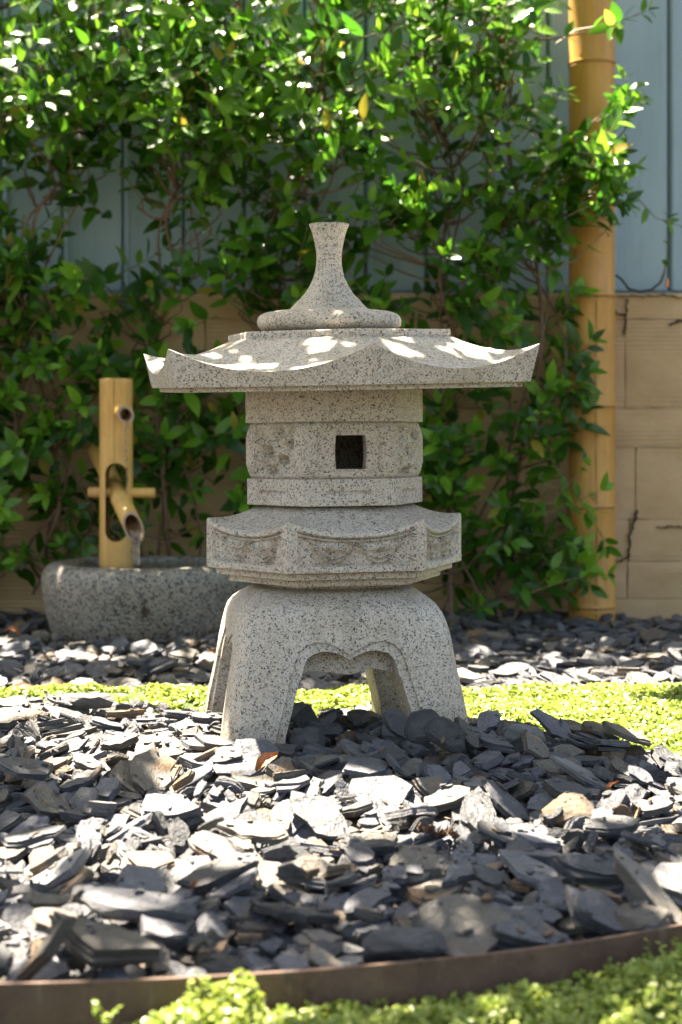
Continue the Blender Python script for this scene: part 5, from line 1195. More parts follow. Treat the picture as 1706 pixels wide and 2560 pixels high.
17,22,97,100,-609,3408,20,132,-24,34,0,33,111,103,258,3447,19,57,9,-17,16,23,107,100,434,3441,30,-124,-15,71,4,45,96,86,476,3459,21,-2,6,-76,
2,44,97,100,616,3442,13,13,48,-41,4,48,108,79,971,3441,-19,5,1,-25,23,54,89,100,-1039,3552,-2,1,4,-107,30,45,108,100,-968,3589,17,20,1,-78,
31,48,108,100,-883,3549,36,-9,6,-41,23,45,108,100,-732,3512,22,-25,-22,88,35,36,95,54,-480,3547,26,75,-4,-85,24,70,98,85,-439,3429,29,8,17,-112,
25,42,111,100,-179,3171,-4,25,7,-100,13,27,102,100,12,3567,11,-2,0,79,13,54,105,100,132,3492,25,19,6,121,25,41,105,100,221,3562,26,-31,2,-4,
6,34,104,100,334,3582,22,-11,9,-17,26,39,113,57,462,3595,30,-54,30,-97,27,31,102,92,683,3572,5,42,-24,-11,10,63,103,54,830,3527,2,28,4,22,
0,26,97,131,-696,3613,25,13,-16,53,26,42,104,52,-508,3632,22,-39,-22,35,25,29,83,100,-615,3737,30,179,2,38,7,35,114,95,117,3787,29,-31,40,171,
16,45,90,100,360,3506,21,-34,-21,-40,25,41,106,100,127,3690,45,104,-33,167,23,18,113,202,739,3692,-6,5,14,10,33,23,112,105,-1095,3697,5,-175,1,-34,
22,39,106,100,-978,3705,56,4,3,28,27,37,86,100,-902,3715,32,8,5,-103,18,43,108,100,-479,3799,18,20,-2,30,2,21,99,100,-389,3759,25,177,-17,23,
14,29,105,111,-106,3734,17,-30,-27,-160,8,45,98,84,-69,3847,21,117,-14,133,7,38,87,44,-32,3784,27,-156,2,-141,1,31,84,100,335,4510,-23,-179,-2,-13,
34,60,90,91,396,3755,13,0,4,65,2,27,95,100,-884,3826,46,-76,-37,52,8,22,86,91,-786,3819,50,-98,-6,-16,25,36,112,100,-459,3846,21,15,24,94,
35,39,86,94,142,4009,12,87,12,166,24,46,95,68,518,3868,12,-12,3,-6,15,69,90,100,-969,3936,47,-14,-23,19,20,63,97,100,-477,3957,15,-18,-3,-5,
4,80,98,38,-350,3895,24,-12,3,-21,6,68,100,100,-131,3964,51,-13,-8,52,0,54,81,100,338,3981,14,8,16,-64,28,50,103,100,-1157,4071,25,18,-32,13,
11,62,94,100,-1089,4036,43,18,8,-46,24,69,107,46,-28,4080,22,0,-25,-57,26,24,112,91,-1144,4099,14,109,11,73,7,29,107,100,-919,4195,31,-72,2,-102,
0,72,111,100,-786,4120,28,-34,20,-52,3,45,97,78,-494,4538,-54,5,0,179,8,29,83,69,-555,2241,-38,89,-5,130,7,23,102,73,-534,2318,-24,-141,-22,31,
16,38,99,100,-300,2188,-32,168,-18,154,2,80,110,100,-717,2349,-1,6,-2,-65,6,27,92,109,-502,2402,-33,-19,-19,11,20,70,113,100,-312,2347,-21,-1,-13,-18,
20,32,92,107,-806,2429,-32,-135,-23,-60,23,51,94,100,-599,2454,-6,1,-3,8,24,16,96,100,-430,2476,-34,-143,-29,127,27,20,106,100,-231,2418,-36,-88,-19,51,
34,31,81,87,44,2433,4,-95,-3,-24,35,41,101,48,124,2436,-21,-131,7,-81,18,37,110,100,-652,2527,-9,-2,31,-152,18,38,111,100,-481,2523,-13,4,18,7,
31,30,95,100,-18,2567,-16,17,13,66,31,16,94,184,147,2530,16,-168,-3,13,8,33,105,61,604,2583,-19,85,-11,37,17,35,97,67,-871,2689,-36,4,1,116,
12,56,102,100,-723,2676,-16,-30,-2,48,34,29,90,100,-549,2665,-18,26,-17,-65,9,43,109,100,-207,2597,-18,156,49,79,9,36,105,100,-29,2624,-23,-174,2,103,
19,43,98,100,268,2668,-21,-20,28,3,22,42,85,100,315,2631,-22,-5,1,-10,3,50,93,70,559,2656,-3,3,9,108,18,42,89,100,806,2612,-9,23,12,32,
10,51,106,66,-773,2726,-12,-5,-3,-26,20,16,97,208,-438,2775,-38,4,-4,12,33,38,91,100,-191,2724,-26,69,-1,80,10,49,108,69,-45,2759,-10,5,-3,-138,
8,80,99,20,97,2755,-13,19,-16,-89,15,60,113,100,396,2693,-9,5,9,-49,14,51,88,100,619,2735,-15,-1,-2,36,11,44,114,100,800,2728,-30,4,-7,65,
19,29,115,100,-812,2783,-11,165,10,79,33,68,83,100,-515,2853,-15,10,2,30,3,45,104,76,-329,2799,2,24,24,80,9,31,94,100,-182,2877,-2,176,11,171,
10,42,81,80,-67,2850,-19,-24,-14,-100,32,42,92,100,228,2826,-24,35,-2,-22,8,61,98,33,351,2855,-6,-5,16,21,26,25,86,44,759,2827,-10,152,5,111,
19,65,100,100,-797,2985,-4,27,-7,5,26,40,97,56,-693,2933,0,6,-28,89,33,32,115,100,-9,2877,-16,143,-16,-67,15,42,109,100,16,2872,-15,136,4,-41,
24,20,96,100,291,2941,-14,140,22,-87,35,39,97,50,561,2870,-25,136,28,-19,19,40,86,100,566,2923,-19,-175,-2,-29,0,31,111,108,678,2966,-25,1,-3,1,
0,31,82,107,764,2922,-25,-178,6,-70,16,61,108,100,883,2933,-38,3,-1,-25,29,45,111,100,-846,2984,-27,21,1,70,19,50,93,100,-688,3005,-27,-10,2,62,
22,34,106,100,-442,2982,-8,24,29,-160,1,36,115,100,-311,3026,-10,-5,-9,-21,8,23,107,87,-30,2987,-17,-18,-24,45,8,29,92,34,5,3000,3,60,4,50,
15,44,108,100,816,2973,-20,-4,36,-34,31,49,87,100,-934,3085,-20,37,-6,-16,4,33,96,100,-811,3079,-6,-93,0,-127,0,34,87,100,-720,3129,-23,-9,9,97,
16,39,107,100,-606,3059,-2,23,8,-34,21,22,106,101,-16,3103,9,-178,6,5,26,35,91,63,59,3056,7,-8,-2,52,2,36,88,100,373,3068,-17,172,18,77,
13,67,82,90,421,3064,-2,21,-25,33,19,43,115,100,566,3113,-2,-35,-20,79,14,46,106,100,767,3089,-23,-29,-14,-44,1,24,101,100,-838,3210,-3,-64,33,-141,
26,46,110,49,-714,3204,6,6,0,-7,35,29,88,63,-568,3177,-4,-57,16,-24,18,27,99,100,-382,3208,3,-30,9,22,5,59,98,87,-315,3144,3,0,25,-17,
28,36,82,100,-220,3218,-1,-55,-11,-61,33,51,94,100,-185,3209,12,-12,-15,-36,28,33,112,100,118,3175,-9,45,1,-62,25,54,101,89,283,3168,1,-3,4,0,
30,27,92,129,340,3158,-10,4,-2,15,30,68,91,100,658,3227,-21,-1,-4,-13,1,74,97,71,817,3219,-3,-19,2,-36,15,43,99,100,923,3177,-20,2,0,-25,
12,19,107,114,-1024,3258,-25,175,-7,129,33,75,84,90,-911,3229,-1,21,-28,26,28,80,101,82,-779,3303,26,9,-11,-23,4,29,84,67,-687,3275,15,174,10,24,
9,49,107,100,-416,3276,13,11,10,35,34,30,100,91,-290,3210,26,149,-7,78,8,43,115,46,-98,3240,2,10,18,42,16,17,100,176,-46,3268,29,-27,-4,104,
17,71,113,61,437,3252,9,29,-1,14,21,25,112,100,519,3241,-9,174,-11,-160,35,23,96,43,612,3299,-4,-111,3,-52,35,26,99,70,935,3270,-19,-66,10,-75,
8,27,87,73,-994,3345,-11,89,-33,67,5,31,102,100,-962,3282,-7,176,-12,-8,4,34,113,100,-556,3430,10,-96,32,-115,19,33,102,100,-355,3382,4,-38,17,138,
34,36,87,100,-285,3248,4,-134,1,-105,11,39,94,100,173,3340,40,-68,-5,-106,34,36,85,76,347,3328,22,151,22,-13,23,26,86,146,723,3403,-12,40,-23,-19,
17,23,95,100,820,3361,14,-86,19,-3,32,21,104,100,874,3347,-28,9,2,-10,34,34,83,100,987,3354,-32,14,7,-17,7,28,110,60,-1034,3472,14,-44,-4,80,
21,37,89,100,-448,3414,47,-18,-12,94,13,36,90,89,298,3505,17,-176,-7,44,10,46,104,73,572,3438,15,19,12,98,31,44,104,100,686,3490,4,0,-5,89,
28,48,108,100,885,3440,-25,24,0,-19,23,36,80,104,-994,3542,16,5,-1,0,22,25,99,100,-831,3559,25,-165,-12,-117,16,57,102,100,-809,3531,26,8,-5,10,
18,30,110,100,-730,3565,30,-11,37,-80,30,43,84,100,-561,3600,22,-21,5,73,7,23,105,73,-121,3116,13,53,6,157,7,32,104,100,-130,3497,40,15,5,-47,
18,28,110,100,244,3519,37,22,8,-176,2,27,107,100,295,3349,13,179,-1,-13,34,28,94,99,278,3559,42,-145,12,-76,7,23,97,100,584,3619,2,4,10,19,
19,34,89,100,667,3558,4,45,12,-51,35,27,96,73,-1068,3599,6,86,16,-122,2,59,103,74,-1027,3634,24,12,3,-13,30,35,113,100,-766,3727,41,-142,15,39,
6,28,100,104,-543,3672,16,-53,-1,-78,32,53,82,83,-466,3611,34,-19,6,-130,25,26,104,100,85,3796,52,-159,4,-135,28,35,110,100,181,3444,12,32,-4,6,
27,60,86,93,292,3624,45,22,-9,-21,33,28,94,100,468,3679,30,82,7,115,24,54,101,59,618,3650,19,14,-2,15,29,29,103,100,723,3687,6,-2,-12,-37,
10,35,108,97,-1088,3699,18,-173,1,-61,8,19,109,100,-946,3748,58,-89,-8,-68,25,58,100,82,-892,3693,54,-7,5,-8,13,27,81,59,-729,3783,29,39,-6,33,
24,38,92,84,-648,3803,39,132,-58,138,22,66,83,90,-453,3725,33,-19,3,20,30,23,88,100,-583,3652,36,72,13,117,7,80,101,34,-260,3779,39,6,13,43,
22,44,90,100,79,3842,25,0,0,165,3,31,95,100,-59,3779,47,31,30,-8,8,52,86,38,95,3745,48,-28,7,62,20,39,102,100,436,3780,19,25,11,63,
15,21,95,127,-918,3765,25,-170,-7,-153,5,26,91,99,-682,3888,51,102,29,5,18,19,111,100,-574,3842,24,5,3,-58,26,30,106,73,-487,3900,15,110,51,69,
0,73,91,100,-399,3811,21,-6,10,-89,29,25,90,101,-127,3833,42,-176,-4,120,15,17,113,155,-23,3828,13,-114,45,-49,2,66,105,100,-161,3774,59,-27,-17,130,
23,39,92,100,-77,3918,51,14,-44,120,11,49,89,100,442,3937,6,18,-5,-27,3,44,108,79,-700,4053,41,4,12,47,0,41,111,100,-481,4027,17,-7,5,34,
9,58,107,100,-408,3686,35,-32,1,1,17,39,99,59,-535,4097,21,-159,-18,96,11,41,84,100,-517,4085,13,66,9,-82,31,52,94,100,25,4120,12,15,20,-36,
11,27,88,100,-1173,4295,19,93,-10,-3,4,38,87,100,-1076,4216,23,-84,-4,-131,2,31,96,70,-464,4178,10,153,-9,-26,34,27,87,100,-641,2271,-27,177,4,-61,
11,23,80,100,-596,2232,-30,-178,-1,-70,12,23,83,100,-542,2245,-21,73,5,126,21,41,115,100,-121,2311,-28,-38,16,-12,18,53,84,100,110,2277,-33,4,-3,170,
22,55,111,100,-620,2339,10,4,-22,24,25,29,107,100,-313,2332,-7,-11,-13,18,21,32,92,100,62,2334,-29,-164,11,-25,29,54,110,100,118,2364,-20,-18,-19,34,
25,57,109,85,-803,2462,-19,-2,20,104,13,33,102,100,-698,2504,-25,73,3,-33,6,37,104,100,-405,2451,-15,-42,-4,49,18,28,107,100,-367,2436,-30,99,5,-82,
0,34,85,100,-198,2426,-38,-166,9,-113,21,18,84,123,-17,2450,6,-23,-15,-67,2,41,94,100,330,2398,-28,19,20,-29,28,35,103,100,-815,2563,-35,9,-11,75,
0,41,103,100,-773,2598,-25,4,-8,-42,13,23,107,71,-476,2570,-4,-52,-12,39,28,24,93,100,-403,2558,7,-129,18,5,1,30,104,100,122,2483,-25,-131,52,121,
25,25,106,100,279,2588,-14,-34,-29,-88,17,38,85,61,375,2547,-7,26,-7,62,1,28,114,100,-775,2653,-34,-24,0,-45,11,33,94,100,-576,2606,-30,39,20,151,
26,16,90,100,-419,2651,-24,-56,25,-5,3,34,95,100,-182,2627,-13,93,35,42,0,29,97,115,10,2683,-12,16,-18,-46,29,16,110,157,243,2607,-9,-177,-2,-34,
30,40,90,100,342,2638,-12,-11,0,-13,29,63,92,100,510,2595,-1,6,-15,20,4,80,87,46,597,2604,10,-20,9,-67,28,64,80,100,700,2586,-13,12,10,-37,
33,42,112,100,-848,2656,-30,34,-3,60,24,27,107,100,-442,2756,-29,-119,18,-5,16,33,82,100,-365,2703,-11,9,5,-44,5,34,109,100,-28,2722,-20,-36,32,-116,
7,42,92,80,18,2750,-21,-46,-12,-12,22,43,105,69,130,2714,22,174,-3,17,20,25,82,100,185,2688,10,174,11,164,24,62,97,52,473,2719,-17,-5,0,-134,
15,26,108,100,498,2746,11,-149,-16,53,29,20,85,126,588,2726,-8,13,10,-127,9,24,114,100,764,2737,-22,-123,-17,85,9,34,91,100,-770,2810,3,163,4,-8,
28,40,85,100,-748,2848,-20,-11,-7,75,17,26,94,45,-486,2818,-2,-8,-41,41,14,40,80,100,-461,2794,-4,-23,-51,57,17,27,110,86,92,2814,-11,161,6,68,
17,20,98,100,185,2873,-20,161,1,160,7,57,104,59,338,2784,-11,25,-12,-1,5,37,92,100,818,2796,-30,-173,23,-143,10,29,108,100,-735,2899,9,-66,-43,176,
19,42,103,100,-562,2923,-7,-17,13,-10,17,24,86,95,-516,2951,-4,6,5,125,14,26,86,122,-417,2883,-17,0,5,-68,30,31,96,112,-330,2867,-7,-113,9,132,
17,67,90,35,-196,2924,1,3,-5,-48,2,38,109,100,-107,2895,-8,15,7,34,3,24,112,100,-69,2888,-15,16,-28,53,11,22,109,132,558,2923,-12,-171,0,-108,
12,38,80,100,582,2960,-14,14,-40,25,1,20,83,100,834,2911,-36,35,-6,106,24,36,91,100,-841,3041,-14,-133,31,-80,11,26,84,100,-699,3048,-14,-135,6,22,
28,36,99,100,-617,3024,-9,6,-7,-8,27,37,81,100,-523,2971,-24,49,-30,33,22,37,87,100,-465,2961,-4,46,-24,-46,15,28,112,100,-330,2980,-22,174,-5,167,
20,36,87,100,198,3083,-13,1,5,-69,21,39,87,100,219,3028,-18,122,-9,-104,15,42,110,100,534,2993,-28,19,11,-3,22,47,109,100,616,2989,-19,-10,2,2,
4,80,98,47,700,3029,-4,9,-12,-29,31,53,108,100,824,3042,-18,-15,-12,-91,31,39,100,100,-828,3028,-7,-40,17,-108,28,35,91,94,-711,3034,10,171,-7,10,
21,26,101,100,-555,3044,-22,-109,-20,-139,33,25,85,100,-271,3116,-10,-156,-15,-5,18,50,98,100,254,3037,8,-10,24,-103,20,34,102,100,562,3107,10,23,-40,-17,
4,62,97,62,708,3082,-6,-15,26,-9,24,30,108,53,-907,3133,4,-175,0,37,2,38,112,100,-801,3199,-6,-102,34,-149,1,43,113,100,-334,3202,8,-33,-3,-55,
27,42,114,100,-191,3070,-3,-41,29,-144,2,29,88,100,9,3220,20,39,-15,7,17,69,90,33,533,3177,-6,4,4,-30,1,33,93,100,729,3195,3,176,0,-68,
32,36,107,100,883,3173,-8,10,9,-95,11,41,86,100,-957,3245,-24,-173,-3,18,20,53,101,100,-932,3331,0,9,-18,76,21,78,91,83,-776,3198,32,13,3,-33,
3,43,84,80,-514,3256,8,-80,14,-40,10,43,82,79,146,3186,7,-29,-7,126,24,37,93,86,145,3235,16,104,-21,11,8,45,101,44,262,3265,8,-38,-6,-10,
33,34,87,100,368,3250,-1,-166,40,-144,9,26,91,100,525,3272,11,-105,-6,-17,8,18,88,100,771,3349,-8,-9,7,-41,15,44,106,100,800,3318,-9,-8,4,18,
10,33,91,100,-987,3322,-9,-45,17,-158,2,29,112,75,-803,3364,32,-41,-12,9,16,49,86,100,-238,3259,12,-5,-2,-72,8,20,98,100,-82,3225,8,-20,6,77,
6,36,112,100,137,3335,14,24,35,125,27,37,83,75,322,3305,5,-168,0,1,30,48,105,100,399,3366,16,4,-1,13,2,31,108,71,832,3404,8,109,-20,-42,
14,74,112,100,900,3373,-13,-4,-6,-88,31,41,107,100,939,3356,-25,7,-18,-29,6,39,94,100,-1054,3484,13,-21,-43,24,35,53,104,37,-946,3486,22,-15,2,81,
32,45,110,98,-765,3450,36,9,0,-32,7,27,82,100,-539,3493,16,-1,-2,76,24,27,115,100,-78,3317,-4,5,3,-73,7,38,81,88,144,3422,22,-10,-2,15,
33,43,105,100,334,3478,22,9,1,-20,6,38,88,100,368,3447,38,-15,-17,25,23,37,99,102,571,3496,17,12,-38,-24,3,69,108,50,819,3468,-5,-6,3,-12,
21,56,100,100,999,3481,-21,-12,9,0,14,32,86,100,-1024,3550,7,2,-4,54,31,43,99,100,-859,3591,34,6,0,134,13,37,89,44,-839,3516,45,-174,-8,136,
28,29,100,100,-681,3579,44,166,-6,-113,33,44,89,100,-511,3591,22,32,-20,-120,22,45,97,100,-261,3081,15,-9,-27,-107,34,40,80,100,-35,3559,36,-23,13,-13,
14,38,84,100,53,3563,32,20,28,172,28,40,82,100,189,3631,28,-84,-11,-167,2,23,113,100,242,3594,23,137,-1,165,35,23,112,85,350,3608,21,-176,-5,173,
3,33,93,100,389,3567,19,5,1,-43,9,27,108,110,634,3515,3,-116,-8,-96,10,30,113,100,707,3579,2,44,18,-53,7,39,93,87,921,3568,-23,-90,9,-36,
19,36,114,100,-1076,3554,3,-6,-16,36,31,37,99,100,-803,3677,29,-6,4,-11,15,47,103,100,-663,3664,29,-3,5,-5,1,29,88,100,-603,3668,32,105,-13,-63,
35,41,107,47,-516,3650,31,161,47,119,19,27,108,115,8,3604,25,32,-7,115,4,29,110,66,118,3658,42,-170,6,-18,10,29,100,100,258,3627,23,65,-18,166,
14,41,84,100,489,3497,23,-18,-12,127,17,41,92,57,522,3733,14,-174,-11,58,11,48,90,100,786,3645,-4,5,6,-24,24,19,86,100,-864,3647,34,-85,21,50,
23,44,91,100,-758,3708,41,41,16,37,29,53,106,100,-504,3722,45,35,-4,-88,5,29,85,100,-462,3746,40,-4,-19,-54,28,45,91,100,-408,3956,28,-163,-16,-147,
18,23,107,100,-104,3682,23,-175,0,65,33,33,115,100,371,3781,17,112,-49,-132,19,33,101,100,508,3791,17,37,-24,10,7,41,89,82,-1107,3827,40,22,1,11,
26,65,95,34,-709,3813,56,16,-28,-156,35,47,113,41,-628,3848,26,-9,-11,46,30,65,115,100,-551,3861,35,-11,-1,2,20,46,94,100,-490,3855,52,172,2,9,
24,21,103,100,6,3842,25,-180,12,-30,34,42,92,100,163,3942,26,137,56,-96,32,33,91,65,470,3890,27,56,-40,-159,12,70,106,88,-1163,3950,26,3,-17,-32,
27,36,100,100,-1018,3925,37,37,-6,-87,19,30,96,100,-822,3956,56,-159,-25,76,27,80,92,64,-557,3931,35,6,-14,-108,15,42,113,100,-441,3990,17,-14,10,18,
24,66,114,48,-329,3953,26,-19,13,18,22,45,113,100,359,3940,19,7,4,-22,19,52,106,100,427,3921,11,20,8,-75,34,39,105,100,-1183,3974,34,163,-8,40,
23,45,111,100,-1107,3996,16,-1,-15,-14,8,26,84,39,-1032,4061,45,102,-23,-167,35,40,94,48,-767,4101,47,31,47,-60,0,59,105,100,-677,4018,47,5,23,-62,
35,35,113,57,-631,4112,31,-158,1,71,4,22,83,100,-743,3824,46,-172,5,69,26,42,83,98,-83,4094,9,-176,26,107,11,28,107,100,-66,4015,24,-157,-8,-45,
3,45,114,77,119,4052,0,29,-9,-17,33,44,98,100,-1130,4164,26,-15,-28,17,18,30,93,100,-660,5040,-52,0,3,-160,15,25,103,100,-1245,4240,-9,-178,7,110,
22,29,115,100,-737,2286,-17,-40,11,-6,15,34,98,100,-632,2225,-36,3,14,79,1,41,110,100,-345,2285,-24,-178,2,175,3,19,112,100,-91,2322,-37,-91,8,134,
34,38,108,100,-791,2294,-33,-172,-7,135,16,27,91,113,-494,2393,-21,13,-23,-54,31,43,106,100,-314,2375,-8,-21,14,52,25,27,101,100,-217,2374,-22,0,-2,35,
20,26,97,130,-155,2375,-34,20,-25,-99,13,32,80,50,43,2379,-8,-83,2,27,16,28,106,100,162,2302,-25,40,27,-49,10,22,95,100,-542,2453,-15,-96,2,147,
34,41,95,100,-535,2417,-21,-10,3,-52,2,28,110,100,-355,2420,-25,-100,-44,101,27,44,83,100,57,2490,-13,1,-1,-20,13,28,86,100,364,2469,-37,82,-5,-129,
17,34,107,100,-603,2545,11,80,-16,-51,11,44,106,100,-597,2515,-4,-3,-4,-42,27,33,83,100,-132,2583,-23,111,-35,179,12,16,98,136,83,2534,-5,6,18,24,
1,45,104,100,493,2516,-1,-5,17,-26,20,67,107,100,552,2476,-11,12,-13,38,0,31,88,108,-770,2667,-26,13,6,91,24,31,106,100,-750,2684,-12,14,-35,-47,
30,28,92,100,-567,2688,-2,150,5,9,0,21,106,160,17,2653,-4,-22,-22,19,35,20,104,95,178,2659,8,-85,-23,-9,6,28,109,103,633,2661,-4,30,5,-151,
28,30,115,100,-868,2751,-32,-21,-12,106,1,31,83,100,-646,2720,-27,11,30,38,11,38,90,100,-569,2754,-18,-148,14,-93,3,29,95,100,-441,2731,-31,95,-24,-27,
28,20,95,118,-206,2709,-31,-64,12,-112,35,39,97,50,-176,2713,-22,-25,19,67,27,26,102,100,2,2689,-31,54,36,158,33,42,80,100,154,2795,-3,-11,1,-15,
18,45,105,100,217,2738,-6,14,-20,-97,22,36,105,100,286,2701,-20,121,-21,-87,28,40,85,100,404,2748,-10,-123,-14,-35,34,28,108,100,655,2801,-7,-175,24,-12,
1,55,90,96,682,2709,2,-12,-23,57,35,30,87,33,798,2697,-20,-153,-14,24,26,34,90,100,-889,2840,-30,-91,-10,40,23,32,105,118,-653,2845,-2,179,12,-99,
28,20,110,115,-545,2743,-17,7,9,-71,6,16,97,183,-316,2798,9,-23,30,-15,7,37,100,91,-228,2864,6,-41,14,-14,33,32,90,100,564,2848,-1,-9,-25,-58,
16,33,102,100,625,2837,-16,-160,15,95,35,35,92,55,687,2811,-15,6,7,-54,12,36,96,100,744,2790,-5,-26,2,-69,24,75,90,43,-876,2899,-15,30,19,-46,
8,30,107,66,-778,2914,-19,110,15,-102,22,32,86,100,-639,2891,5,12,7,32,10,20,97,100,0,2912,-21,0,-2,171,25,32,83,100,66,2866,-7,58,-2,-6,
21,48,113,100,112,2915,-19,-10,-14,25,21,38,111,85,535,2889,5,159,-6,42,26,80,85,24,720,2962,7,20,-8,29,22,26,110,100,796,2935,-25,4,5,4,
23,21,96,181,-965,3038,-29,-28,12,103,8,26,85,76,-730,2992,-23,83,8,-89,12,43,98,100,-482,3003,0,-145,-17,-1,16,49,105,100,-346,3015,-3,5,-13,-22,
7,36,111,94,-135,2937,5,-65,6,-80,19,27,89,116,29,3121,13,151,-5,28,10,33,84,100,109,2878,-10,162,-37,4,29,34,94,100,258,2985,5,15,20,26,
21,25,80,100,573,3034,-13,-14,-1,8,22,37,82,100,689,2990,-9,88,11,-40,13,18,87,100,915,2983,-40,-177,-4,48,28,52,97,100,-978,3062,-19,25,8,147,
21,36,86,100,-838,3110,-7,159,4,-69,30,29,88,117,-663,3070,-24,-115,-4,9,1,32,103,100,-530,3089,-14,171,-20,-12,29,22,88,115,-399,3062,-12,-75,66,40,
14,26,109,100,-141,3056,-1,-163,-20,103,14,30,92,100,7,3120,27,154,-5,22,33,27,110,100,12,3122,13,-27,4,53,12,21,113,104,284,2765,-33,-92,-17,167,
8,30,85,100,645,3139,-10,91,-21,-70,1,62,110,84,781,3088,-6,-22,-5,-40,26,61,109,36,907,3105,-7,-10,10,-18,4,46,100,42,-946,3212,3,-158,-24,23,
20,44,114,100,-792,3128,21,172,-34,-61,35,31,83,63,-689,3170,-16,36,-20,52,18,42,109,100,-551,3227,4,-9,5,-141,13,59,101,54,-516,3171,9,20,-4,-81,
25,44,89,100,-64,2954,-9,-5,-16,23,1,24,92,100,-64,3136,20,177,4,-10,32,33,103,100,38,3226,3,-12,7,86,20,40,110,100,163,3203,11,-35,41,-34,
2,25,85,100,499,3119,8,-82,-5,93,15,42,99,100,628,3191,-10,174,-20,169,9,55,102,100,824,3234,10,15,6,110,29,28,106,100,882,3221,-21,-13,50,49,
20,29,91,116,-849,3315,-7,-3,-5,74,28,31,85,100,-853,3318,1,-1,-3,108,19,50,93,100,-628,3235,11,-16,17,-170,10,36,81,94,-585,3291,5,89,23,-131,
16,35,111,100,-523,3302,33,150,-22,78,16,24,113,100,-368,3295,33,-176,13,-27,12,23,88,100,-319,3244,14,-81,-1,-145,19,33,101,100,-157,3214,23,-16,5,21,
7,44,86,77,42,3243,29,60,-4,-3,3,35,106,98,522,3238,7,6,8,18,20,36,97,100,600,3307,11,-9,11,37,35,31,106,32,697,3204,7,-129,-10,-79,
8,28,88,66,839,3305,7,163,40,-69,32,80,102,47,-899,3358,25,23,-9,46,11,37,87,100,-817,3443,36,-156,-13,68,18,30,92,100,-512,3385,28,-81,10,-57,
19,24,94,100,-355,3390,20,-8,-40,50,28,28,90,100,125,3370,15,20,-19,51,16,58,110,100,330,3242,19,14,-30,-65,33,28,84,100,423,3344,18,6,-45,113,
12,38,108,100,633,3371,8,-2,9,-69,16,38,114,100,745,3351,-10,0,-5,-99,22,41,94,100,874,3348,11,-155,-7,-116,16,51,88,100,928,3430,-9,-25,-6,-89,
33,41,115,100,1021,3402,-28,9,-8,-34,29,21,113,122,-1059,3482,20,43,-20,-65,23,41,83,100,-522,3459,28,-27,30,70,33,31,109,100,-381,3426,17,-137,-18,37,
31,51,112,100,-67,3424,37,4,-7,-11,35,26,92,75,225,3425,19,121,-26,-137,15,44,110,100,499,3410,32,13,-1,32,6,50,100,100,730,3324,11,-7,-19,-106,
19,37,88,100,820,3484,10,2,-5,81,25,33,90,100,-949,3550,24,6,6,28,13,40,107,81,-943,3599,39,-2,-9,56,15,41,114,100,-748,3515,26,-9,-33,55,
25,25,114,100,-13,3572,25,60,-35,-22,30,39,111,100,187,3604,30,172,-34,-164,24,39,102,100,347,3541,31,51,8,50,18,27,86,100,648,3525,0,44,-10,-77,
21,38,94,100,753,3453,12,-165,-15,11,8,34,91,59,973,3530,-26,112,24,123,32,30,83,100,-1001,3582,10,50,17,136,26,46,87,48,-845,3628,38,-3,-3,-89,
23,38,92,100,-797,3590,36,4,-6,36,21,31,91,100,-653,3660,39,4,8,87,18,38,86,100,-628,3623,38,17,-18,-9,25,38,88,100,111,3613,35,0,-19,-18,
25,45,94,100,20,3613,31,-38,3,-62,26,29,82,75,49,3662,25,-3,-1,60,20,50,83,100,739,3607,-1,-19,27,-62,19,56,106,100,-894,3720,67,8,4,77,
17,39,106,59,-732,3724,47,-158,-38,116,11,50,106,100,-701,3768,50,-16,3,44,20,24,105,100,-547,3676,39,160,-3,-17,29,36,103,100,-408,3776,40,99,-13,-44,
27,32,107,86,-355,3722,46,175,8,-136,11,28,109,100,-96,3712,50,-145,7,-30,22,21,102,101,-25,3706,7,-178,-2,-146,23,39,101,100,-34,3610,28,14,-8,177,
13,30,92,100,397,3797,18,27,-16,-132,12,42,88,100,457,3840,32,-180,-29,153,4,54,82,71,-1035,3816,36,-24,18,-172,1,25,84,100,-735,3873,51,87,17,-107,
28,23,94,103,-600,3821,17,21,-28,72,34,47,81,100,-342,3674,33,-4,12,33,7,27,95,100,-53,3664,40,87,42,19,28,24,109,100,165,3883,43,177,13,-4,
5,53,112,97,336,3821,24,-22,0,-73,32,80,98,53,-1039,3913,53,16,7,-147,20,46,113,100,-638,3929,36,-18,17,-68,1,25,97,100,143,4048,30,167,4,84,
11,30,113,100,346,3951,32,-2,2,-148,13,45,88,71,400,3896,13,13,22,-106,6,45,87,100,-1065,4002,48,7,-26,49,28,38,93,100,-954,4125,47,173,-18,42,
16,37,80,100,-606,4045,33,-148,3,39,28,22,83,108,-629,4028,29,172,-1,-43,16,28,113,110,-504,4037,8,22,0,27,22,44,89,100,-392,4019,16,7,24,-36,
28,25,107,100,-310,3806,47,64,-14,-129,28,72,100,92,67,3983,31,9,-2,78,7,57,106,58,-1184,4159,28,1,-15,39,8,75,106,26,-981,4176,42,-18,7,85,
35,36,106,55,-734,4134,41,165,29,119,32,26,85,83,-465,4053,29,156,2,19,24,30,109,100,-60,4454,-37,-180,-1,2,24,32,107,99,-849,4268,15,19,32,179,
12,39,101,100,-803,4248,26,7,-23,-85,19,42,95,100,-688,4254,7,-26,0,0,6,42,90,100,-522,4167,7,-49,2,108,10,43,112,79,-411,4245,-3,-109,0,-14,
28,58,81,100,-716,2188,-29,5,-11,-23,12,41,93,100,-515,2248,-4,9,4,-30,12,33,91,92,-587,2240,-16,-180,-1,74,3,23,98,74,-199,2282,-8,179,-11,-100,
1,24,88,100,-115,2216,-13,-176,20,-177,14,18,102,175,-703,2337,23,-9,-5,73,6,66,103,100,-647,2451,3,3,5,-155,16,34,102,100,-203,2418,-25,-158,-24,-28,
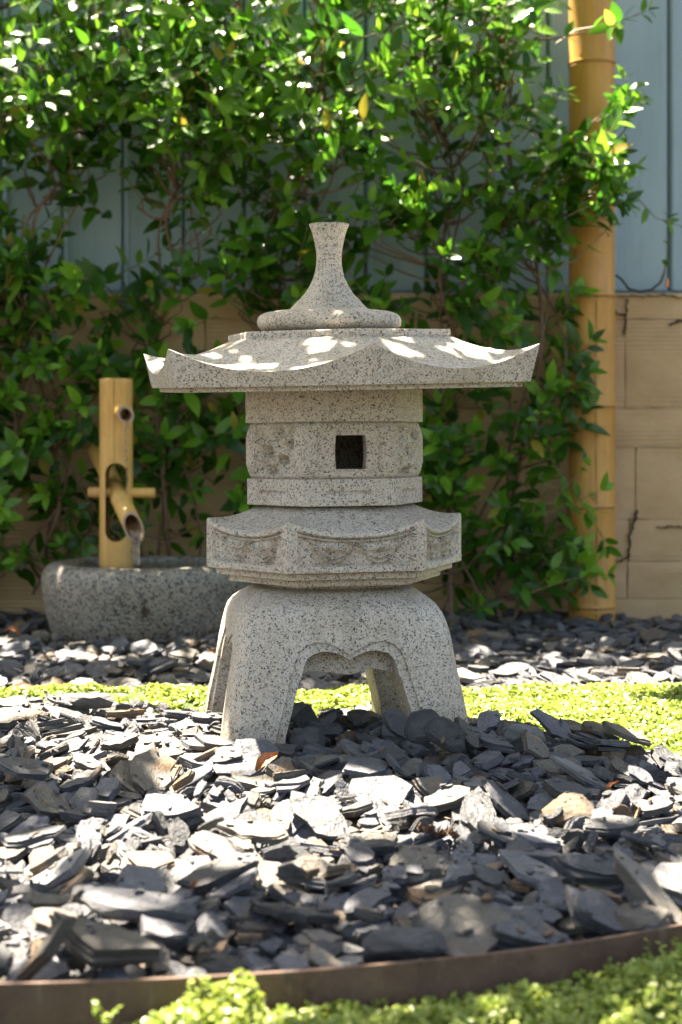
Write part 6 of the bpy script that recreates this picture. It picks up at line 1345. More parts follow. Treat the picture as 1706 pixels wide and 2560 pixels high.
21,27,115,100,-78,2320,-30,-120,30,108,34,32,105,100,-778,2529,-30,-44,-16,-27,24,26,110,100,-533,2496,-10,179,-18,-43,35,55,84,35,-340,2447,-15,24,-19,-45,
11,38,84,100,-116,2488,0,-24,-30,-47,0,26,113,127,-59,2479,3,159,0,14,23,27,101,138,417,2411,-31,-29,25,-124,15,16,93,169,-763,2549,-24,-166,-2,9,
34,27,93,100,-735,2519,-29,-177,3,45,24,34,102,94,-628,2576,1,-12,-11,35,3,25,104,68,-557,2553,-5,-180,-17,76,33,32,102,100,-380,2619,-16,20,18,-12,
15,37,109,100,-247,2497,-1,163,2,64,28,25,109,100,-17,2578,-3,-138,-7,85,3,27,88,63,-742,2634,12,-94,-16,-1,34,36,97,100,-627,2699,-7,177,31,91,
20,42,85,100,-651,2766,-14,-171,-14,113,4,28,89,100,-313,2684,-33,-105,-3,-8,8,24,113,41,-162,2661,-7,89,-14,-81,12,47,86,100,-68,2637,9,-19,12,36,
23,40,95,100,380,2634,-21,-60,10,-82,9,48,106,100,410,2667,5,-18,-13,26,25,52,113,92,672,2574,2,-3,15,-102,22,61,113,96,-852,2752,-1,-16,-3,41,
24,53,96,100,-713,2742,-4,-28,7,73,21,29,91,100,-586,2733,-14,11,-14,95,35,37,110,52,-387,2687,-15,67,5,148,8,28,101,70,-306,2692,-8,73,-21,30,
10,34,100,100,3,2791,-14,-52,2,84,28,16,96,146,204,2751,-1,-7,-19,-33,20,30,93,115,443,2744,-7,3,-19,90,35,29,101,68,607,2722,-2,90,-11,-117,
17,26,106,90,655,2738,-25,-67,14,88,11,34,82,100,799,2771,-33,93,8,-179,19,23,81,100,-780,2859,-12,85,41,42,34,45,87,100,-643,2828,10,-176,6,124,
21,22,99,105,-499,2839,-6,14,5,29,17,23,100,99,-436,2864,-11,-167,-5,-111,22,23,88,100,-128,2771,6,-177,17,77,29,43,115,100,-71,2792,-2,161,-27,-167,
22,24,83,100,118,2805,-12,-133,38,83,23,33,84,113,194,2855,-24,-40,-27,5,23,37,99,102,268,2745,-9,-163,-7,-144,6,36,114,100,646,2798,-14,-162,11,43,
2,25,109,86,652,2751,11,154,16,86,23,33,103,100,896,2803,-20,-177,0,77,33,53,108,100,-828,2921,-11,9,-3,-52,35,25,97,77,-550,2931,0,-76,-27,-166,
10,24,96,71,-564,2958,6,158,-6,175,15,19,109,140,-433,2858,-23,9,-19,-45,30,46,112,100,-242,2949,4,-37,-6,54,3,24,101,100,184,2829,-15,129,-9,-41,
9,37,104,100,470,2967,-12,-169,23,178,9,36,99,100,496,2974,-22,-60,24,-46,35,35,106,56,606,2944,-12,-91,10,12,6,24,86,100,839,2904,-14,171,6,160,
11,47,92,100,933,2903,-33,-5,9,-103,34,32,100,100,-716,2993,-13,22,4,70,22,37,104,100,-490,2956,-12,113,6,-55,16,29,107,104,-349,2964,-15,65,19,100,
35,26,82,37,-243,2974,13,163,-32,-3,8,35,93,56,162,3085,-1,144,-76,26,24,39,87,82,296,3007,-4,-163,-9,123,3,28,94,100,377,3013,-8,128,6,-147,
27,22,111,100,617,3030,-17,4,30,-60,9,34,88,100,597,3007,-11,-10,-10,-30,10,60,103,57,891,3019,-5,8,12,-2,34,41,90,100,895,2973,-19,170,19,-17,
6,27,110,109,-889,3068,-5,8,-7,25,12,24,99,100,-727,3066,-6,-81,-28,-164,0,33,105,100,-714,3124,6,-170,-23,139,16,45,93,100,-238,3127,3,21,13,140,
13,39,90,82,142,3122,5,-23,5,-60,4,24,103,81,338,3039,-1,153,10,147,18,30,93,100,722,3117,-13,73,30,-25,19,37,90,100,838,3080,-18,78,-4,122,
8,33,107,60,959,3045,-34,-88,-11,135,3,25,111,100,-925,3173,2,178,1,-154,9,31,109,100,-789,3191,-12,101,-32,36,2,40,110,100,-483,3208,16,-134,-13,-57,
3,24,81,100,-303,3262,-4,8,-6,31,3,28,112,100,-195,3136,1,131,-3,121,26,18,114,100,-198,3175,5,55,57,87,13,25,109,100,-140,3157,5,176,-40,-109,
35,46,100,42,441,3118,13,-7,-1,-167,24,24,89,100,722,3173,-15,5,24,-24,33,43,92,100,761,3174,-12,130,38,-89,21,47,86,100,890,3170,9,10,8,-70,
28,29,115,100,-916,3289,14,41,-18,14,9,40,109,100,-851,3381,35,156,-15,-154,11,39,99,100,-379,3319,6,16,-34,10,30,34,93,102,-238,3300,12,-155,11,-4,
32,20,113,100,-145,3240,27,-165,11,10,8,41,86,48,244,3298,20,42,-8,57,4,27,106,100,325,3227,2,93,-20,5,24,29,91,54,449,3292,26,41,15,175,
8,28,82,35,564,3238,-4,-104,35,-125,20,27,105,124,602,3156,-13,-152,-1,-8,5,33,97,100,818,3334,6,-132,0,32,2,30,113,100,881,3274,-6,1,-5,101,
22,35,83,100,940,3299,8,-170,-11,168,18,63,95,87,-1019,3319,-1,-30,-7,72,11,41,109,100,-899,3318,24,18,22,-27,1,31,104,100,-565,3392,13,46,20,122,
15,26,104,100,-471,3352,30,-166,11,-115,27,34,103,82,-359,3373,28,-39,-21,100,22,25,93,100,225,3413,13,-2,-32,-58,1,25,91,100,715,3384,-6,167,9,-115,
24,23,111,100,872,3429,-16,-20,10,179,15,35,85,100,911,3385,-2,-6,1,-35,25,63,109,76,990,3218,-20,25,3,-6,28,37,88,100,-974,3454,12,20,0,86,
23,80,96,100,-929,3453,49,-12,9,105,12,52,85,100,-778,3414,37,36,16,-43,13,36,99,100,-602,3492,36,-23,-26,-25,28,68,84,97,-323,3500,38,-36,-7,12,
18,51,93,100,-153,3445,26,18,-2,-17,18,27,100,100,-61,3482,32,4,-4,46,7,33,81,100,57,3471,61,22,4,101,21,37,85,100,277,3473,21,-143,23,-89,
8,27,94,73,430,3382,24,-152,4,-14,23,37,104,102,641,3427,6,27,50,-5,32,42,101,100,694,3445,0,37,41,-41,19,47,114,100,746,3464,2,-14,-10,113,
9,39,107,100,933,3747,-31,-177,4,51,9,34,110,100,-976,3518,16,3,26,-76,14,34,93,100,-895,3580,43,-16,3,-32,25,25,91,100,-705,3591,27,-20,9,-153,
14,29,110,110,-514,3516,29,171,4,-10,9,28,89,108,-427,3545,58,4,-3,29,7,32,84,100,-337,3536,27,-70,-24,7,32,36,113,60,-72,3595,52,-162,6,168,
19,20,93,153,81,3549,28,-79,31,-38,34,31,80,100,236,3614,16,-178,0,-18,23,36,84,104,349,3579,35,-32,-7,-33,24,25,114,62,918,3495,-9,-155,18,39,
23,37,86,102,-827,3636,49,-176,-8,-177,17,21,88,100,-721,3615,28,-90,3,-124,30,50,112,100,-624,3665,48,12,-5,-106,22,30,86,100,-423,3655,62,175,2,64,
7,28,99,59,-343,3574,46,170,-51,-138,14,31,100,100,-367,3433,54,-171,-8,3,3,24,88,73,-103,3669,46,91,26,-145,30,26,112,100,-35,3638,40,134,43,24,
12,28,103,100,53,3627,28,-41,27,32,31,34,94,100,57,3693,29,-46,-11,-73,12,44,99,100,472,3730,25,5,13,-77,35,34,96,57,-1081,3744,29,0,1,-15,
12,38,81,81,-1062,3791,46,-154,-6,0,30,51,99,100,-817,3700,44,33,23,63,25,29,108,100,-743,3661,35,-175,-14,2,32,37,110,100,-520,3788,52,-49,-8,-96,
5,32,104,100,-489,3786,44,-38,38,-36,2,32,114,69,-440,3744,59,145,-7,-26,11,43,113,100,-352,3626,35,-172,-7,60,26,42,95,99,16,3664,32,59,41,47,
25,38,101,100,18,3740,32,-8,4,-139,15,33,87,100,487,3736,11,-15,7,-98,21,40,111,100,688,3725,6,-6,-3,-28,5,36,107,100,-1011,3862,43,-155,1,-120,
20,33,89,102,-677,3840,46,-27,4,-25,4,43,91,89,-625,3815,38,-72,24,-47,13,38,112,86,-364,3793,34,77,0,39,29,30,100,100,-15,3837,38,49,-14,-2,
18,23,91,100,138,3902,32,-161,11,3,1,37,91,100,422,3866,20,-21,5,-155,26,34,112,65,427,3829,19,2,18,-4,3,38,102,100,-814,3838,61,29,-12,5,
14,43,109,100,-727,3983,54,-11,30,43,35,27,82,36,-574,3982,37,-155,5,174,25,61,114,79,-134,4059,40,-13,-12,9,3,33,113,100,84,3913,37,-36,-29,121,
5,31,89,100,415,3944,24,-158,-6,-48,20,44,86,100,-1051,3964,40,37,6,6,1,28,83,94,-797,4071,66,178,10,138,5,34,85,75,-558,4043,46,-107,7,5,
23,41,102,100,-428,4076,16,-20,-12,29,14,38,87,100,-36,4034,19,-49,6,175,15,43,80,100,101,4013,11,-22,13,127,31,31,97,100,333,3983,24,22,-2,28,
6,40,81,100,-1027,4130,26,128,46,174,0,37,100,100,-760,4138,35,60,-3,-79,7,40,91,83,-537,4211,27,-28,12,-7,20,46,93,100,-557,4127,30,-30,-23,48,
26,52,101,42,-39,4129,24,-10,15,80,9,53,97,100,49,4111,30,2,8,64,15,45,98,100,-1074,4266,22,19,-1,-133,2,50,93,82,-1008,4211,55,157,-4,53,
11,45,95,100,-612,4200,26,22,3,-18,20,36,98,100,-650,4242,1,138,13,62,8,38,109,53,-416,4213,-2,-107,19,134,28,60,88,100,-1052,4644,-47,7,2,58,
26,34,80,65,-706,4626,-55,-78,-8,154,23,68,112,100,-482,4646,-59,-1,-1,47,2,60,87,100,-261,4656,-46,2,-2,10,31,30,97,100,-20,4636,-37,-172,-4,-50,
11,80,114,100,276,4657,-14,2,-5,125,7,37,87,92,644,4673,-11,2,3,-41,30,74,114,100,1134,4636,-29,-5,2,-41,30,47,111,100,-1226,4740,-41,-2,3,23,
1,41,106,100,-1128,4760,-43,-2,4,54,29,80,95,75,-914,4736,-52,-1,3,-37,7,24,113,100,-678,4728,-61,2,3,-37,2,48,106,90,-598,4756,-58,1,0,-37,
2,38,103,100,53,4741,-33,-1,-3,21,29,68,86,100,452,4742,-13,0,1,47,18,39,86,100,529,4748,-14,3,2,-16,18,68,100,80,1239,4736,-33,0,4,-40,
28,60,95,100,-1153,4870,-41,6,2,38,1,38,91,100,-572,4856,-58,-1,0,37,9,32,104,100,630,4856,-18,-2,-3,4,26,52,114,43,758,4840,-14,-1,1,-9,
9,80,90,100,-1256,5006,-34,3,1,11,6,67,99,100,-817,4981,-51,0,0,-13,3,52,111,66,-705,4965,-52,5,-1,25,10,49,89,100,-602,4955,-49,1,2,37,
1,30,97,100,4,4966,-38,-3,-1,30,18,78,82,100,184,4958,-23,4,0,-49,8,34,112,58,604,5032,-21,-176,5,53,22,59,99,100,967,5004,-25,-1,2,-69,
25,51,103,93,-1237,5069,-35,-3,0,-12,13,27,84,100,-912,5086,-44,93,-1,-56,17,36,103,100,-698,5043,-43,9,1,8,26,58,94,38,328,5121,-29,-2,-2,-45,
14,23,86,138,522,5083,-30,0,-4,-61,21,47,113,100,996,5073,-30,-5,4,9,29,53,104,100,1122,5071,-33,3,1,152,22,57,86,100,1223,5105,-34,3,4,36,
31,30,91,100,-1019,5206,-41,7,4,-14,1,62,99,85,-796,5207,-36,0,-2,58,30,77,101,100,-565,5197,-39,0,0,-12,10,72,88,47,-483,5204,-37,0,6,-60,
29,49,110,100,-264,5199,-39,3,-1,45,33,78,108,87,420,5181,-31,4,0,96,25,41,111,100,743,5192,-33,-7,0,18,4,61,88,100,971,5190,-27,0,-1,-53,
19,49,92,100,1203,5210,-38,2,-2,-20,14,57,113,100,1310,5188,-37,0,1,-5,10,38,97,100,-1351,5318,-35,-3,5,-69,12,76,108,100,-1266,5292,-33,0,0,36,
21,80,110,100,-1187,5265,-31,-2,1,45,23,39,93,100,-775,5319,-34,4,-1,0,7,42,82,80,-697,5306,-30,3,6,-83,31,36,99,100,-458,5306,-35,8,4,10,
17,59,115,39,-342,5296,-32,5,0,22,6,67,111,100,297,5308,-40,-5,-1,3,24,47,111,100,520,5294,-34,0,1,27,10,41,82,100,729,5309,-38,0,7,112,
0,76,100,100,1084,5279,-37,2,-1,17,21,40,115,100,1298,5288,-37,-180,-1,-65,28,34,102,100,-1381,5450,-43,4,-2,5,24,54,81,59,-1126,5439,-30,4,-3,11,
20,52,96,100,-478,5424,-26,4,-2,27,13,46,111,70,-374,5422,-24,1,4,-50,5,59,84,86,222,5440,-41,0,1,-36,8,80,99,20,424,5375,-29,-26,13,6,
28,50,104,100,1210,5441,-38,3,-2,8,10,48,97,71,-1232,5558,-34,2,3,-94,10,44,109,77,-597,5539,-16,1,4,-37,2,33,107,100,-448,5558,-19,4,2,-6,
4,80,92,47,969,5551,-47,-1,-1,29,22,64,90,93,1209,5555,-37,0,0,21,2,51,90,85,-1048,5654,-24,-2,-2,61,19,80,100,96,-434,5638,-15,2,-1,-70,
25,43,112,100,576,5443,-37,8,-18,64,17,49,83,47,1411,5656,-26,6,0,-70,1,46,86,100,-1260,5775,-36,0,-1,-59,11,80,108,83,568,5855,-57,4,0,-5,
23,80,86,100,1086,5736,-46,1,-4,-8,0,51,85,100,1181,5775,-43,1,-1,87,2,43,115,100,1296,5771,-33,-2,-2,46,14,70,102,100,1448,5745,-25,2,-4,-21,
32,50,100,87,-1469,5885,-46,-3,-5,47,20,64,111,100,859,5893,-56,4,-2,-39,17,54,83,81,988,5857,-42,9,-1,-29,11,79,108,100,1200,5890,-38,5,-3,-33,
27,80,108,66,-1494,5988,-45,4,-1,-36,31,38,113,100,-1375,5999,-45,4,1,5,5,42,90,100,-382,5966,-20,0,2,-26,23,63,102,100,309,6014,-28,14,-6,28,
18,41,95,67,396,5952,-22,132,-5,174,17,36,80,100,775,5959,-48,11,0,15,24,27,88,100,1046,5996,-43,82,0,-129,29,66,109,100,303,6090,-44,2,4,-30,
13,25,94,100,680,6077,-50,3,3,-34,23,38,88,100,1129,6102,-44,0,-3,52,20,80,98,100,1404,6080,-11,23,13,39,30,48,90,100,1538,6111,-31,-6,-2,-20,
10,19,87,100,-1341,6216,-39,-173,2,-73,28,66,87,100,1214,6199,-36,5,-1,39,8,40,92,95,-1582,6324,-26,-2,1,14,3,63,90,55,-1486,6298,-34,4,-1,17,
18,24,113,100,-1350,6311,-39,4,2,38,33,48,102,100,203,6268,-34,-4,-5,4,25,74,112,65,322,6328,-32,1,-2,3,33,80,96,100,428,6292,-32,9,-5,30,
7,26,84,100,521,6309,-30,92,0,17,29,43,85,100,668,6321,-35,5,-1,32,24,30,101,100,863,6331,-32,6,1,-40,22,44,106,100,1114,6336,-36,3,4,6,
11,52,81,100,1550,6329,-40,2,-2,-44,8,36,115,56,-1574,6422,-28,-1,-1,72,19,51,97,100,-1491,6418,-33,5,-3,27,4,31,93,100,-1378,6444,-33,3,1,20,
21,58,87,100,-377,6409,-42,-7,2,7,35,30,104,65,193,6430,-30,-1,-2,-60,0,49,95,100,423,6416,-30,7,0,-27,31,35,114,100,534,6420,-30,4,0,87,
5,52,114,98,673,6418,-25,5,2,-15,25,34,95,100,796,6422,-28,-6,1,-154,27,17,92,115,1126,6435,-37,1,1,-93,24,32,91,100,1312,6451,-36,3,1,35,
18,55,108,100,1595,6478,-44,1,5,18,27,80,93,63,-1419,6547,-28,2,1,56,13,52,111,62,-1245,6541,-35,-2,3,-39,6,35,82,100,521,6567,-22,0,-2,8,
13,21,111,100,659,6511,-23,-4,3,-162,19,42,103,100,778,6526,-24,5,-4,52,34,40,96,100,1076,6514,-30,-1,0,-58,27,46,88,100,1235,6537,-35,3,2,-3,
32,67,111,65,-1222,6667,-37,1,0,42,13,53,80,100,195,6685,-19,-1,-1,8,28,24,94,100,339,6665,-24,3,-2,58,17,80,90,23,406,6666,-16,3,-2,30,
8,33,112,60,748,6664,-14,-2,3,8,23,59,93,100,1222,6674,-36,-3,0,-76,23,80,84,100,-1597,6756,-18,0,2,-28,25,75,84,64,-1374,6802,-28,1,0,68,
2,42,90,100,789,6746,-14,0,1,-60,4,78,102,49,892,6788,-15,-1,2,-43,24,49,100,65,1455,6788,-46,3,1,52,7,34,97,98,-1142,4650,-29,-1,2,63,
34,59,106,93,-908,4598,-46,1,-7,30,1,42,105,100,-707,4662,-46,-146,-4,-7,17,26,105,89,-631,4657,-58,177,-2,89,24,43,108,74,-208,4620,-46,178,2,91,
13,41,108,78,-128,4623,-38,20,-2,62,0,43,92,100,94,4653,-34,7,-2,-59,13,31,107,100,354,4635,-15,77,-6,116,28,48,110,100,1122,4649,-14,5,2,83,
25,33,106,100,1194,4657,-34,0,-2,92,31,76,101,100,-1143,4768,-26,-8,-3,7,18,34,87,100,-889,4734,-38,11,5,97,17,78,97,30,-779,4772,-56,2,2,-5,
3,79,88,44,-705,4748,-42,6,-5,69,32,57,111,100,-258,4729,-28,-1,-6,-3,28,59,94,100,326,4782,-12,-8,-4,-66,27,40,101,100,649,4771,4,3,3,40,
17,57,99,40,1075,4747,-22,-10,3,-89,0,45,86,100,1226,4773,-19,0,1,-41,32,37,114,100,-1255,4843,-36,-1,0,14,17,41,82,57,-624,4849,-55,-83,-5,66,
31,78,114,100,-487,4838,-50,14,2,-16,7,67,108,95,-233,4869,-33,-7,-4,2,6,43,91,100,-146,4855,-39,-7,-15,97,25,66,83,72,-11,4846,-35,-5,-4,40,
16,39,105,100,126,4896,-33,178,2,15,32,36,115,61,304,4894,-13,163,10,86,22,60,97,100,418,4855,-11,8,2,64,17,26,89,88,615,4880,-14,-176,0,125,
10,41,95,82,-845,4941,-38,1,-2,51,33,32,98,100,-407,4998,-53,3,-1,-153,31,46,108,100,318,5000,-28,1,2,8,21,79,99,81,419,5010,-21,-6,2,28,
4,29,82,100,527,4985,-21,-1,0,9,25,80,106,58,840,4978,-9,-7,0,-3,35,41,98,47,1075,4948,-24,-87,-7,58,11,65,85,100,-1145,5087,-30,0,2,35,
1,31,112,100,-796,5050,-49,2,0,35,23,76,113,100,-358,5065,-35,10,-9,14,14,52,88,100,-10,5043,-38,1,-2,-33,25,32,106,100,287,5117,-25,-27,-25,61,
13,58,107,56,442,5103,-20,5,-12,-107,19,41,91,100,540,5115,-31,6,0,144,13,64,89,50,673,5066,-17,-12,4,-45,24,26,114,100,1069,5074,-28,17,4,-114,
8,19,85,100,-1240,5204,-25,-5,3,-46,33,26,83,100,-776,5148,-46,5,-7,116,16,34,81,100,-715,5207,-41,6,-1,-16,12,73,94,85,-365,5177,-31,11,-8,19,
21,49,84,100,-29,5189,-29,29,-2,-3,0,80,81,100,338,5192,-22,5,2,-46,9,26,86,115,754,5201,-22,-6,-3,23,26,37,98,60,1254,5216,-27,122,-27,-35,
24,53,110,60,-1357,5254,-27,16,10,-90,28,32,98,100,-1109,5380,-29,36,-1,-79,28,51,82,100,-1019,5293,-31,11,7,-49,3,26,94,65,-458,5243,-28,153,10,-58,
17,80,85,23,-105,5308,-20,0,0,-50,10,55,94,62,686,5320,-37,10,1,55,17,34,114,35,1111,5368,-25,-130,-3,170,17,38,110,100,1353,5313,-28,5,0,37,
18,56,103,98,-1394,5411,-34,11,4,-32,14,80,101,91,-1286,5443,-23,-6,-13,-25,26,55,84,76,-1160,5384,-24,0,0,100,13,36,107,89,-1043,5420,-10,0,0,74,
24,80,98,67,303,5425,-20,-7,-13,-66,4,52,101,74,649,5435,-48,-1,-3,-54,17,25,91,93,1240,5424,-22,108,7,34,15,74,106,100,1333,5423,-26,6,-9,22,
14,18,105,175,-1223,5557,-21,0,-4,85,21,54,100,100,-1017,5510,-26,-1,1,-32,18,39,104,100,-530,5524,-19,6,2,27,18,43,102,100,219,5504,-27,5,3,68,
7,52,88,64,397,5576,-45,-5,10,83,5,39,112,100,1205,5558,-20,1,-1,-23,35,41,92,90,1280,5586,-16,-89,-11,27,4,44,95,88,-1119,5630,-27,4,1,-94,
29,42,111,100,-1047,5613,-16,28,11,-5,9,55,90,100,-677,5607,-16,1,-5,8,0,43,102,100,-468,5651,-2,4,-5,-43,5,64,104,100,-365,5677,4,2,2,16,
1,45,107,100,783,5619,-48,16,-3,-3,4,80,112,84,897,5649,-39,3,4,24,32,36,103,100,1285,5601,-35,0,-6,-26,6,32,95,100,1436,5672,-20,10,16,61,
13,65,107,50,-943,5779,-18,-1,-1,21,26,26,98,84,-749,5782,-10,-93,-9,134,1,37,102,100,-614,5751,-13,-2,1,48,11,38,99,100,-467,5772,0,6,-1,-41,
3,70,89,93,-353,5771,4,-11,-10,-70,1,69,104,76,441,5721,-42,14,-12,47,19,49,106,100,556,5769,-62,3,-2,-1,7,58,88,58,763,5758,-57,3,2,-114,
14,80,105,100,893,5770,-53,-3,1,122,3,44,92,79,-1274,5863,-20,1,-2,31,19,64,104,100,-461,5883,-16,2,1,54,22,80,80,71,-234,5888,-4,3,11,-12,
29,77,81,92,221,5877,-39,-9,10,10,9,80,86,100,344,5858,-36,-8,5,8,20,52,98,100,769,5850,-52,20,4,22,17,46,95,25,1114,5796,-25,-150,4,162,
31,60,100,100,1317,5838,-27,24,3,-42,9,50,99,100,1441,5902,-9,-4,-8,10,27,47,85,100,-1487,5992,-27,4,-2,19,1,24,104,100,-1365,5979,-39,11,17,-31,
34,49,84,100,246,5980,-39,-19,11,-27,23,63,107,100,609,5993,-46,-11,-11,43,16,41,114,100,1087,5971,-47,4,-4,-33,35,29,114,34,1201,5966,-29,52,-13,-56,
8,30,98,65,-1481,6109,-23,-88,-8,-1,20,55,98,100,423,6059,-43,19,-12,25,4,42,88,92,565,6134,-45,5,-2,37,28,48,93,100,663,6114,-41,-16,0,62,
0,54,86,100,737,6090,-43,-3,-12,5,12,44,91,100,1116,6119,-35,1,-9,-25,3,76,93,45,1219,6126,-29,-18,1,24,13,80,105,37,1322,6138,-21,-15,-11,-59,
11,56,93,100,-1402,6161,-40,4,-2,32,20,26,94,132,577,6222,-38,-6,16,-10,32,38,88,100,903,6203,-40,1,-3,-8,23,46,112,100,1193,6175,-23,4,-1,12,
11,77,103,100,1338,6239,-26,8,3,14,7,26,99,100,1460,6187,-26,75,1,49,23,30,83,124,-1477,6263,-34,39,3,-12,33,64,104,100,-1230,6299,-29,-11,-5,-71,
21,48,107,100,464,6313,-10,-1,10,-71,8,20,95,99,635,6360,-29,-161,8,-15,23,38,110,100,980,6339,-31,-9,-14,30,20,48,109,100,1067,6268,-39,2,-2,33,
16,65,86,100,1200,6306,-23,-15,-2,90,22,30,104,100,1604,6339,-42,-1,4,6,3,52,108,67,-1455,6381,-25,-5,12,-74,7,31,86,100,-1390,6365,-33,2,2,169,
5,80,99,51,-1433,6624,-13,7,-4,-146,6,31,94,100,-379,6442,-26,-8,9,-92,24,19,106,100,203,6382,-34,-179,0,70,33,59,102,100,345,6447,-27,7,-6,27,
26,39,96,57,473,6427,-23,7,8,74,0,24,114,141,615,6442,-29,-179,6,-123,28,41,101,100,754,6421,-21,14,-11,-28,29,32,105,100,868,6403,-13,5,0,25,
33,33,112,100,1103,6426,-35,4,-2,-63,34,80,114,54,-334,6524,-38,10,-1,61,4,25,89,77,409,6544,-14,45,-10,25,13,39,86,82,733,6585,-15,90,-4,-138,
17,46,81,50,906,6567,-21,5,3,2,34,31,114,100,1093,6560,-31,2,-1,22,5,23,93,100,1243,6539,-23,5,3,66,22,39,113,100,-1463,6744,-15,169,-24,136,
15,64,102,100,-1282,6608,-29,5,-5,-44,17,34,107,68,300,6678,-20,4,-1,22,6,80,82,100,408,6617,-5,6,9,-35,27,45,97,100,557,6630,0,-4,11,-60,
14,68,107,100,627,6652,-5,11,-10,-17,0,50,104,100,777,6675,-8,-19,-8,-61,26,37,97,60,1266,6712,-35,-175,-2,138,17,30,94,38,-1388,6756,-9,-179,1,13,
7,38,92,88,-354,6773,-50,-12,2,48,13,40,107,80,297,6745,-19,1,0,-30,24,50,87,100,672,6784,-6,5,0,-1,10,48,112,71,762,6791,-5,-27,5,42,
28,31,95,100,1311,6740,-37,36,1,42,17,32,111,72,-1115,4611,-28,2,4,12,8,44,99,45,-951,4580,-32,-1,-6,20,33,56,104,100,-830,4602,-46,29,-3,-47,
4,43,85,89,-647,4595,-57,3,1,150,2,59,90,75,-594,4646,-50,-3,-11,-73,23,43,113,100,-363,4603,-45,148,11,174,3,34,107,100,-240,4588,-47,-179,-2,-106,
10,40,114,85,-172,4646,-35,-6,-19,-19,22,23,93,100,340,4626,-12,88,4,105,30,30,81,100,395,4650,1,-56,12,19,24,20,88,100,1020,4606,-25,3,1,-38,
14,43,101,100,1131,4665,-3,-4,1,-71,15,32,91,100,1192,4659,-23,1,0,-87,18,22,96,100,-1110,4818,-48,0,3,-81,0,39,91,100,-985,4732,-37,24,33,63,
4,61,101,63,-801,4724,-48,31,-5,19,30,44,105,100,-648,4755,-63,-3,-1,82,14,36,81,100,-497,4721,-53,-2,4,-29,28,80,115,75,-366,4746,-28,14,19,-49,
10,72,88,47,-177,4716,-32,-2,-3,42,1,71,96,74,94,4764,-16,11,9,30,4,36,83,100,398,4747,-12,58,-10,-2,29,66,110,100,903,4784,-2,11,3,44,
15,67,94,100,984,4739,-12,12,-6,13,7,44,95,76,1170,4738,-19,37,4,-45,14,36,107,100,-1243,4890,-30,-7,7,-48,22,49,89,100,-1116,4898,-26,11,12,23,
0,68,91,100,-820,4889,-37,3,0,-2,12,61,102,100,-633,4863,-35,-4,-5,-14,24,49,86,65,-117,4901,-29,33,16,-5,14,80,94,99,180,4835,-2,22,3,15,
5,34,82,100,493,4873,-17,-176,-2,-54,17,53,107,44,681,4868,-14,1,0,-43,23,67,91,100,774,4892,-5,-23,-8,7,15,45,107,100,1087,4885,-21,3,19,30,
23,61,107,100,1196,4847,-18,1,-14,-41,33,47,86,100,-1217,4953,-30,-1,12,-78,22,80,102,71,-1144,4995,-20,-4,10,88,16,43,94,100,-814,4993,-37,8,-2,-11,
31,29,91,102,-452,4991,-55,8,5,-44,26,26,95,81,-155,4989,-29,-71,-13,31,2,80,86,51,80,4960,-19,2,-10,95,8,62,87,32,166,4975,2,0,-9,-28,
16,44,106,100,336,4971,-17,-5,-24,13,34,34,93,80,437,4934,-5,-153,-5,15,10,80,91,34,656,4955,-10,12,4,42,27,38,113,100,944,4954,-16,39,-31,17,
1,42,97,100,-1250,5123,-29,-27,0,-10,0,35,96,100,-1013,5040,-46,-171,8,-8,27,26,108,100,-756,5106,-37,170,12,105,10,24,111,100,-364,5006,-31,129,19,-15,
4,47,110,81,-237,5119,-21,0,-2,10,21,67,94,96,60,5054,-19,34,-5,-8,10,49,108,70,514,5104,-18,-1,-5,0,4,41,101,100,774,5049,-12,86,5,4,
32,43,89,100,1008,5122,-30,-4,-4,-65,25,35,90,100,1156,5149,-9,42,4,60,7,48,96,70,1211,5081,-15,3,4,31,35,64,99,31,1308,5099,-36,0,-1,18,
21,33,102,100,-1017,5176,-41,-1,2,19,24,25,114,100,-607,5131,-40,-109,-6,33,29,32,95,100,-34,5147,-35,170,-13,89,14,48,107,100,320,5185,-7,2,3,-28,
22,27,110,100,632,5208,-30,1,-17,70,4,36,98,100,739,5247,-36,-177,4,82,33,51,104,100,902,5136,-17,16,-10,-38,29,34,87,100,1246,5175,-22,-170,1,-47,
15,47,99,100,-1300,5311,-17,4,-8,-2,6,33,110,100,-1188,5332,-27,-165,23,20,8,56,114,35,-800,5348,-17,16,-15,-133,14,27,85,117,-750,5267,-38,1,2,-49,
2,51,99,86,-598,5330,-15,12,-19,-22,30,37,83,100,-497,5319,-34,-1,-2,27,34,38,100,100,-329,5340,-32,2,-1,-18,7,76,81,44,411,5307,-26,-1,3,-7,
17,80,98,23,1372,5270,-28,9,3,30,2,78,90,56,-1382,5468,-17,1,9,88,12,35,84,88,-1289,5510,-13,-161,-20,3,7,25,97,100,-984,5359,-28,-94,9,-100,
21,39,105,100,-438,5467,-18,17,14,-5,1,38,81,100,-329,5442,-27,-5,2,-134,7,75,88,45,303,5467,-4,-5,16,52,3,44,106,79,612,5410,-37,111,-21,-99,
23,55,90,100,712,5520,-48,-18,-2,61,35,41,84,47,1290,5382,-22,3,-25,34,7,62,88,54,-1255,5546,-19,26,19,-111,9,47,107,100,-1137,5562,-32,3,-4,-63,
7,16,82,100,-857,5537,-23,2,0,73,0,37,99,100,-471,5543,-13,20,-16,8,10,34,108,99,-340,5575,-14,69,-10,-171,7,55,91,60,455,5550,-44,16,10,45,
19,53,94,100,618,5550,-45,12,-16,-37,32,41,88,100,1036,5495,-43,177,4,134,13,69,106,47,1315,5534,-16,-1,-2,54,25,42,97,100,-1167,5657,-23,-22,-14,-45,
1,44,80,100,-991,5674,-21,176,0,125,22,43,110,100,-934,5682,-3,-2,-19,-39,16,25,106,122,-526,5657,-18,180,3,119,27,50,86,100,-360,5601,-7,-14,-20,173,
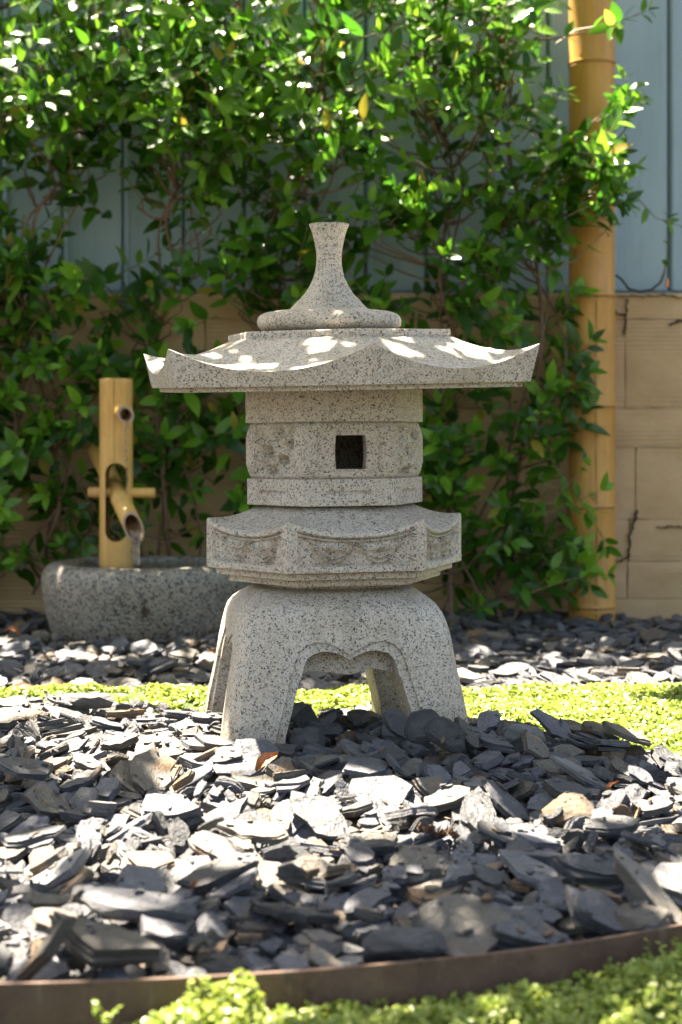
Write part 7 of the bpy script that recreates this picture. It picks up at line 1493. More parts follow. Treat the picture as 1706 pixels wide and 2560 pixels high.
27,48,110,100,1080,5658,-38,22,-22,-29,30,37,110,100,1179,5633,-34,33,21,-45,33,61,89,100,-1022,5759,-22,9,-4,-86,33,40,86,84,379,5677,-38,-146,-8,-3,
34,57,115,96,519,5669,-43,-1,1,60,30,43,86,100,848,5744,-59,-3,-2,-47,28,38,102,100,1000,5779,-38,2,1,27,35,40,115,49,1269,5803,-24,-17,-25,-11,
22,80,114,69,-1518,5837,-38,12,-5,-25,18,57,88,95,-360,5918,2,-11,4,50,17,31,81,70,235,5933,-30,104,-12,-44,7,43,114,79,410,5912,-33,-137,-15,4,
1,40,91,100,561,5832,-41,0,-1,16,4,53,98,72,782,5823,-47,17,12,-5,19,73,90,100,913,5873,-43,-12,6,-68,5,23,83,100,904,5956,-23,172,-4,141,
24,25,110,64,1070,5900,-26,176,1,60,21,57,92,100,1228,5886,-15,-13,-4,-4,2,39,88,100,1284,5839,-20,25,7,-57,25,80,94,59,-1532,5954,-29,26,-4,-11,
35,80,115,19,-1420,5977,-21,30,-15,88,32,43,95,100,-306,6016,-13,-99,-4,-62,16,80,98,100,296,5990,-15,-8,7,-119,4,32,113,100,656,6059,-43,-172,39,-88,
10,32,106,100,700,6054,-46,-106,-1,171,1,51,110,100,907,5991,-36,2,1,-46,17,31,98,71,967,5933,-33,92,11,-59,35,26,95,38,1151,5937,-36,93,-9,-167,
24,69,97,46,1325,5975,-13,7,-2,-48,24,35,98,91,-1461,6135,-25,-9,7,-20,32,76,83,58,-1222,6128,-30,-9,-2,-10,33,80,103,100,-276,6121,-13,-3,-4,43,
29,49,86,100,224,6084,-32,-14,-15,-172,27,75,88,75,411,6055,-30,-1,-22,89,17,41,97,56,918,6112,-43,180,-4,27,20,40,97,100,1536,6118,-22,-1,-5,-21,
2,49,113,89,-1522,6238,-29,12,-11,-68,28,40,104,100,-1241,6222,-21,-6,-1,-18,2,23,93,100,209,6169,-34,140,36,52,22,55,94,100,860,6195,-30,19,-6,-68,
4,30,94,100,1119,6243,-37,0,1,159,24,38,112,100,1345,6201,-18,45,-5,11,0,45,97,100,1563,6206,-27,27,-2,24,5,35,105,100,-1502,6348,-35,1,3,-99,
0,30,86,100,-1345,6262,-23,140,2,71,34,34,86,100,-1163,6330,-34,97,-3,58,19,44,113,100,233,6290,-21,-42,26,-19,0,41,85,100,291,6262,-30,28,18,-54,
26,58,101,38,393,6308,-12,-16,1,51,4,29,99,67,749,6312,-23,48,-9,9,19,38,84,100,932,6359,-29,-153,2,-129,26,25,95,88,1147,6386,-33,-177,0,-159,
2,43,94,95,1518,6272,-20,163,-5,-11,26,43,95,52,-1630,6386,-29,0,4,-65,26,40,114,56,-359,6404,-24,-8,5,37,1,80,84,63,240,6392,-20,-17,5,-62,
29,72,103,99,457,6431,-4,12,-17,-64,7,56,113,60,576,6384,-17,10,-3,54,7,25,85,100,758,6475,-22,-92,8,-62,8,33,88,57,1270,6420,-23,53,0,95,
23,80,90,100,1422,6421,-26,8,8,-17,23,54,94,100,-1570,6530,-19,20,-2,74,22,40,83,100,-1518,6614,-14,-36,2,68,26,62,86,36,-1371,6498,-24,17,19,-33,
7,34,93,99,-1291,6530,-14,15,-6,19,6,80,87,100,-239,6554,-28,-13,7,-91,5,37,90,100,421,6483,-11,169,-26,0,13,67,101,48,666,6571,-17,1,4,-59,
23,24,89,153,733,6552,-14,57,3,-98,14,35,107,100,879,6534,-16,-9,-32,-57,22,27,84,100,1117,6532,-34,3,5,14,22,39,110,100,1203,6553,-23,2,-27,-38,
23,56,93,100,1286,6580,-33,1,8,114,21,80,81,79,1465,6498,-33,14,4,9,3,34,103,97,-1549,6649,-4,94,46,115,34,23,87,100,-1472,6706,-16,-151,19,-13,
11,70,100,100,-1276,6671,-21,-15,-13,6,23,49,82,100,170,6648,-15,-19,21,2,28,38,101,100,427,6594,4,12,13,-55,26,29,90,77,821,6699,-15,-176,3,-53,
21,33,85,98,846,6652,-4,-145,-14,10,9,38,108,100,1264,6647,-35,-34,-19,-128,33,37,106,100,1432,6658,-42,-14,-11,-12,23,73,98,100,1663,6669,-55,-2,-1,-62,
13,37,97,87,-1305,6737,-27,-165,-11,-7,30,34,90,101,-384,6776,-47,-3,-30,-28,15,66,99,100,219,6742,-12,23,5,8,31,48,105,100,329,6792,-16,18,7,82,
18,43,106,100,544,6793,6,4,13,27,18,38,88,100,1171,6724,-23,51,7,-68,24,53,94,59,1526,6738,-49,0,2,-8,6,33,108,100,-1127,4645,-15,-4,-2,-90,
7,54,111,62,-992,4617,-40,13,15,30,29,71,108,100,-906,4655,-39,-18,-6,-26,1,47,85,100,-777,4649,-46,-10,-11,-118,16,29,93,100,-682,4680,-50,-129,-22,14,
6,31,104,100,-553,4649,-48,-33,25,-21,31,64,88,100,-484,4615,-43,-1,-4,100,10,24,83,71,21,4634,-27,75,11,107,33,37,95,100,75,4661,-25,11,-7,-59,
16,31,82,100,329,4660,-14,-48,-3,67,21,25,93,100,436,4697,-3,-150,-22,50,31,41,82,100,919,4656,-12,-9,20,-39,9,64,80,100,1024,4649,-18,-9,2,-55,
21,80,82,64,1102,4648,8,11,-7,-29,13,58,115,56,1246,4614,-34,-1,4,-3,18,56,110,99,-1185,4791,-17,-8,14,79,19,44,112,100,-1032,4749,-33,9,14,-25,
13,41,113,79,-777,4693,-49,126,-6,6,4,54,93,100,-658,4795,-35,2,31,11,24,22,85,100,-633,4700,-60,-107,-3,3,26,64,109,34,-450,4757,-43,11,3,84,
19,53,110,100,-255,4766,-15,-23,-17,-27,9,73,84,100,-198,4771,-30,12,14,71,27,27,89,100,366,4754,-14,-87,-16,-100,24,16,114,100,369,4793,-18,-115,-3,75,
15,44,90,100,578,4752,-8,-10,-11,-108,22,32,112,100,699,4810,-16,3,2,-168,5,29,97,100,1010,4712,-2,13,12,-42,29,32,98,100,1238,4771,-10,-4,0,-96,
8,40,102,49,-1215,4781,-37,-1,4,34,29,63,102,100,-791,4834,-37,27,20,-42,13,40,105,100,-740,4799,-44,141,22,10,33,43,82,100,-502,4826,-38,5,-17,88,
3,80,98,37,-254,4919,-24,-32,6,8,3,34,115,100,138,4923,-22,96,-31,-57,10,43,95,78,265,4829,-18,-12,12,159,17,34,85,67,575,4905,-15,-86,-5,-52,
26,35,109,64,786,4848,13,143,8,69,34,24,100,100,963,4911,-4,-129,36,65,13,23,101,100,-1158,4986,-3,-178,-14,-61,17,39,98,60,-1035,4906,-26,-176,-13,-102,
34,28,94,100,-559,5003,-54,2,-4,20,14,64,80,100,-502,5008,-43,-24,-2,-4,22,32,96,100,-190,5069,-44,3,4,-72,33,28,108,100,-64,4987,-16,25,-41,-86,
17,51,107,45,99,4943,-5,7,-10,105,19,74,90,100,307,4970,-6,17,-3,-113,35,42,95,47,564,4968,-15,-88,-11,-71,26,25,108,45,713,4959,-7,-47,-8,-128,
23,56,80,100,838,4962,7,-5,-3,-25,23,38,102,100,1152,4976,-12,30,11,107,14,29,86,111,-1337,5168,-39,-179,1,53,8,66,91,56,-1193,5131,-24,3,7,-83,
26,23,103,95,-850,5149,-38,88,47,114,9,61,82,100,-581,5060,-41,0,-6,-37,14,34,82,100,-443,5023,-52,177,1,176,35,26,104,76,-412,5023,-37,-126,52,-102,
13,44,99,73,-261,5060,-36,169,-15,60,12,34,80,100,-168,5105,-31,-5,-13,-28,34,75,110,73,200,5119,-3,16,-3,177,3,39,112,89,263,5100,-23,-27,4,99,
2,43,107,100,594,5110,-19,-16,8,-141,25,23,83,100,693,5149,-19,-46,0,-57,1,25,107,100,777,5114,-4,177,15,30,23,60,108,100,1124,5055,-12,5,-27,65,
6,44,94,100,1215,5120,-12,-35,6,32,31,64,85,100,-1298,5206,-31,-10,7,35,22,28,92,100,-977,5190,-36,22,-3,130,5,27,81,100,-626,5243,-38,-173,2,-39,
24,26,107,61,-426,5200,-17,-141,13,1,28,29,107,100,-424,5204,-41,-176,0,-27,2,80,98,53,-146,5157,-22,23,-3,3,3,80,112,35,-2,5143,-21,8,14,-51,
25,52,113,93,323,5209,7,-9,9,22,32,32,101,100,503,5163,-26,92,28,92,1,36,84,100,660,5252,-28,-48,23,-39,34,70,90,78,840,5203,-21,-30,-10,-17,
3,74,88,47,1179,5260,-21,37,1,-14,32,80,104,51,1353,5165,-24,2,2,6,27,44,114,100,-1440,5375,-40,-178,-1,-21,8,25,86,79,-1338,5215,-36,-91,-7,51,
5,60,83,85,-398,5317,-16,25,14,50,31,41,94,100,-325,5370,-26,-154,3,165,29,80,89,100,310,5329,-3,1,1,-20,24,45,103,70,419,5315,-8,-1,2,-10,
26,32,95,35,586,5364,-16,-143,24,-67,18,35,92,100,776,5294,-41,0,1,-20,11,57,91,100,958,5336,-37,-8,-6,28,3,31,100,100,1093,5351,-35,-92,6,-9,
25,32,91,100,1261,5284,-19,-3,-2,-129,14,36,84,100,-1399,5477,-3,177,9,60,32,80,107,44,-1247,5425,6,-10,4,76,6,20,82,145,-920,5430,-23,3,-1,8,
4,27,102,70,-801,5434,0,87,38,93,9,27,115,112,-560,5417,-15,-175,5,17,28,42,95,100,-383,5426,-10,5,0,-34,34,45,95,100,234,5394,-23,33,-29,115,
16,42,114,100,281,5526,-33,164,-33,58,4,39,97,98,480,5404,-31,47,-23,-29,24,51,106,62,683,5459,-44,7,4,-50,4,59,85,65,1135,5433,-24,-16,19,54,
24,26,86,100,1272,5443,-30,55,-21,-80,26,28,112,79,-1357,5535,-32,120,29,-110,6,50,112,100,-1300,5561,-24,24,6,-89,25,21,106,100,-829,5497,-25,180,-2,44,
24,18,95,100,-756,5497,-22,178,2,172,25,19,89,100,-487,5513,-23,-1,0,-18,11,79,107,100,-314,5522,-11,15,-16,88,18,18,100,108,494,5540,-39,-171,0,119,
18,33,104,100,750,5534,-52,170,-5,59,19,53,95,100,843,5503,-43,17,4,-43,23,35,90,106,1109,5474,-39,-176,12,-15,26,39,81,56,1265,5482,-34,-2,2,155,
2,38,94,100,1297,5521,-1,4,-2,-30,20,36,89,100,-1354,5636,-38,9,-2,-35,16,38,110,100,-1088,5617,-30,177,6,134,16,26,104,100,-805,5587,-19,-180,2,47,
16,35,109,100,-580,5611,-5,13,20,-54,10,35,115,98,755,5674,-40,-176,1,-47,4,44,96,88,1001,5605,-38,52,1,-2,16,64,88,100,1173,5606,-32,28,9,-25,
1,49,89,100,1481,5659,-18,-11,8,-38,10,55,99,62,-1457,5740,-46,-4,2,90,3,34,97,100,-524,5860,-9,-91,5,-113,10,38,84,88,-500,5729,-12,-174,2,46,
31,67,89,100,-364,5701,28,3,-2,60,13,63,106,51,349,5796,-34,-1,4,2,1,42,113,100,1339,5753,-21,4,19,-44,5,67,85,77,1411,5726,-5,10,-2,-27,
6,32,86,100,-1353,5879,-35,-2,0,-108,7,80,105,40,-364,5955,11,-18,-6,18,33,55,110,100,317,5901,-38,-29,-1,25,1,58,111,91,433,5805,-31,7,21,49,
31,35,95,100,563,5904,-43,4,3,19,14,56,84,100,828,5860,-46,19,-1,-79,10,33,106,100,1124,5906,-42,-6,8,145,26,42,87,53,-1350,5960,-34,-22,7,-133,
19,50,98,100,451,5997,-44,1,14,16,6,33,82,100,661,5964,-47,22,23,-1,3,58,93,60,848,6028,-43,13,13,122,18,25,89,100,1079,5945,-31,88,1,13,
29,29,80,100,1210,6014,-27,-89,-7,-8,26,42,93,52,-1422,6097,-33,157,-18,-143,21,63,111,100,-253,6136,12,0,-2,-51,33,53,86,100,219,6146,-34,-22,-2,8,
20,36,104,100,362,6138,-36,48,-4,-50,6,33,109,100,452,6080,-22,-32,-2,-72,29,51,88,100,903,6055,-43,4,7,-29,6,37,99,100,1058,6107,-29,-2,-37,-20,
34,34,82,100,1288,6210,-10,79,-21,127,1,31,111,100,-1386,6219,-31,146,-11,-101,32,49,92,88,250,6187,-34,11,-5,-33,8,71,98,28,334,6230,-27,-11,11,40,
30,80,104,97,651,6225,-28,11,5,98,2,42,97,100,983,6161,-36,17,-1,-4,35,32,95,57,1240,6205,-9,-177,2,-55,34,40,86,100,1567,6164,-26,-162,-1,77,
17,37,97,63,-1323,6259,-30,109,-7,58,35,27,111,36,-1294,6277,-16,165,-30,-154,0,80,81,99,-304,6321,-19,21,-8,72,2,44,99,100,335,6334,-10,5,-9,129,
8,24,88,41,653,6324,-5,90,0,-1,11,35,85,100,727,6282,-22,39,14,-37,12,46,109,100,905,6297,-36,-1,-2,130,19,33,105,100,1108,6280,-31,9,17,62,
35,42,93,47,1421,6362,-27,-137,-19,31,1,42,115,100,1695,6411,-44,-1,-2,-123,2,80,114,48,-1590,6434,-11,-15,-3,-1,31,54,80,100,-1351,6410,-23,6,8,-50,
23,74,108,100,-1281,6469,-15,-11,-13,15,6,42,107,100,402,6422,-13,-30,-17,56,21,40,110,100,550,6449,-22,-6,9,11,17,28,89,84,647,6468,-22,179,-5,62,
4,38,96,100,725,6476,-22,3,-2,77,14,40,87,100,813,6478,-27,2,0,7,12,16,99,136,1093,6377,-38,179,-5,8,2,30,80,100,1178,6474,-35,2,1,46,
31,41,88,100,1331,6458,-23,1,2,-71,9,57,96,100,1484,6404,-21,12,-1,36,5,48,99,100,1566,6423,-31,-20,14,-12,8,80,90,20,-1477,6518,-7,4,4,-42,
4,37,110,52,-1328,6595,-16,40,-8,-87,17,41,100,56,-299,6537,-17,120,-12,97,34,40,89,100,-247,6514,-16,-2,8,-55,28,45,93,100,350,6548,-24,5,3,-107,
10,43,114,79,371,6498,-14,-111,1,-161,18,31,99,100,822,6595,-15,-153,-10,-129,35,49,109,40,1121,6535,-21,2,-1,64,29,56,96,100,1185,6574,-22,-33,-3,51,
7,25,93,100,-1402,6635,2,6,10,112,23,41,91,100,-1325,6672,-20,169,-11,1,21,69,106,94,243,6679,-1,30,-18,70,2,37,90,100,395,6639,18,15,-2,11,
10,25,92,100,622,6627,7,107,18,-55,30,55,99,100,1453,6699,-38,-5,4,25,26,72,91,31,1651,6685,-39,-3,2,-4,11,80,94,90,-316,6785,-33,-23,1,-88,
23,53,89,100,-249,6804,-33,-36,18,50,7,50,87,100,156,6856,-21,1,0,12,8,36,93,56,1223,6717,-21,-68,-25,-173,23,34,98,111,1365,6843,-46,-176,2,52,
10,28,95,100,1415,6787,-40,65,-21,7,24,64,83,50,1546,6810,-45,5,7,35,22,31,96,96,-1253,4591,-34,-179,-4,-171,17,37,113,62,-1035,4657,-23,2,4,-33,
30,43,114,100,-916,4608,-27,21,0,-29,2,34,93,100,-851,4669,-50,159,-16,161,28,37,94,100,-562,4582,-60,179,-1,-2,13,42,90,77,-390,4648,-48,-26,-11,43,
10,27,104,63,-94,4608,-31,167,-16,57,28,56,108,100,301,4614,6,4,-8,42,0,27,86,123,513,4673,-17,-174,5,-39,14,34,103,100,727,4703,-11,-138,-2,82,
23,70,83,100,1228,4647,-13,20,11,101,32,32,96,100,-868,4755,-49,-94,-2,-64,0,30,83,100,-854,4747,-34,125,-23,-95,27,35,99,100,-502,4788,-60,4,-1,-19,
24,42,110,75,-141,4802,-34,-154,15,-32,22,26,82,100,341,4812,-1,-164,-10,179,11,18,85,161,862,4656,-16,-84,8,-109,17,38,91,60,1151,4713,-20,146,-19,116,
30,44,91,100,1223,4725,-16,-176,3,108,26,35,92,64,-1166,4913,-35,-75,-7,22,24,29,104,100,-949,4907,-39,-147,35,54,13,38,86,85,-753,4892,-54,-178,-5,113,
18,42,107,100,-571,4890,-48,-13,14,22,28,42,93,100,292,4876,1,9,-17,-45,9,29,89,100,491,4827,-2,152,15,-82,11,43,101,100,572,4862,-12,18,-8,-45,
5,41,115,100,1193,4838,-3,6,-12,-60,25,51,105,94,-1292,4943,-29,4,-1,-49,2,40,104,100,-1145,5026,-8,-5,-9,-31,17,30,112,77,-776,4914,-41,-28,36,127,
13,32,85,99,-218,5055,-32,-5,5,-173,21,35,87,90,-111,5014,-25,-147,4,93,10,24,109,69,33,4938,-23,57,11,-79,16,40,113,100,334,5087,-9,-175,-3,114,
0,23,83,100,515,4946,-17,-166,8,-24,21,45,93,100,-1299,5054,-28,26,0,-46,3,37,93,94,-1159,5104,-15,173,0,40,3,32,102,55,-753,5041,-32,42,-8,136,
30,31,92,100,-610,5078,-28,169,-4,85,5,23,112,100,-354,5075,-20,12,-5,-3,14,22,108,145,-176,5083,-30,-5,-19,-3,8,65,104,31,34,5045,-9,28,-19,14,
28,29,91,100,657,5148,-24,-54,5,3,13,36,107,91,958,5070,-8,175,7,-14,17,40,115,57,1361,5058,-38,-179,-3,99,2,30,83,100,-1227,5158,-30,1,1,-62,
26,50,83,22,-1128,5160,-20,-175,-9,155,11,27,98,107,-840,5090,-44,51,-7,-101,26,23,103,49,-827,5226,-12,-168,6,-4,34,43,87,100,-274,5157,-32,-179,22,-84,
34,40,106,100,15,5101,-19,35,-12,13,35,39,87,93,407,5163,-10,97,-9,72,35,43,89,46,745,5147,-28,-175,-3,162,9,27,91,112,890,5234,-24,3,-5,47,
20,22,110,153,1066,5278,-25,3,-3,179,35,23,92,43,1239,5179,-4,177,-9,76,11,48,84,100,1329,5205,-8,8,-13,-113,35,24,113,41,-1233,5279,-13,-177,-6,49,
27,42,107,100,-1132,5343,-31,172,-11,18,27,34,103,100,-1061,5284,-31,27,-20,-25,8,20,106,97,-946,5296,-32,1,2,-46,34,45,86,100,-451,5332,-25,-14,-3,-26,
3,29,89,100,-393,5221,-34,94,38,-85,6,43,93,100,330,5307,15,-5,0,-8,1,28,84,95,414,5244,3,-155,0,-140,7,28,110,100,611,5369,-40,-99,8,10,
19,61,104,100,993,5268,-23,1,8,93,35,25,108,80,1283,5240,-35,-4,-5,25,1,26,83,100,-1366,5381,-23,8,-4,20,30,36,99,100,248,5472,-13,-107,-42,-89,
3,32,107,54,371,5409,-29,92,52,43,4,51,98,75,575,5398,-31,-22,19,-111,0,42,108,100,696,5387,-49,-175,0,-124,3,37,88,46,908,5359,-26,151,3,6,
10,28,95,60,1016,5449,-30,70,-8,141,20,63,88,100,1203,5379,-29,24,-5,-11,25,19,100,100,1266,5410,-24,11,-4,89,30,26,80,100,-1343,5577,-32,-115,-4,-82,
16,46,104,100,-1228,5500,-37,2,-5,-1,8,28,109,35,-1086,5540,-27,-177,-1,56,16,34,99,100,-399,5548,-20,-6,-12,-22,29,26,84,100,373,5558,-30,-157,14,-131,
9,41,110,100,459,5513,-34,-17,10,-73,25,29,86,100,702,5534,-42,159,7,82,31,50,101,100,794,5553,-42,-1,19,-31,11,19,80,155,1038,5544,-16,-177,-8,-24,
12,40,98,100,1413,5438,-32,177,-3,161,10,74,90,46,1422,5549,-27,-1,-1,35,1,32,83,83,233,5622,-28,40,-4,-24,6,47,94,100,547,5608,-49,14,-3,20,
20,54,89,100,650,5657,-46,-2,14,60,34,41,106,100,1048,5613,-32,166,34,84,6,56,100,100,1349,5695,-22,-16,5,14,20,80,113,100,-1392,5746,-28,6,2,-40,
2,80,96,44,-1300,5656,-19,-26,-3,6,14,53,83,100,-911,5779,-1,-3,-3,19,14,30,102,105,-768,5717,-17,180,-1,49,29,80,93,71,300,5743,-21,16,2,-58,
2,34,111,65,814,5749,-40,172,-11,-108,25,45,96,100,1346,5788,15,172,3,35,19,50,85,100,-1514,5841,-22,-6,-11,84,13,44,97,74,-1325,5858,-27,115,15,91,
23,43,87,100,-451,5904,-5,0,-4,-91,33,29,93,100,-431,5927,1,-87,-4,118,7,67,104,50,198,5817,-16,30,-10,12,16,30,111,103,281,5928,-53,2,0,-25,
14,31,112,102,538,5857,-32,-10,-2,20,35,25,109,39,1147,5846,-14,161,-5,65,13,38,93,85,1386,5931,-20,-82,-15,-135,32,80,81,54,1393,5863,-8,-14,-23,71,
17,78,90,30,-1259,5980,-16,5,-2,-3,2,54,86,100,358,5982,-29,16,32,-33,11,54,92,100,972,6013,-42,-1,-16,-5,5,56,88,91,1477,5987,-8,-13,17,-40,
13,80,85,39,-1483,6047,-35,27,-5,-12,21,28,88,100,467,6134,-32,170,-25,90,2,26,98,100,1073,6157,-25,172,1,-6,11,50,80,100,-1405,6165,-20,-172,3,-30,
26,32,91,69,203,6193,-25,-116,-37,45,28,51,103,100,402,6216,-23,27,-24,-7,33,38,88,100,473,6196,-28,18,10,-140,22,37,96,100,705,6190,-30,-54,16,-79,
12,30,89,100,947,6186,-41,6,13,-122,3,22,89,100,1044,6178,-39,23,17,22,2,44,112,98,1367,6176,-6,23,-57,117,28,49,114,100,-1515,6290,-1,-174,5,75,
31,23,81,100,-1198,6349,-37,-176,2,-85,2,49,84,45,163,6241,-14,179,-2,-175,1,72,98,73,256,6427,6,-9,0,-167,17,40,90,29,299,6267,-7,-156,-3,-32,
20,28,109,123,513,6381,-33,-177,1,-27,1,38,93,100,603,6317,-29,-11,-5,-118,32,42,107,100,812,6235,-25,143,38,90,28,49,99,100,1132,6256,-20,-5,-12,-97,
0,52,103,100,1452,6325,-19,-2,3,18,5,46,92,100,1572,6348,-27,-6,-3,-59,7,52,100,64,-1599,6459,2,-8,10,50,35,41,87,47,-1435,6478,-29,-178,1,-5,
23,29,102,128,-1260,6411,-4,-2,-17,-19,18,50,87,100,-324,6425,-24,-36,11,-66,11,42,106,100,290,6455,-22,88,-13,18,35,48,102,41,374,6420,-13,-21,-26,39,
35,25,86,38,687,6459,-13,159,16,54,9,39,101,100,859,6469,-28,178,3,-157,29,24,92,106,1138,6453,-36,-175,-3,115,28,23,113,100,1512,6460,-16,-157,0,157,
26,80,110,24,1607,6413,-22,-24,12,-53,24,35,93,91,-1516,6487,-15,34,-30,121,5,43,107,100,-1346,6531,-21,-61,-11,124,7,36,95,93,202,6466,-1,-29,26,-138,
33,30,99,100,316,6522,-19,6,22,-100,17,22,94,100,502,6492,-2,-132,-65,56,13,40,83,80,1161,6600,-30,-176,-2,50,24,31,115,100,1561,6550,-32,-135,-11,56,
19,37,106,100,-1585,6731,6,-166,-4,-15,13,27,99,100,-1409,6667,-2,-9,2,-2,2,52,83,83,-333,6643,-34,8,8,94,21,26,97,100,436,6698,6,-167,-1,1,
27,51,92,100,586,6617,8,-2,17,-42,28,38,110,100,730,6758,2,-110,-4,-1,27,67,112,84,1547,6626,-42,11,-9,32,2,61,92,72,1618,6653,-25,16,5,-64,
23,79,83,100,-1693,6801,-7,-12,-6,8,15,46,114,100,-1521,6759,-3,19,-5,52,32,28,95,78,-1354,6701,-14,160,35,52,6,55,100,100,-407,6824,-52,-16,-2,41,
13,27,97,100,323,6714,1,126,17,-27,3,47,99,74,417,6733,-1,-9,24,-131,24,24,92,67,634,6718,-3,76,-1,21,6,32,115,100,1246,6849,-39,-4,1,-31,
23,43,81,100,1580,6749,-44,14,19,-51,19,33,91,100,1738,6758,-62,-176,-4,-174,
]
# ================================================================ slate
PROTO = [slate_mesh(i) for i in range(N_SLATE)]
SMESH = []
for i, (Vp, Fp, asp, th) in enumerate(PROTO):
    me = bpy.data.meshes.new('slate'); me.from_pydata(Vp, [], Fp); me.materials.append(CHIP_MATS[0]); me.update()
    me.shade_smooth(); me.set_sharp_from_angle(angle=R_(10)); SMESH.append(me)
def slate_material(rnd):
    q = rnd.random()
    return 0 if q < 0.44 else 1 if q < 0.68 else 2 if q < 0.88 else 3 if q < 0.94 else 4
def slate_floor(x, y):
    def bump(cx, cy, r, h): return h * math.exp(-((x - cx) ** 2 + (y - cy) ** 2) / r ** 2)
    if y > 2.2: return -0.022 + .012 * math.sin(x * 5) * math.sin(y * 6) - 0.004
    return -0.027 + bump(-.5, 1.95, .28, .026) + bump(-.05, 1.83, .3, .022) + bump(.22, 1.8, .16, .018)
def bed_mesh(y0f, y1f, x0, x1, nx_, ny_):
    V, F = [], []
    for j in range(ny_ + 1):
        for i in range(nx_ + 1):
            x = lerp(x0, x1, i / nx_); y = lerp(y0f(x), y1f(x), j / ny_)
            V.append((x, y, slate_floor(x, y) + 0.004 * noise.noise(Vector((x * 40, y * 40, 0)))))
    W = nx_ + 1
    for j in range(ny_):
        for i in range(nx_): a = j * W + i; F.append((a, a + 1, a + W + 1, a + W))
    return V, F
def arc_y(x, r=1.146):
    d = r * r - (x - ARC_C[0]) ** 2
    return ARC_C[1] - math.sqrt(d) if d > 0 else ARC_C[1]
FB = [(-0.85, 2.16), (-.2, 2.13), (0, 2.1), (.2, 2.0), (.4, 1.83), (.85, 1.6)]
def front_back(x): return interp(FB, x)
bed_front = link('slate_bed', mesh('slate_bed', *bed_mesh(arc_y, lambda x: front_back(x) + 0.02, -0.75, 0.75, 60, 50), M['soil'], 60))
tag(bed_front, 'bed of loose dark slate chips around the stone lantern, inside the rusty edging', None, None, 'structure')
bed_rear = link('slate_bed', mesh('slate_bed', *bed_mesh(lambda x: 2.26, lambda x: WALL_Y, -1.6, 1.6, 80, 50), M['soil'], 60))
tag(bed_rear, 'strip of loose dark slate chips along the foot of the wall, behind the moss', None, None, 'structure')
jv = {0: [], 1: []}; jf = {0: [], 1: []}; jm = {0: [], 1: []}; jn = {0: 0, 1: 0}
TRI = []
for (Vp, Fp, asp, th) in PROTO:
    t = []
    for f in Fp:
        for k in range(1, len(f) - 1): t.append((f[0], f[k], f[k + 1]))
    TRI.append((np.array(Vp, np.float32), np.array(t, np.int32)))
rs = random.Random(21)
for single, data in ((True, SLATES), (False, SMALL_SLATES)):
    for k in range(0, len(data), 10):
        pi, ln, wf, tf, x, y, z, ea, eb, ec = data[k:k + 10]
        ln /= 1e3; wf /= 100; tf /= 100
        loc = Vector((x / 2000, y / 2000, z / 2000)); e = (Euler((R_(ea), R_(eb), R_(ec))).to_matrix()).to_euler(); e = (Matrix.Rotation(R_(rs.uniform(0, 19)), 3, 'X') @ e.to_matrix()).to_euler()
        mi = slate_material(rs)
        b = 0 if loc.y < 2.2 else 1
        if single:
            o = link('slate', SMESH[pi], bed_front if b == 0 else bed_rear)
            o.location = loc; o.rotation_euler = e; o.scale = (ln, ln * wf, ln * tf)
            o.material_slots[0].link = 'OBJECT'; o.material_slots[0].material = CHIP_MATS[mi]
        else:
            Vn, Tn = TRI[pi]
            Rm = np.array(e.to_matrix(), np.float32)
            P = (Vn * np.array([ln, ln * wf, ln * tf], np.float32)) @ Rm.T + np.array(loc, np.float32)
            jv[b].append(P); jf[b].append(Tn + jn[b]); jm[b].append(np.full(len(Tn), mi)); jn[b] += len(P)
for b, bed in ((0, bed_front), (1, bed_rear)):
    if jv[b]:
        me = fast_mesh('small_slates', np.concatenate(jv[b]), np.concatenate(jf[b]), SL, np.concatenate(jm[b]))
        me.shade_smooth(); me.set_sharp_from_angle(angle=R_(10))
        tag(link('small_slates', me, bed), kind='stuff')

# distinctive stones lying on the bed: px, py of the base, distance, length, width and thickness (m), yaw, pitch, roll, material
def place_slate(pi, p, L, W, T, rot, mi, label):
    Vp, Fp, asp, th = PROTO[pi % 100]
    if pi >= 100: o = link('slate', ROCKS[pi - 100]); o.scale = (L * 0.85, W * 0.85, T * 0.68)
    else: o = link('slate', SMESH[pi]); o.scale = (L, W / asp, 0.72 * T / th)
    o.location = p; o.rotation_euler = rot
    o.material_slots[0].link = 'OBJECT'; o.material_slots[0].material = CHIP_MATS[mi]
    return tag(o, label, 'slate stone', 'large slates lying on the bed')
def rock_mesh(seed):
    """a broken block of slate: a ball cut flat by a dozen fracture planes, a little ragged"""
    rr = random.Random(seed)
    planes = [(Vector((0, 0, 1)) + Vector((rr.uniform(-.25, .25), rr.uniform(-.25, .25), 0)), rr.uniform(.62, .8)), (Vector((0, 0, -1)), .7)]
    for k in range(9):
        a = rr.uniform(0, 2 * PI)
        planes.append((Vector((math.cos(a), math.sin(a), rr.uniform(-.45, .6))), rr.uniform(.58, .88)))
    bm = bmesh.new(); bmesh.ops.create_icosphere(bm, subdivisions=3, radius=1.0)
    for v in bm.verts:
        d = v.co.normalized(); r = 1.0
        for n_, c_ in planes:
            q = d.dot(n_.normalized())
            if q > 0.05: r = min(r, c_ / q)
        r += 0.035 * noise.noise(d * 3.2 + Vector((seed, 0, 0))) + 0.03 * noise.noise(Vector((d.x * 2, d.y * 2, d.z * 14 + seed)))
        v.co = d * r * 0.62
    me = bpy.data.meshes.new('slate'); bm.to_mesh(me); bm.free()
    me.materials.append(CHIP_MATS[0]); me.shade_smooth(); me.set_sharp_from_angle(angle=R_(12))
    return me
ROCKS = [rock_mesh(60 + k) for k in range(5)]
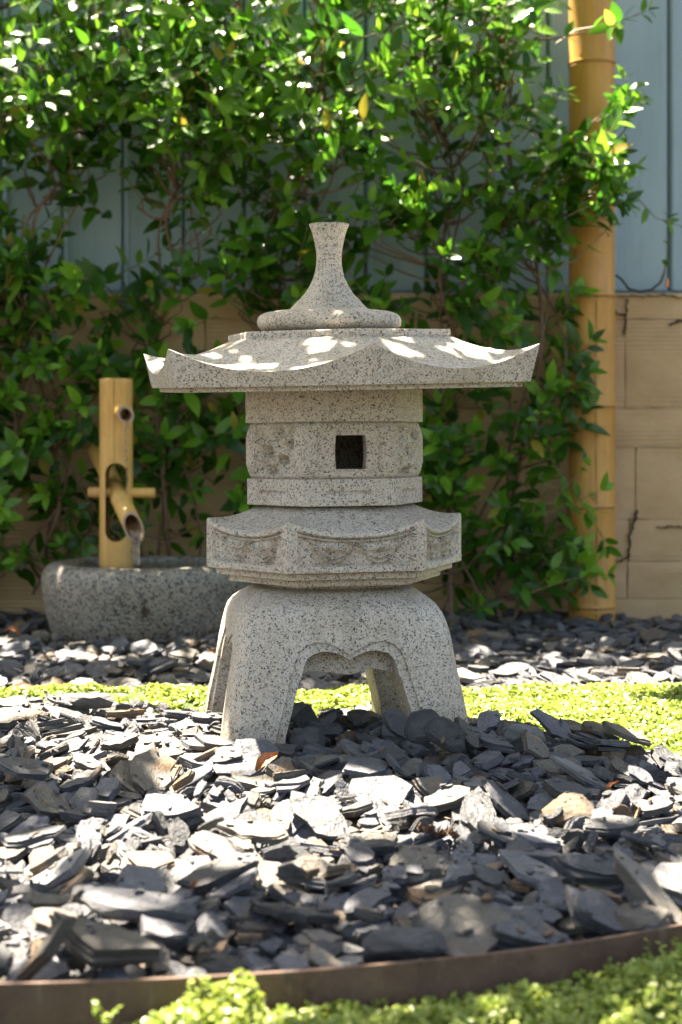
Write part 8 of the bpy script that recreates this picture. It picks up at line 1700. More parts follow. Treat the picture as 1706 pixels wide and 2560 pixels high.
BIG = [
 (100, 215, 1752, 2.02, .078, .045, .030, (0.10, 0.02, 0.05), 4, 'thick pale grey slate block lying highest at the rear left edge of the bed'),
 (101, 40, 1795, 1.93, .085, .06, .032, (0.12, 0.05, 0.2), 3, 'brown-stained flat slate at the left edge below the pale block'),
 (9, 52, 1858, 1.84, .066, .045, .014, (1.15, -0.95, 0.1), 1, 'dark pointed slate standing upright near the left edge'),
 (14, 12, 1905, 1.80, .07, .03, .014, (0.6, -1.2, 0.5), 2, 'narrow slate standing on end at the left edge beside the dark pointed one'),
 (102, 775, 1850, 1.80, .050, .045, .026, (0.5, 0.15, 0.3), 1, 'dark angular slate just right of the front left lantern leg'),
 (103, 830, 1915, 1.70, .060, .05, .026, (0.55, -0.2, 0.2), 2, 'brown-grey angular slate beside the curled dry leaf'),
 (104, 1070, 1815, 1.76, .055, .045, .022, (0.9, -0.3, 0.2), 1, 'dark slate leaning against the front right lantern leg'),
 (104, 1120, 1838, 1.75, .060, .04, .020, (0.8, 0.35, -0.3), 1, 'dark blocky slate heaped before the front right lantern leg'),
 (20, 1165, 1835, 1.77, .055, .022, .014, (0.3, 0.95, -0.5), 2, 'thin slate tilted on edge against the outer side of the right lantern leg'),
 (22, 1000, 1812, 1.80, .060, .03, .012, (0.7, 0.6, -0.4), 1, 'dark slate sliver pointing up under the lantern beside the right leg'),
 (12, 1390, 1820, 1.88, .075, .028, .012, (0.5, 0.55, -0.6), 0, 'long grey slate tilted against the others at the edge of the moss'),
 (101, 1490, 1826, 1.86, .045, .03, .02, (0.4, 0.3, -0.4), 3, 'orange-brown stone lying at the edge of the moss right of the lantern'),
 (103, 1310, 1838, 1.80, .055, .04, .034, (0.25, 0.1, 0.2), 4, 'rounded pale grey lump of slate right of the lantern by the moss'),
 (100, 1395, 1925, 1.70, .055, .05, .034, (0.45, -0.1, 0.2), 2, 'brown-grey wedge-shaped stone in the shaded slates right of the lantern'),
 (102, 1430, 2025, 1.52, .065, .05, .030, (0.35, 0.1, 0.3), 3, 'rusty tan boulder-like slate right of the middle of the bed'),
 (104, 1050, 2170, 1.34, .058, .05, .034, (0.3, -0.1, 0.4), 2, 'brown blocky stone among flat slates in the middle right of the bed'),
 (16, 1490, 2170, 1.30, .105, .04, .016, (0.55, 0.22, -0.15), 1, 'long dark slate plank leaning across the others at the right'),
 (13, 1620, 2235, 1.225, .105, .026, .018, (0.2, 0.75, -0.6), 2, 'long weathered slate shard sloping down to the edging at the right'),
 (4, 1690, 2215, 1.25, .060, .05, .020, (0.6, 0.1, 0.3), 4, 'pale slate at the right edge behind the long sloping shard'),
 (15, 1500, 2285, 1.205, .075, .035, .018, (0.45, 0.5, -0.5), 0, 'blue-grey slate sloping towards the edging left of the rounded tan-grey stone'),
 (101, 1600, 2300, 1.205, .055, .045, .026, (0.35, 0.0, 0.1), 2, 'rounded tan-grey stone against the edging at the lower right'),
 (19, 1165, 2318, 1.175, .085, .065, .026, (0.75, 0.05, 0.1), 2, 'large tan-grey slate leaning behind the edging right of the middle'),
 (103, 1010, 2350, 1.15, .070, .04, .024, (0.3, 0.02, 0.1), 1, 'dark olive rounded stone behind the edging near the middle'),
 (23, 530, 2320, 1.13, .045, .030, .014, (0.9, 0.2, 1.4), 0, 'grey slate slab standing on its narrow end left of the middle'),
 (100, 330, 2260, 1.20, .110, .045, .026, (0.35, 0.06, -0.12), 0, 'long thick blue-grey slate lying level at lower left behind the brown-grey one'),
 (26, 260, 2360, 1.115, .120, .04, .022, (0.3, 0.22, -0.35), 2, 'long brown-grey slate sloping down just behind the edging at lower left'),
 (27, 115, 2380, 1.10, .075, .02, .014, (0.2, -0.85, 0.3), 2, 'thin slate leaning upright against the long one at lower left'),
]
FOOT = [
 (0, 530, 1858, 1.735, .075, .035, .012, (0.2, 0.05, 0.1), 1, 'thin dark slate lying flat before the front left lantern foot'),
 (6, 640, 1885, 1.70, .058, .045, .018, (0.55, 0.05, 0.2), 0, 'blue-grey three-cornered slate in front of the front left lantern foot'),
 (10, 565, 1895, 1.68, .052, .04, .016, (0.35, -0.1, -0.4), 1, 'dark slate beside the blue-grey one before the front left foot'),
 (3, 715, 1880, 1.715, .05, .03, .012, (0.3, 0.1, 0.5), 1, 'flat grey slate by the inner corner of the front left lantern foot'),
 (13, 600, 1925, 1.66, .07, .045, .014, (0.4, 0.02, 0.0), 0, 'broad grey slate lying below the front left lantern foot'),
 (21, 720, 1930, 1.66, .06, .045, .018, (0.45, 0.1, 0.4), 2, 'brown-grey slate right of the curled dry leaf'),
 (1, 500, 1905, 1.68, .05, .03, .012, (0.2, 0.1, 0.3), 4, 'small pale slate left of the front left lantern foot'),
]
BIG += FOOT
BIGPX = []
for (pi, px, py, D, L, W, T, rot, mi, lab) in BIG:
    place_slate(pi, at(px, py, D), L, W, T, rot, mi, lab)

# crumbs of slate lying on and between the chips
bpy.context.view_layer.update()
dgr = bpy.context.evaluated_depsgraph_get()
rk = random.Random(31)
V, F, MI = [], [], []
for k in range(1500):
    y = rk.uniform(1.08, 2.05); x = rk.uniform(-.25, .25) * y
    hit, loc, nrm_, fi, ob, mx = scn.ray_cast(dgr, Vector((x, y, .2)), Vector((0, 0, -1)))
    if not hit or not ob.name.startswith(('slate', 'small')) or loc.z > 0.07: continue
    Vp, Fp, asp, th = PROTO[rk.randrange(N_SLATE)]
    s = rk.choice((.004, .006, .008, .011)) * rk.uniform(.7, 1.3)
    q = nrm_.lerp(Vector((0, 0, 1)), .4).normalized().to_track_quat('Z', 'Y') @ Quaternion((0, 0, 1), rk.uniform(0, 6.28))
    b = len(V)
    for v in Vp: V.append(q @ (Vector(v) * s) + loc + Vector((0, 0, s * th * .4)))
    F += [tuple(b + i for i in f) for f in Fp]; MI += [slate_material(rk)] * len(Fp)
me = mesh('slate_crumbs', V, F, SL, 10, MI)
tag(link('slate_crumbs', me, bed_front), kind='stuff')

# dry leaves and a cone scrap on the stones
def dry_leaf(p, L, rot, label, curl=1.0):
    V, F = [], []
    n = 8
    for i in range(n + 1):
        t = i / n; w = 0.30 * math.sin(PI * min(1, t * 0.96 + 0.03)) ** 0.8
        z = curl * 0.25 * math.sin(t * PI * 1.3)
        for s in (-1, -0.5, 0, 0.5, 1):
            V.append(((t - 0.5) * L, s * w * L * (1 - 0.3 * abs(s) * curl), (z + abs(s) * 0.16 * curl + 0.04 * math.sin(i * 2.1 + s * 3)) * L))
    for i in range(n):
        for k in range(4): a = i * 5 + k; F.append((a, a + 1, a + 6, a + 5))
    o = link('dry_leaf', mesh('dry_leaf', V, F, M['dry_leaf'], 60)); o.location = p; o.rotation_euler = rot
    return tag(o, label, 'dry leaf', 'dry leaves fallen on the slate')
dry_leaf(at(668, 1905, 1.63), 0.030, (0.9, -0.7, 0.3), 'curled orange-brown dry leaf before the front left lantern leg')
dry_leaf(at(482, 2215, 1.26), 0.016, (0.6, -0.4, 1.3), 'small crumpled orange-brown leaf in the slates left of the middle', 1.6)
dry_leaf(at(35, 1585, 2.98), 0.035, (0.5, 0.2, 0.1), 'orange dry leaf on dark slates left of the stone basin')
dry_leaf(at(535, 1640, 2.55), 0.028, (0.8, 0.6, 0.4), 'orange dry leaf on the rear slates beside the rear left lantern leg')
dry_leaf(at(1535, 1968, 1.62), 0.016, (0.4, -1.1, 0.2), 'tiny reddish dry stalk-like leaf standing in slates at the right', 1.3)
rc = random.Random(9)
V, F = [], []
for k in range(46):
    t = rc.random(); p = Vector(((t - 0.5) * 0.034, rc.uniform(-.006, .006), rc.uniform(0, .009) * (1 - abs(2 * t - 1) * .5)))
    s = rc.uniform(.0022, .0045); b = len(V)
    e = Euler((rc.uniform(0, 6), rc.uniform(0, 6), rc.uniform(0, 6)))
    for q in ((-1, -.6, 0), (1, -.5, .2), (.8, .7, 0), (-.7, .6, .3)):
        v = Vector(q) * s; v.rotate(e); V.append(p + v)
    F += [(b, b + 1, b + 2), (b, b + 2, b + 3), (b, b + 3, b + 1), (b + 1, b + 3, b + 2)]
o = link('cone_scrap', mesh('cone_scrap', V, F, M['cone'])); o.location = at(1092, 2084, 1.455); o.rotation_euler = (0, 0.15, -0.1)
tag(o, 'dark brown crumbled cone scale cluster lying on the slates', 'cone')

# ================================================================ moss (baby's tears): thousands of tiny round leaves over low mounds
def moss_leaves(rng, n, xy, zf, size, tilt=0.75):
    """xy: function(n) -> x, y arrays; 6-sided leaves"""
    x, y = xy(n); n = len(x)
    z = zf(x, y) + rng.random(n) ** 1.5 * 0.010 - 0.004
    s = size * rng.uniform(0.6, 1.25, n)
    ax = rng.normal(0, tilt, n); ay = rng.normal(0, tilt, n); az = rng.uniform(0, 2 * PI, n)
    nrm = np.stack([ax, ay - 0.25, np.ones(n)], 1); nrm /= np.linalg.norm(nrm, axis=1)[:, None]
    t = np.stack([np.cos(az), np.sin(az), np.zeros(n)], 1)
    t -= nrm * (t * nrm).sum(1)[:, None]; t /= np.linalg.norm(t, axis=1)[:, None]
    b = np.cross(nrm, t)
    P = np.stack([x, y, z], 1)
    ks = 6
    V = np.empty((n, ks, 3), np.float32)
    for k in range(ks):
        a = 2 * PI * k / ks
        V[:, k] = P + t * (s * math.cos(a))[:, None] + b * (s * 0.85 * math.sin(a))[:, None] + nrm * (s * 0.22 * (1 if k % 3 == 0 else 0))[:, None]
    base = (np.arange(n) * ks)[:, None]
    T = np.concatenate([base + np.array(f) for f in ((0, 1, 2), (0, 2, 3), (0, 3, 4), (0, 4, 5))], 1).reshape(-1, 3)
    return V.reshape(-1, 3), T
def npnoise(x, y, sc, seed):
    return np.array([noise.noise(Vector((a * sc, b * sc, seed))) for a, b in zip(x, y)])
rng = np.random.default_rng(3)
REAR = [(-1.1, 2.21, 2.35), (-0.2, 2.17, 2.33), (0.0, 2.12, 2.33), (0.2, 2.02, 2.33), (0.4, 1.85, 2.36), (1.1, 1.45, 2.40)]
def rear_lo(x): return np.interp(x, [r[0] for r in REAR], [r[1] for r in REAR])
def rear_hi(x): return np.interp(x, [r[0] for r in REAR], [r[2] for r in REAR])
def rear_z(x, y):
    e = np.minimum(y - rear_lo(x), rear_hi(x) - y)
    return -0.012 + 0.018 * np.clip((e + 0.03) / 0.09, 0, 1) ** 0.7 + 0.007 * npnoise(x, y, 12, 1.0) + 0.006 * npnoise(x, y, 34, 2.0)
def rear_xy(n):
    x = rng.uniform(-0.75, 0.95, n); y = rng.uniform(1.5, 2.45, n)
    w = 0.02 * npnoise(x, y, 22, 5.0)
    k = (y > rear_lo(x) - 0.025 + w) & (y < rear_hi(x) + 0.02 + w) & (np.abs(x) < 0.23 * y + 0.09)
    k &= (x > -0.05) | (npnoise(x, y, 14, 9.0) + npnoise(x, y, 40, 3.0) * 0.6 > -0.12)
    return x[k], y[k]
FR_Z = -0.025
def arc_np(x, r): return ARC_C[1] - np.sqrt(np.maximum(0.01, r * r - (x - ARC_C[0]) ** 2))
def clump(x, y):
    """taller tufts that lap up the steel edging"""
    out = np.zeros_like(x)
    for cx, cy, r, h in ((-0.085, 1.050, 0.035, 0.022), (-0.065, 1.055, 0.012, 0.022), (-0.115, 1.03, 0.045, 0.012), (0.22, 1.12, 0.035, 0.020), (0.27, 1.15, 0.03, 0.028),
                         (0.13, 1.09, 0.03, 0.010), (0.01, 1.045, 0.04, 0.008), (-0.20, 0.99, 0.03, 0.008), (0.07, 1.06, .02, .008)):
        out += h * np.exp(-((x - cx) ** 2 + (y - cy) ** 2) / r ** 2)
    return out
def front_z(x, y):
    return FR_Z - 0.006 + clump(x, y) + 0.006 * npnoise(x, y, 26, 7.0) + 0.005 * npnoise(x, y, 60, 8.0) - 0.022 * np.clip((-x - 0.10) / 0.12, 0, 1) * np.clip((y - 0.98) / 0.05, 0, 1)
def front_xy(n):
    x = rng.uniform(-0.42, 0.48, n); y = rng.uniform(0.66, 1.32, n)
    k = (y < arc_np(x, 1.153)) & (y > arc_np(x, 1.153) - 0.34)
    return x[k], y[k]
for nm, xyf, zf, cnt, size, lab, box_ in (
        ('moss', rear_xy, rear_z, 150000, 0.0034, 'sunlit carpet of tiny-leaved green moss between the slate beds behind the lantern', None),
        ('moss', front_xy, front_z, 90000, 0.0030, 'green tiny-leaved moss in front of the rusty steel edging', None)):
    V, T = moss_leaves(rng, cnt, xyf, zf, size)
    o = link(nm, fast_mesh(nm, V, T, M['moss'])); tag(o, lab, 'moss', None, 'stuff')
# the soil under both carpets
def under(name, xs_, lo, hi, zf, ny_, lab):
    V, F = [], []
    X = np.array(xs_)
    for j in range(ny_ + 1):
        y = lo(X) + (hi(X) - lo(X)) * j / ny_
        Z = zf(X, y) - 0.004
        for a, b, c in zip(X, y, Z): V.append((a, b, c))
    W = len(xs_)
    for j in range(ny_):
        for i in range(W - 1): a = j * W + i; F.append((a, a + 1, a + W + 1, a + W))
    tag(link(name, mesh(name, V, F, M['moss_base'], 60)), kind='structure')
under('moss_ground', [-1.1 + 2.2 * i / 70 for i in range(71)], lambda x: rear_lo(x) - 0.04, lambda x: rear_hi(x) + 0.04, rear_z, 30, '')
under('moss_ground', [-0.6 + 1.3 * i / 50 for i in range(51)], lambda x: arc_np(x, 1.152) - 0.6, lambda x: arc_np(x, 1.152), front_z, 30, '')
# a few upright sprigs against the edging
V, F = [], []; TV, TF = [], []
rp = random.Random(12)
for (px, py, h, D) in ((505, 2478, .014, 1.05), (525, 2490, .010, 1.05), (262, 2530, .006, 1.03), (1530, 2430, .010, 1.14), (1640, 2410, .014, 1.155), (1690, 2390, .016, 1.16)):
    for s in range(4):
        p = at(px + rp.uniform(-14, 14), py, D); p.z -= 0.012
        d = Vector((rp.uniform(-.5, .5), rp.uniform(-.3, .3), 1)).normalized()
        top = p + d * (h + .012) * rp.uniform(.6, 1.1)
        tube([p, p.lerp(top, .5) + Vector((rp.uniform(-.001, .001), 0, 0)), top], [.0006, .0005, .0003], 5, TV, TF)
        for q in range(7):
            c = p.lerp(top, 0.35 + 0.65 * q / 6); a = rp.uniform(0, 6.28); out = Vector((math.cos(a), math.sin(a), .35)).normalized()
            r = rp.uniform(.0016, .0030); c = c + out * r; b = len(V); side = out.cross(Vector((0, 0, 1))).normalized(); up = side.cross(out)
            for k in range(6):
                an = 2 * PI * k / 6; V.append(c + out * (r * math.cos(an)) + side * (r * .9 * math.sin(an)) + up * (0.2 * r * math.cos(2 * an)))
            F.append(tuple(b + k for k in range(6)))
n0 = len(V); F2 = F + [tuple(i + n0 for i in f) for f in TF]
me = mesh('moss_sprig', V + TV, F2, [M['moss'], M['twig_green']], None, [0] * len(F) + [1] * len(TF))
tag(link('moss_sprig', me), 'thin reddish upright sprigs of moss growing against the steel edging', 'moss', None, 'stuff')

# ================================================================ climbing vines
LEAFM = []
def leaf_mesh(i, mat):
    rr = random.Random(40 + i)
    n = 6
    V, F = [], []
    fold = rr.uniform(0.10, 0.30); droop = rr.uniform(0.05, 0.32); wid = rr.uniform(0.22, 0.29); tw = rr.uniform(-0.15, 0.15)
    for k in range(n + 1):
        t = k / n
        w = wid * (math.sin(PI * t ** 0.85) ** 0.8) * (1 - 0.18 * t) if 0 < k < n else 0.0
        zc_ = -droop * t * t
        if k in (0, n): V.append((t, 0, zc_)); continue
        for s in (-1, 0, 1):
            V.append((t, s * w, zc_ + (fold * w if s else 0) + s * tw * w))
    def idx(k, s): return 0 if k == 0 else (len(V) - 1 if k == n else 1 + (k - 1) * 3 + s + 1)
    for k in range(n):
        for s in (-1, 0):
            q = [idx(k, s), idx(k + 1, s), idx(k + 1, s + 1), idx(k, s + 1)]
            u = []
            for v in q:
                if v not in u: u.append(v)
            F.append(tuple(u))
    return V, F
LPROTO = [leaf_mesh(i, None) for i in range(5)]
LEAF_ME = [[mesh('leaf', Vp, Fp, mt, 80) for mt in LEAF] for Vp, Fp in LPROTO]
LTRI = []
for Vp, Fp in LPROTO:
    t = []
    for f in Fp:
        for k in range(1, len(f) - 1): t.append((f[0], f[k], f[k + 1]))
    LTRI.append((np.array(Vp, np.float32), np.array(t, np.int32)))

DENS = ["68888888888872011", "78888888888872000", "88788888888873012", "87688888876674121", "66567888844555741", "54334565444467642",
        "63333466455577201", "75456766666666000", "76445566555663000", "77655766555555000", "77656766555555000", "77656766555557300",
        "76656766556667400", "64434666556667500", "42212222115666300", "10000000003433000"]
def dens(px, py):
    if py < 0: py = 0
    c = int(px // 100); r = int(py // 100)
    if r > 15 or c > 16: return 0
    if c < 0: c = 0
    return int(DENS[r][c]) / 8.0
# each plant: base px, its territory, trunk course (px, py) pairs, label
PLANTS = [
 (-60, [(-60, 1560), (-40, 1300), (20, 1150), (60, 900), (20, 600), (-40, 300), (-60, -200)], 'leafy climbing vine rising at the left edge of the wall beyond the basin'),
 (150, [(130, 1480), (115, 1380), (150, 1250), (110, 1000), (90, 760), (85, 560), (170, 420), (260, 150), (280, -250)], 'leafy climbing vine with dark forked stems just left of the bamboo spout'),
 (480, [(440, 1520), (420, 1350), (400, 1050), (380, 900), (440, 700), (420, 520), (560, 300), (600, -200)], 'leafy climbing vine rising behind the spout and the left half of the lantern'),
 (840, [(780, 1540), (740, 1380), (720, 1000), (700, 700), (760, 420), (800, 200), (860, -250)], 'leafy climbing vine directly behind the lantern and its finial'),
 (1130, [(1130, 1540), (1125, 1350), (1120, 1150), (1150, 900), (1100, 700), (1130, 420), (1060, 200), (1090, -250)], 'leafy climbing vine with pale stems just right of the lantern chamber'),
 (1330, [(1250, 1545), (1250, 1400), (1300, 1150), (1350, 900), (1340, 650), (1280, 420), (1250, 150), (1260, -250)], 'leafy climbing vine reaching round the thick bamboo pole at the right'),
]
rv = random.Random(77)
trunks = []
vines = []
for pi, (bx, course, lab) in enumerate(PLANTS):
    D0 = 3.36
    pts = []
    for k, (x, y) in enumerate(course):
        pts.append(at(x, y, 3.34 + 0.06 * math.sin(k * 1.9 + pi)))
    # smooth (Catmull-Rom)
    sm = []
    for i in range(len(pts) - 1):
        p0, p1, p2, p3 = pts[max(0, i - 1)], pts[i], pts[i + 1], pts[min(len(pts) - 1, i + 2)]
        for q in range(8):
            t = q / 8
            sm.append(0.5 * ((2 * p1) + (p2 - p0) * t + (2 * p0 - 5 * p1 + 4 * p2 - p3) * t * t + (3 * p1 - p0 - 3 * p2 + p3) * t ** 3))
    sm.append(pts[-1])
    root = empty('climbing_vine', (sm[0].x, sm[0].y, -0.03), lab, 'climbing plant', 'climbing vines along the wall')
    trunks.append(sm); vines.append(dict(root=root, V=[], F=[], TV=[], TF=[], leaves=[]))
    o_ = root.location
    for s in range(3):
        off = [Vector((rv.uniform(-.02, .02), rv.uniform(-.01, .02), rv.uniform(-.01, .01))) for _ in range(6)]
        P = [p + off[0].lerp(off[1], i / len(sm)) * (1 if s else 0) + Vector((0.03 * s * math.sin(i * 0.22 + s * 2 + pi), 0.012 * math.sin(i * 0.4 + s), 0)) - o_ for i, p in enumerate(sm)]
        r0 = (0.0055, 0.004, 0.003)[s]
        tube(P, [lerp(r0, r0 * 0.45, i / len(P)) for i in range(len(P))], 6, vines[-1]['V'], vines[-1]['F'])
def nearest(p, side=None):
    best = None
    for k, sm in enumerate(trunks):
        for q in sm[4:]:
            d = (q.x - p.x) ** 2 * 1.6 + max(0, q.z - p.z + 0.05) ** 2 * 3 + (q.z - p.z) ** 2 * 0.5
            if best is None or d < best[0]: best = (d, k, q)
    return best
def add_leaf(vn, base, d, nrm, L, mi):
    d = d.normalized(); nrm = (nrm - d * nrm.dot(d)).normalized(); s = nrm.cross(d)
    Mx = Matrix((d * L, s * L, nrm * L)).transposed()
    vn['leaves'].append((base, Mx, rv.randrange(5), mi))
def shoot(p, d, L, vn, young, size, sink=True, bare=0):
    """a leafy shoot: leaves in opposite pairs, turned a quarter from one pair to the next"""
    d = d.normalized()
    n = max(2, int(L / 0.022))
    pts = [p]; dd = d.copy()
    for k in range(n):
        dd = (dd + Vector((rv.uniform(-.22, .22), rv.uniform(-.15, .1), rv.uniform(-.1, .18)))).normalized()
        pts.append(pts[-1] + dd * (L / n))
    o_ = vn['root'].location
    tube([q - o_ for q in pts], [lerp(.0017, .0007, k / n) for k in range(n + 1)], 5, vn['TV'], vn['TF'])
    ph = rv.uniform(0, PI)
    for k in range(1 + bare, n + 1):
        ax = (pts[k] - pts[k - 1]).normalized()
        e1 = ax.orthogonal().normalized(); e2 = ax.cross(e1)
        t = k / n
        ph += PI / 2 + rv.uniform(-.4, .4)
        cnt = 2 if k < n else 4
        for q in range(cnt):
            if rv.random() < 0.08: continue
            a = ph + (PI * q if cnt == 2 else PI / 2 * q + .3)
            out = e1 * math.cos(a) + e2 * math.sin(a)
            sp_ = 0.55 if k < n else 1.1
            ld = (out + ax * sp_ * rv.uniform(.6, 1.4) + Vector((0, -0.22, -0.28 * rv.random()))).normalized()
            nr = ax * 0.8 - out * 0.3 + Vector((0, -0.75, 0.45))
            ln = size * rv.uniform(.7, 1.2) * (1.0 if k < n - 1 else 0.72)
            yy = young * (0.4 + 0.9 * t)
            r = rv.random()
            mi = 2 if r < yy else (0 if r > 0.45 + 0.5 * yy else 1)
            if rv.random() < 0.02: mi = 3
            add_leaf(vn, pts[k] + ld * 0.003, ld, nr, ln, mi)
def twig(p, q, vn, r0=.0026, r1=.0016):
    o_ = vn['root'].location
    mid = p.lerp(q, 0.5) + Vector((rv.uniform(-.03, .03), rv.uniform(-.01, .02), -0.03 * rv.random()))
    P = []
    for k in range(9):
        t = k / 8; P.append((p * (1 - t) ** 2 + mid * 2 * t * (1 - t) + q * t * t) - o_ + Vector((.002 * math.sin(k * 2), .002 * math.cos(k * 1.7), 0)))
    tube(P, [lerp(r0, r1, k / 8) for k in range(9)], 5, vn['V'], vn['F'])
NSH = 0
tries = 0
while NSH < 1000 and tries < 20000:
    tries += 1
    px = rv.uniform(-260, 1580); py = rv.uniform(-330, 1545)
    if py < -50 and rv.random() < 0.9: continue
    dn = dens(px, py)
    if rv.random() > dn ** 1.75: continue
    top = py < 420
    depth = rv.random() ** 1.4 * (0.27 if py < 450 else 0.15) * (0.6 + 0.5 * dn)
    D = 3.40 - depth
    if px > 1400: D = min(D, 3.31 - rv.random() * 0.04)
    p = at(px, py, D)
    if (p.x - BP.x) ** 2 + (p.y - BP.y) ** 2 < 0.056 ** 2: continue
    if abs(p.x - SP.x) < 0.06 and abs(p.y - SP.y) < 0.1 and p.z < 0.55: continue
    if (p.x - BC.x) ** 2 + (p.y - BC.y) ** 2 < 0.25 ** 2 and p.z < 0.2: continue
    _, k, q = nearest(p)
    vn = vines[k]
    if rv.random() < 0.75: twig(q, p, vn)
    d = Vector((rv.gauss(0, .7), -rv.uniform(.1, .9), rv.uniform(-.25, 1.0)))
    depth_f = depth / 0.2
    young = 0.10 + 0.35 * min(1, depth_f) * rv.random() + (0.25 if rv.random() < 0.2 else 0)
    shoot(p, d, rv.uniform(.05, .13), vn, young, rv.uniform(.048, .070))
    NSH += 1
# free shoots around the bamboo pole and beyond it, and a trailing shoot on the wall top
def long_shoot(pts, vn, size, young, step=0.032):
    P = [Vector(q) for q in pts]
    o_ = vn['root'].location
    tube([q - o_ for q in P], [lerp(.0022, .0009, k / (len(P) - 1)) for k in range(len(P))], 5, vn['TV'], vn['TF'])
    for a, b in zip(P, P[1:]):
        n = max(1, int((b - a).length / step))
        for k in range(n):
            c = a.lerp(b, (k + 0.5) / n); ax = (b - a).normalized()
            for s in (-1, 1):
                out = ax.orthogonal().normalized(); out.rotate(Quaternion(ax, rv.uniform(0, 6.28)))
                ld = (out * 0.8 + ax * 0.7 + Vector((0, -.2, -.1)))
                add_leaf(vn, c, ld, Vector((0, -.5, .8)) + ax * .3, size * rv.uniform(.6, 1.15), 2 if rv.random() < young else 1)
    shoot(P[-1], (P[-1] - P[-2]), .03, vn, young, size)
VR = vines[5]
long_shoot([at(1390, 110, 3.28), at(1440, 75, 3.26), at(1530, 60, 3.26), at(1585, 40, 3.26)], VR, .040, .3, .05)
long_shoot([at(1400, 380, 3.27), at(1480, 345, 3.25), at(1540, 325, 3.25), at(1590, 280, 3.26)], VR, .036, .7, .04)
long_shoot([at(1370, 430, 3.25), at(1450, 430, 3.24), at(1520, 470, 3.24), at(1590, 490, 3.25), at(1640, 545, 3.27), at(1700, 565, 3.28)], VR, .040, .55, .036)
long_shoot([at(1360, 520, 3.25), at(1430, 480, 3.23), at(1500, 440, 3.24)], VR, .046, .6, .034)
long_shoot([at(1380, 480, 3.24), at(1440, 420, 3.23), at(1480, 380, 3.24)], VR, .044, .5, .034)
long_shoot([at(1340, 690, 3.25), at(1440, 650, 3.25), at(1500, 590, 3.26)], VR, .036, .4, .05)
long_shoot([at(1660, 690, 3.40), at(1668, 640, 3.40), at(1668, 580, 3.39)], VR, .032, .1, .05)
long_shoot([at(1360, 1210, 3.24), at(1440, 1230, 3.24), at(1500, 1330, 3.24)], VR, .046, .3, .05)
long_shoot([at(1330, 1480, 3.22), at(1420, 1450, 3.20), at(1480, 1440, 3.2)], VR, .05, .5, .04)
long_shoot([at(1300, 1250, 3.24), at(1380, 1260, 3.22), at(1440, 1190, 3.22)], VR, .046, .3, .04)

for (ax, ay, bx_, by_, D_) in ((1370, 560, 1420, 470, 3.25), (1400, 470, 1480, 400, 3.23), (1420, 540, 1530, 510, 3.24), (1350, 420, 1430, 350, 3.25), (1460, 460, 1560, 420, 3.24), (1390, 620, 1470, 560, 3.25), (1340, 480, 1400, 380, 3.24), (1330, 330, 1390, 260, 3.26), (1450, 380, 1520, 420, 3.22), (1330, 620, 1400, 700, 3.25)):
    long_shoot([at(ax, ay, D_), at((ax + bx_) / 2, (ay + by_) / 2 - 12, D_ - .01), at(bx_, by_, D_)], VR, rv.uniform(.050, .062), .45, .028)
def seen(b):
    px, py = to_px(b.x, b.y, b.z)
    if not (-20 < px < 1726 and -20 < py < 1560): return -1
    if 640 < px < 1040 and 800 < py < 1540: return 0
    return 1
for vn in vines:
    root = vn['root']; o_ = root.location
    if vn['V']: link('stem', mesh('stem', vn['V'], vn['F'], M['stem'], 60), root)
    if vn['TV']: tag(link('young_stem', mesh('young_stem', vn['TV'], vn['TF'], M['twig_green'], 60), root), kind='stuff')
    order = sorted(range(len(vn['leaves'])), key=lambda i: (-seen(vn['leaves'][i][0]), vn['leaves'][i][0].y))
    jv_, jf_, jm_, jn_ = [], [], [], 0
    for rank, i in enumerate(order):
        b, Mx, li, mi = vn['leaves'][i]
        if rank < 300:
            o = link('leaf', LEAF_ME[li][mi], root)
            o.matrix_local = Matrix.Translation(b - o_) @ Mx.to_4x4()
        else:
            Vn, Tn = LTRI[li]
            P = Vn @ np.array(Mx, np.float32).T + np.array(b - o_, np.float32)
            jv_.append(P); jf_.append(Tn + jn_); jm_.append(np.full(len(Tn), mi)); jn_ += len(P)
    if jv_:
        o = link('foliage', fast_mesh('foliage', np.concatenate(jv_), np.concatenate(jf_), LEAF, np.concatenate(jm_), True), root)
        tag(o, kind='stuff')
print('vine leaves', [len(v['leaves']) for v in vines], 'shoots', NSH)

# a thin black hose lying along the wall top at the right, and its copper nozzle
V, F = [], []
tube([at(1540, 688, 3.46), at(1556, 700, 3.455), at(1572, 722, 3.45), at(1600, 729, 3.45), at(1630, 724, 3.45), at(1652, 706, 3.455), at(1662, 680, 3.46)], .0028, 8, V, F)
hose = tag(link('garden_hose', mesh('garden_hose', V, F, M['rubber'], 60)), 'thin black irrigation hose looped along the wall top right of the bamboo pole', 'hose')
V, F = [], []
tube([at(1668, 717, 3.44), at(1668, 700, 3.44), at(1668, 696, 3.44)], [.0042, .0042, .003], 10, V, F)
link('nozzle', mesh('nozzle', V, F, M['copper'], 50), hose)

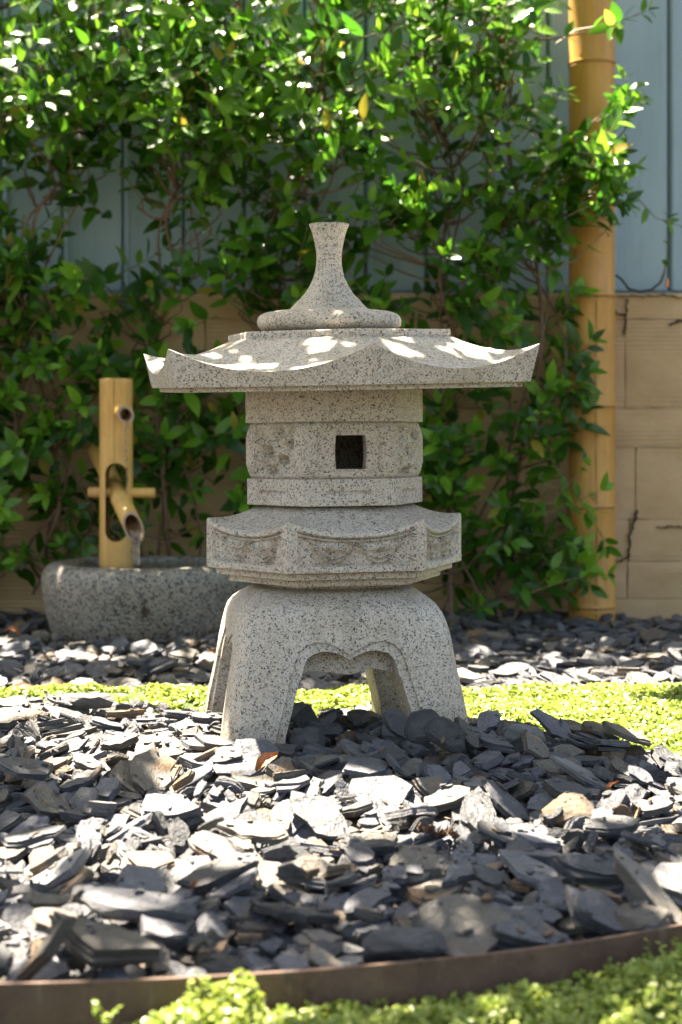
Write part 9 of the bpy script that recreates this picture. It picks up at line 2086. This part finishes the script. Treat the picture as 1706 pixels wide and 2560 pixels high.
# ================================================================ the tree overhead, whose leaves dapple the light (out of the frame)
LIT = [  # lit patches of the ground as outlines, in the photograph's pixels on the ground plane
 [(-60, 1730), (520, 1700), (565, 1880), (600, 1960), (430, 1940), (140, 1935), (125, 1850), (-60, 1790)],
 [(380, 1895), (560, 1890), (690, 1960), (960, 1990), (1250, 1995), (1280, 2050), (900, 2065), (830, 2140), (700, 2190), (500, 2180), (330, 2150), (190, 2110), (190, 2050), (420, 1990)],
 [(950, 1990), (1100, 1995), (1260, 2035), (1450, 2030), (1560, 1960), (1760, 1890), (1760, 2010), (1500, 2045), (1400, 2080), (1200, 2065)],
 [(1180, 1780), (1760, 1790), (1760, 1900), (1570, 1905), (1500, 1850), (1350, 1832), (1180, 1826)],
 [(1120, 1685), (1490, 1690), (1600, 1722), (1760, 1738), (1760, 1870), (1180, 1810)],
 [(-60, 1680), (560, 1690), (1010, 1690), (1010, 1790), (700, 1790), (560, 1760), (-60, 1760)],
 [(-60, 1640), (250, 1655), (520, 1668), (520, 1700), (-60, 1700)],
 [(1130, 1630), (1480, 1640), (1760, 1640), (1760, 1668), (1480, 1690), (1130, 1705)],
 [(-60, 2120), (140, 2085), (185, 2130), (60, 2185), (-60, 2200)],
 [(-60, 2250), (200, 2225), (420, 2265), (440, 2320), (260, 2335), (150, 2370), (-60, 2335)],
 [(-60, 2375), (45, 2380), (65, 2440), (-60, 2460)],
 [(130, 2350), (270, 2400), (310, 2385), (180, 2335)],
 [(820, 2262), (960, 2290), (940, 2310), (820, 2290)],
 [(1630, 2160), (1760, 2170), (1760, 2290), (1640, 2260)],
 [(220, 2620), (480, 2440), (570, 2440), (800, 2620)],
 [(1160, 2560), (1240, 2500), (1320, 2520), (1300, 2600)],
]
ROOFLIT = [(-.16, 1.83, .022), (-.105, 1.795, .018), (-.015, 1.80, .03), (.01, 1.84, .022), (.085, 1.85, .018), (.155, 1.86, .022), (-.235, 1.84, .02), (-.24, 2.0, .03), (.23, 1.88, .02)]
def inpoly(x, y, P):
    c = False
    j = len(P) - 1
    for i in range(len(P)):
        if (P[i][1] > y) != (P[j][1] > y) and x < (P[j][0] - P[i][0]) * (y - P[i][1]) / (P[j][1] - P[i][1]) + P[i][0]: c = not c
        j = i
    return c
rt = random.Random(8)
SX, SY = SUN.x / SUN.z, SUN.y / SUN.z
tree = empty('shade_tree', (-1.75, 2.0, -0.06), 'slender leafy tree standing beside the garden whose crown shades the slate', 'tree')
t0 = tree.location
V, F = [], []
tube([Vector((0, 0, 0)), Vector((.03, .05, .7)), Vector((.1, .1, 1.4)), Vector((.25, .15, 2.0)), Vector((.5, .2, 2.5))], [.06, .05, .045, .038, .025], 10, V, F)
link('trunk', mesh('trunk', V, F, M['stem'], 60), tree)
limbs = []
V, F = [], []
for (ex, ey, ez) in ((-.7, 1.2, 1.85), (-.3, 2.95, 2.2), (.2, 2.5, 2.4), (.1, 1.5, 2.2)):
    a = Vector((-1.5, 2.15, 1.95)) - t0; b = Vector((ex, ey, ez)) - t0
    mid = a.lerp(b, .5) + Vector((0, 0, .18))
    pts = [a * (1 - t) ** 2 + mid * 2 * t * (1 - t) + b * t * t for t in [k / 10 for k in range(11)]]
    tube(pts, [lerp(.010, .003, k / 10) for k in range(11)], 7, V, F)
link('limb', mesh('limb', V, F, M['stem'], 60), tree)
cv, cf, cn = [], [], 0
CL = np.array([(-.5, 0, 0), (-.1, .27, .05), (-.1, -.27, .05), (.25, .2, .0), (.25, -.2, .0), (.5, 0, -.1)], np.float32)
CT = np.array([(0, 2, 1), (1, 2, 4), (1, 4, 3), (3, 4, 5)], np.int32)
def canopy_leaf(p, L):
    global cn
    d = Vector((rt.gauss(0, 1), rt.gauss(0, 1), rt.uniform(-.7, .2))).normalized(); nr = Vector((rt.gauss(0, .4), rt.gauss(0, .4), 1))
    nr = (nr - d * nr.dot(d)).normalized(); s = nr.cross(d)
    Mx = np.array(Matrix((d * L, s * L, nr * L)).transposed(), np.float32)
    cv.append(CL @ Mx.T + np.array(p - t0, np.float32)); cf.append(CT + cn); cn += len(CL)
kept = 0
for k in range(34000):
    gx = rt.uniform(-1.15, 1.05); gy = rt.uniform(0.72, 3.3)
    h = rt.uniform(1.30, 1.95)
    if gy > 2.35: h = rt.uniform(1.6, 2.3)
    gz = 0.03 if gy > 1.72 else (0.010 if gy > 1.12 else -0.02)
    px, py = to_px(gx, gy, gz)
    lit = False; wd = 26 if gy > 1.36 else 6
    if gy < 2.7:
        for P in LIT:
            if inpoly(px, py, P) or inpoly(px - wd, py, P) or inpoly(px + wd, py, P) or inpoly(px, py - wd / 2, P) or inpoly(px, py + wd / 2, P):
                lit = True; break
    else:
        lit = rt.random() < (0.5 if -0.6 < gx < -0.12 and 2.8 < gy < 3.0 else 1.0) + 0.10 * noise.noise(Vector((gx * 5, gy * 5, 0)))
    if gy < 1.10 and rt.random() < 0.45: continue
    for (rx, ry, r) in ROOFLIT:
        g2x, g2y = rx - SX * 0.44, ry - SY * 0.44
        if (gx - g2x) ** 2 + (gy - g2y) ** 2 < (r * 0.8) ** 2: lit = True
    if lit: continue
    canopy_leaf(Vector((gx + SX * h, gy + SY * h, gz + h)), rt.uniform(.034, .052)); kept += 1
tag(link('crown', fast_mesh('crown', np.concatenate(cv), np.concatenate(cf), M['canopy'], None, True), tree), kind='stuff')
print('canopy leaves', kept)
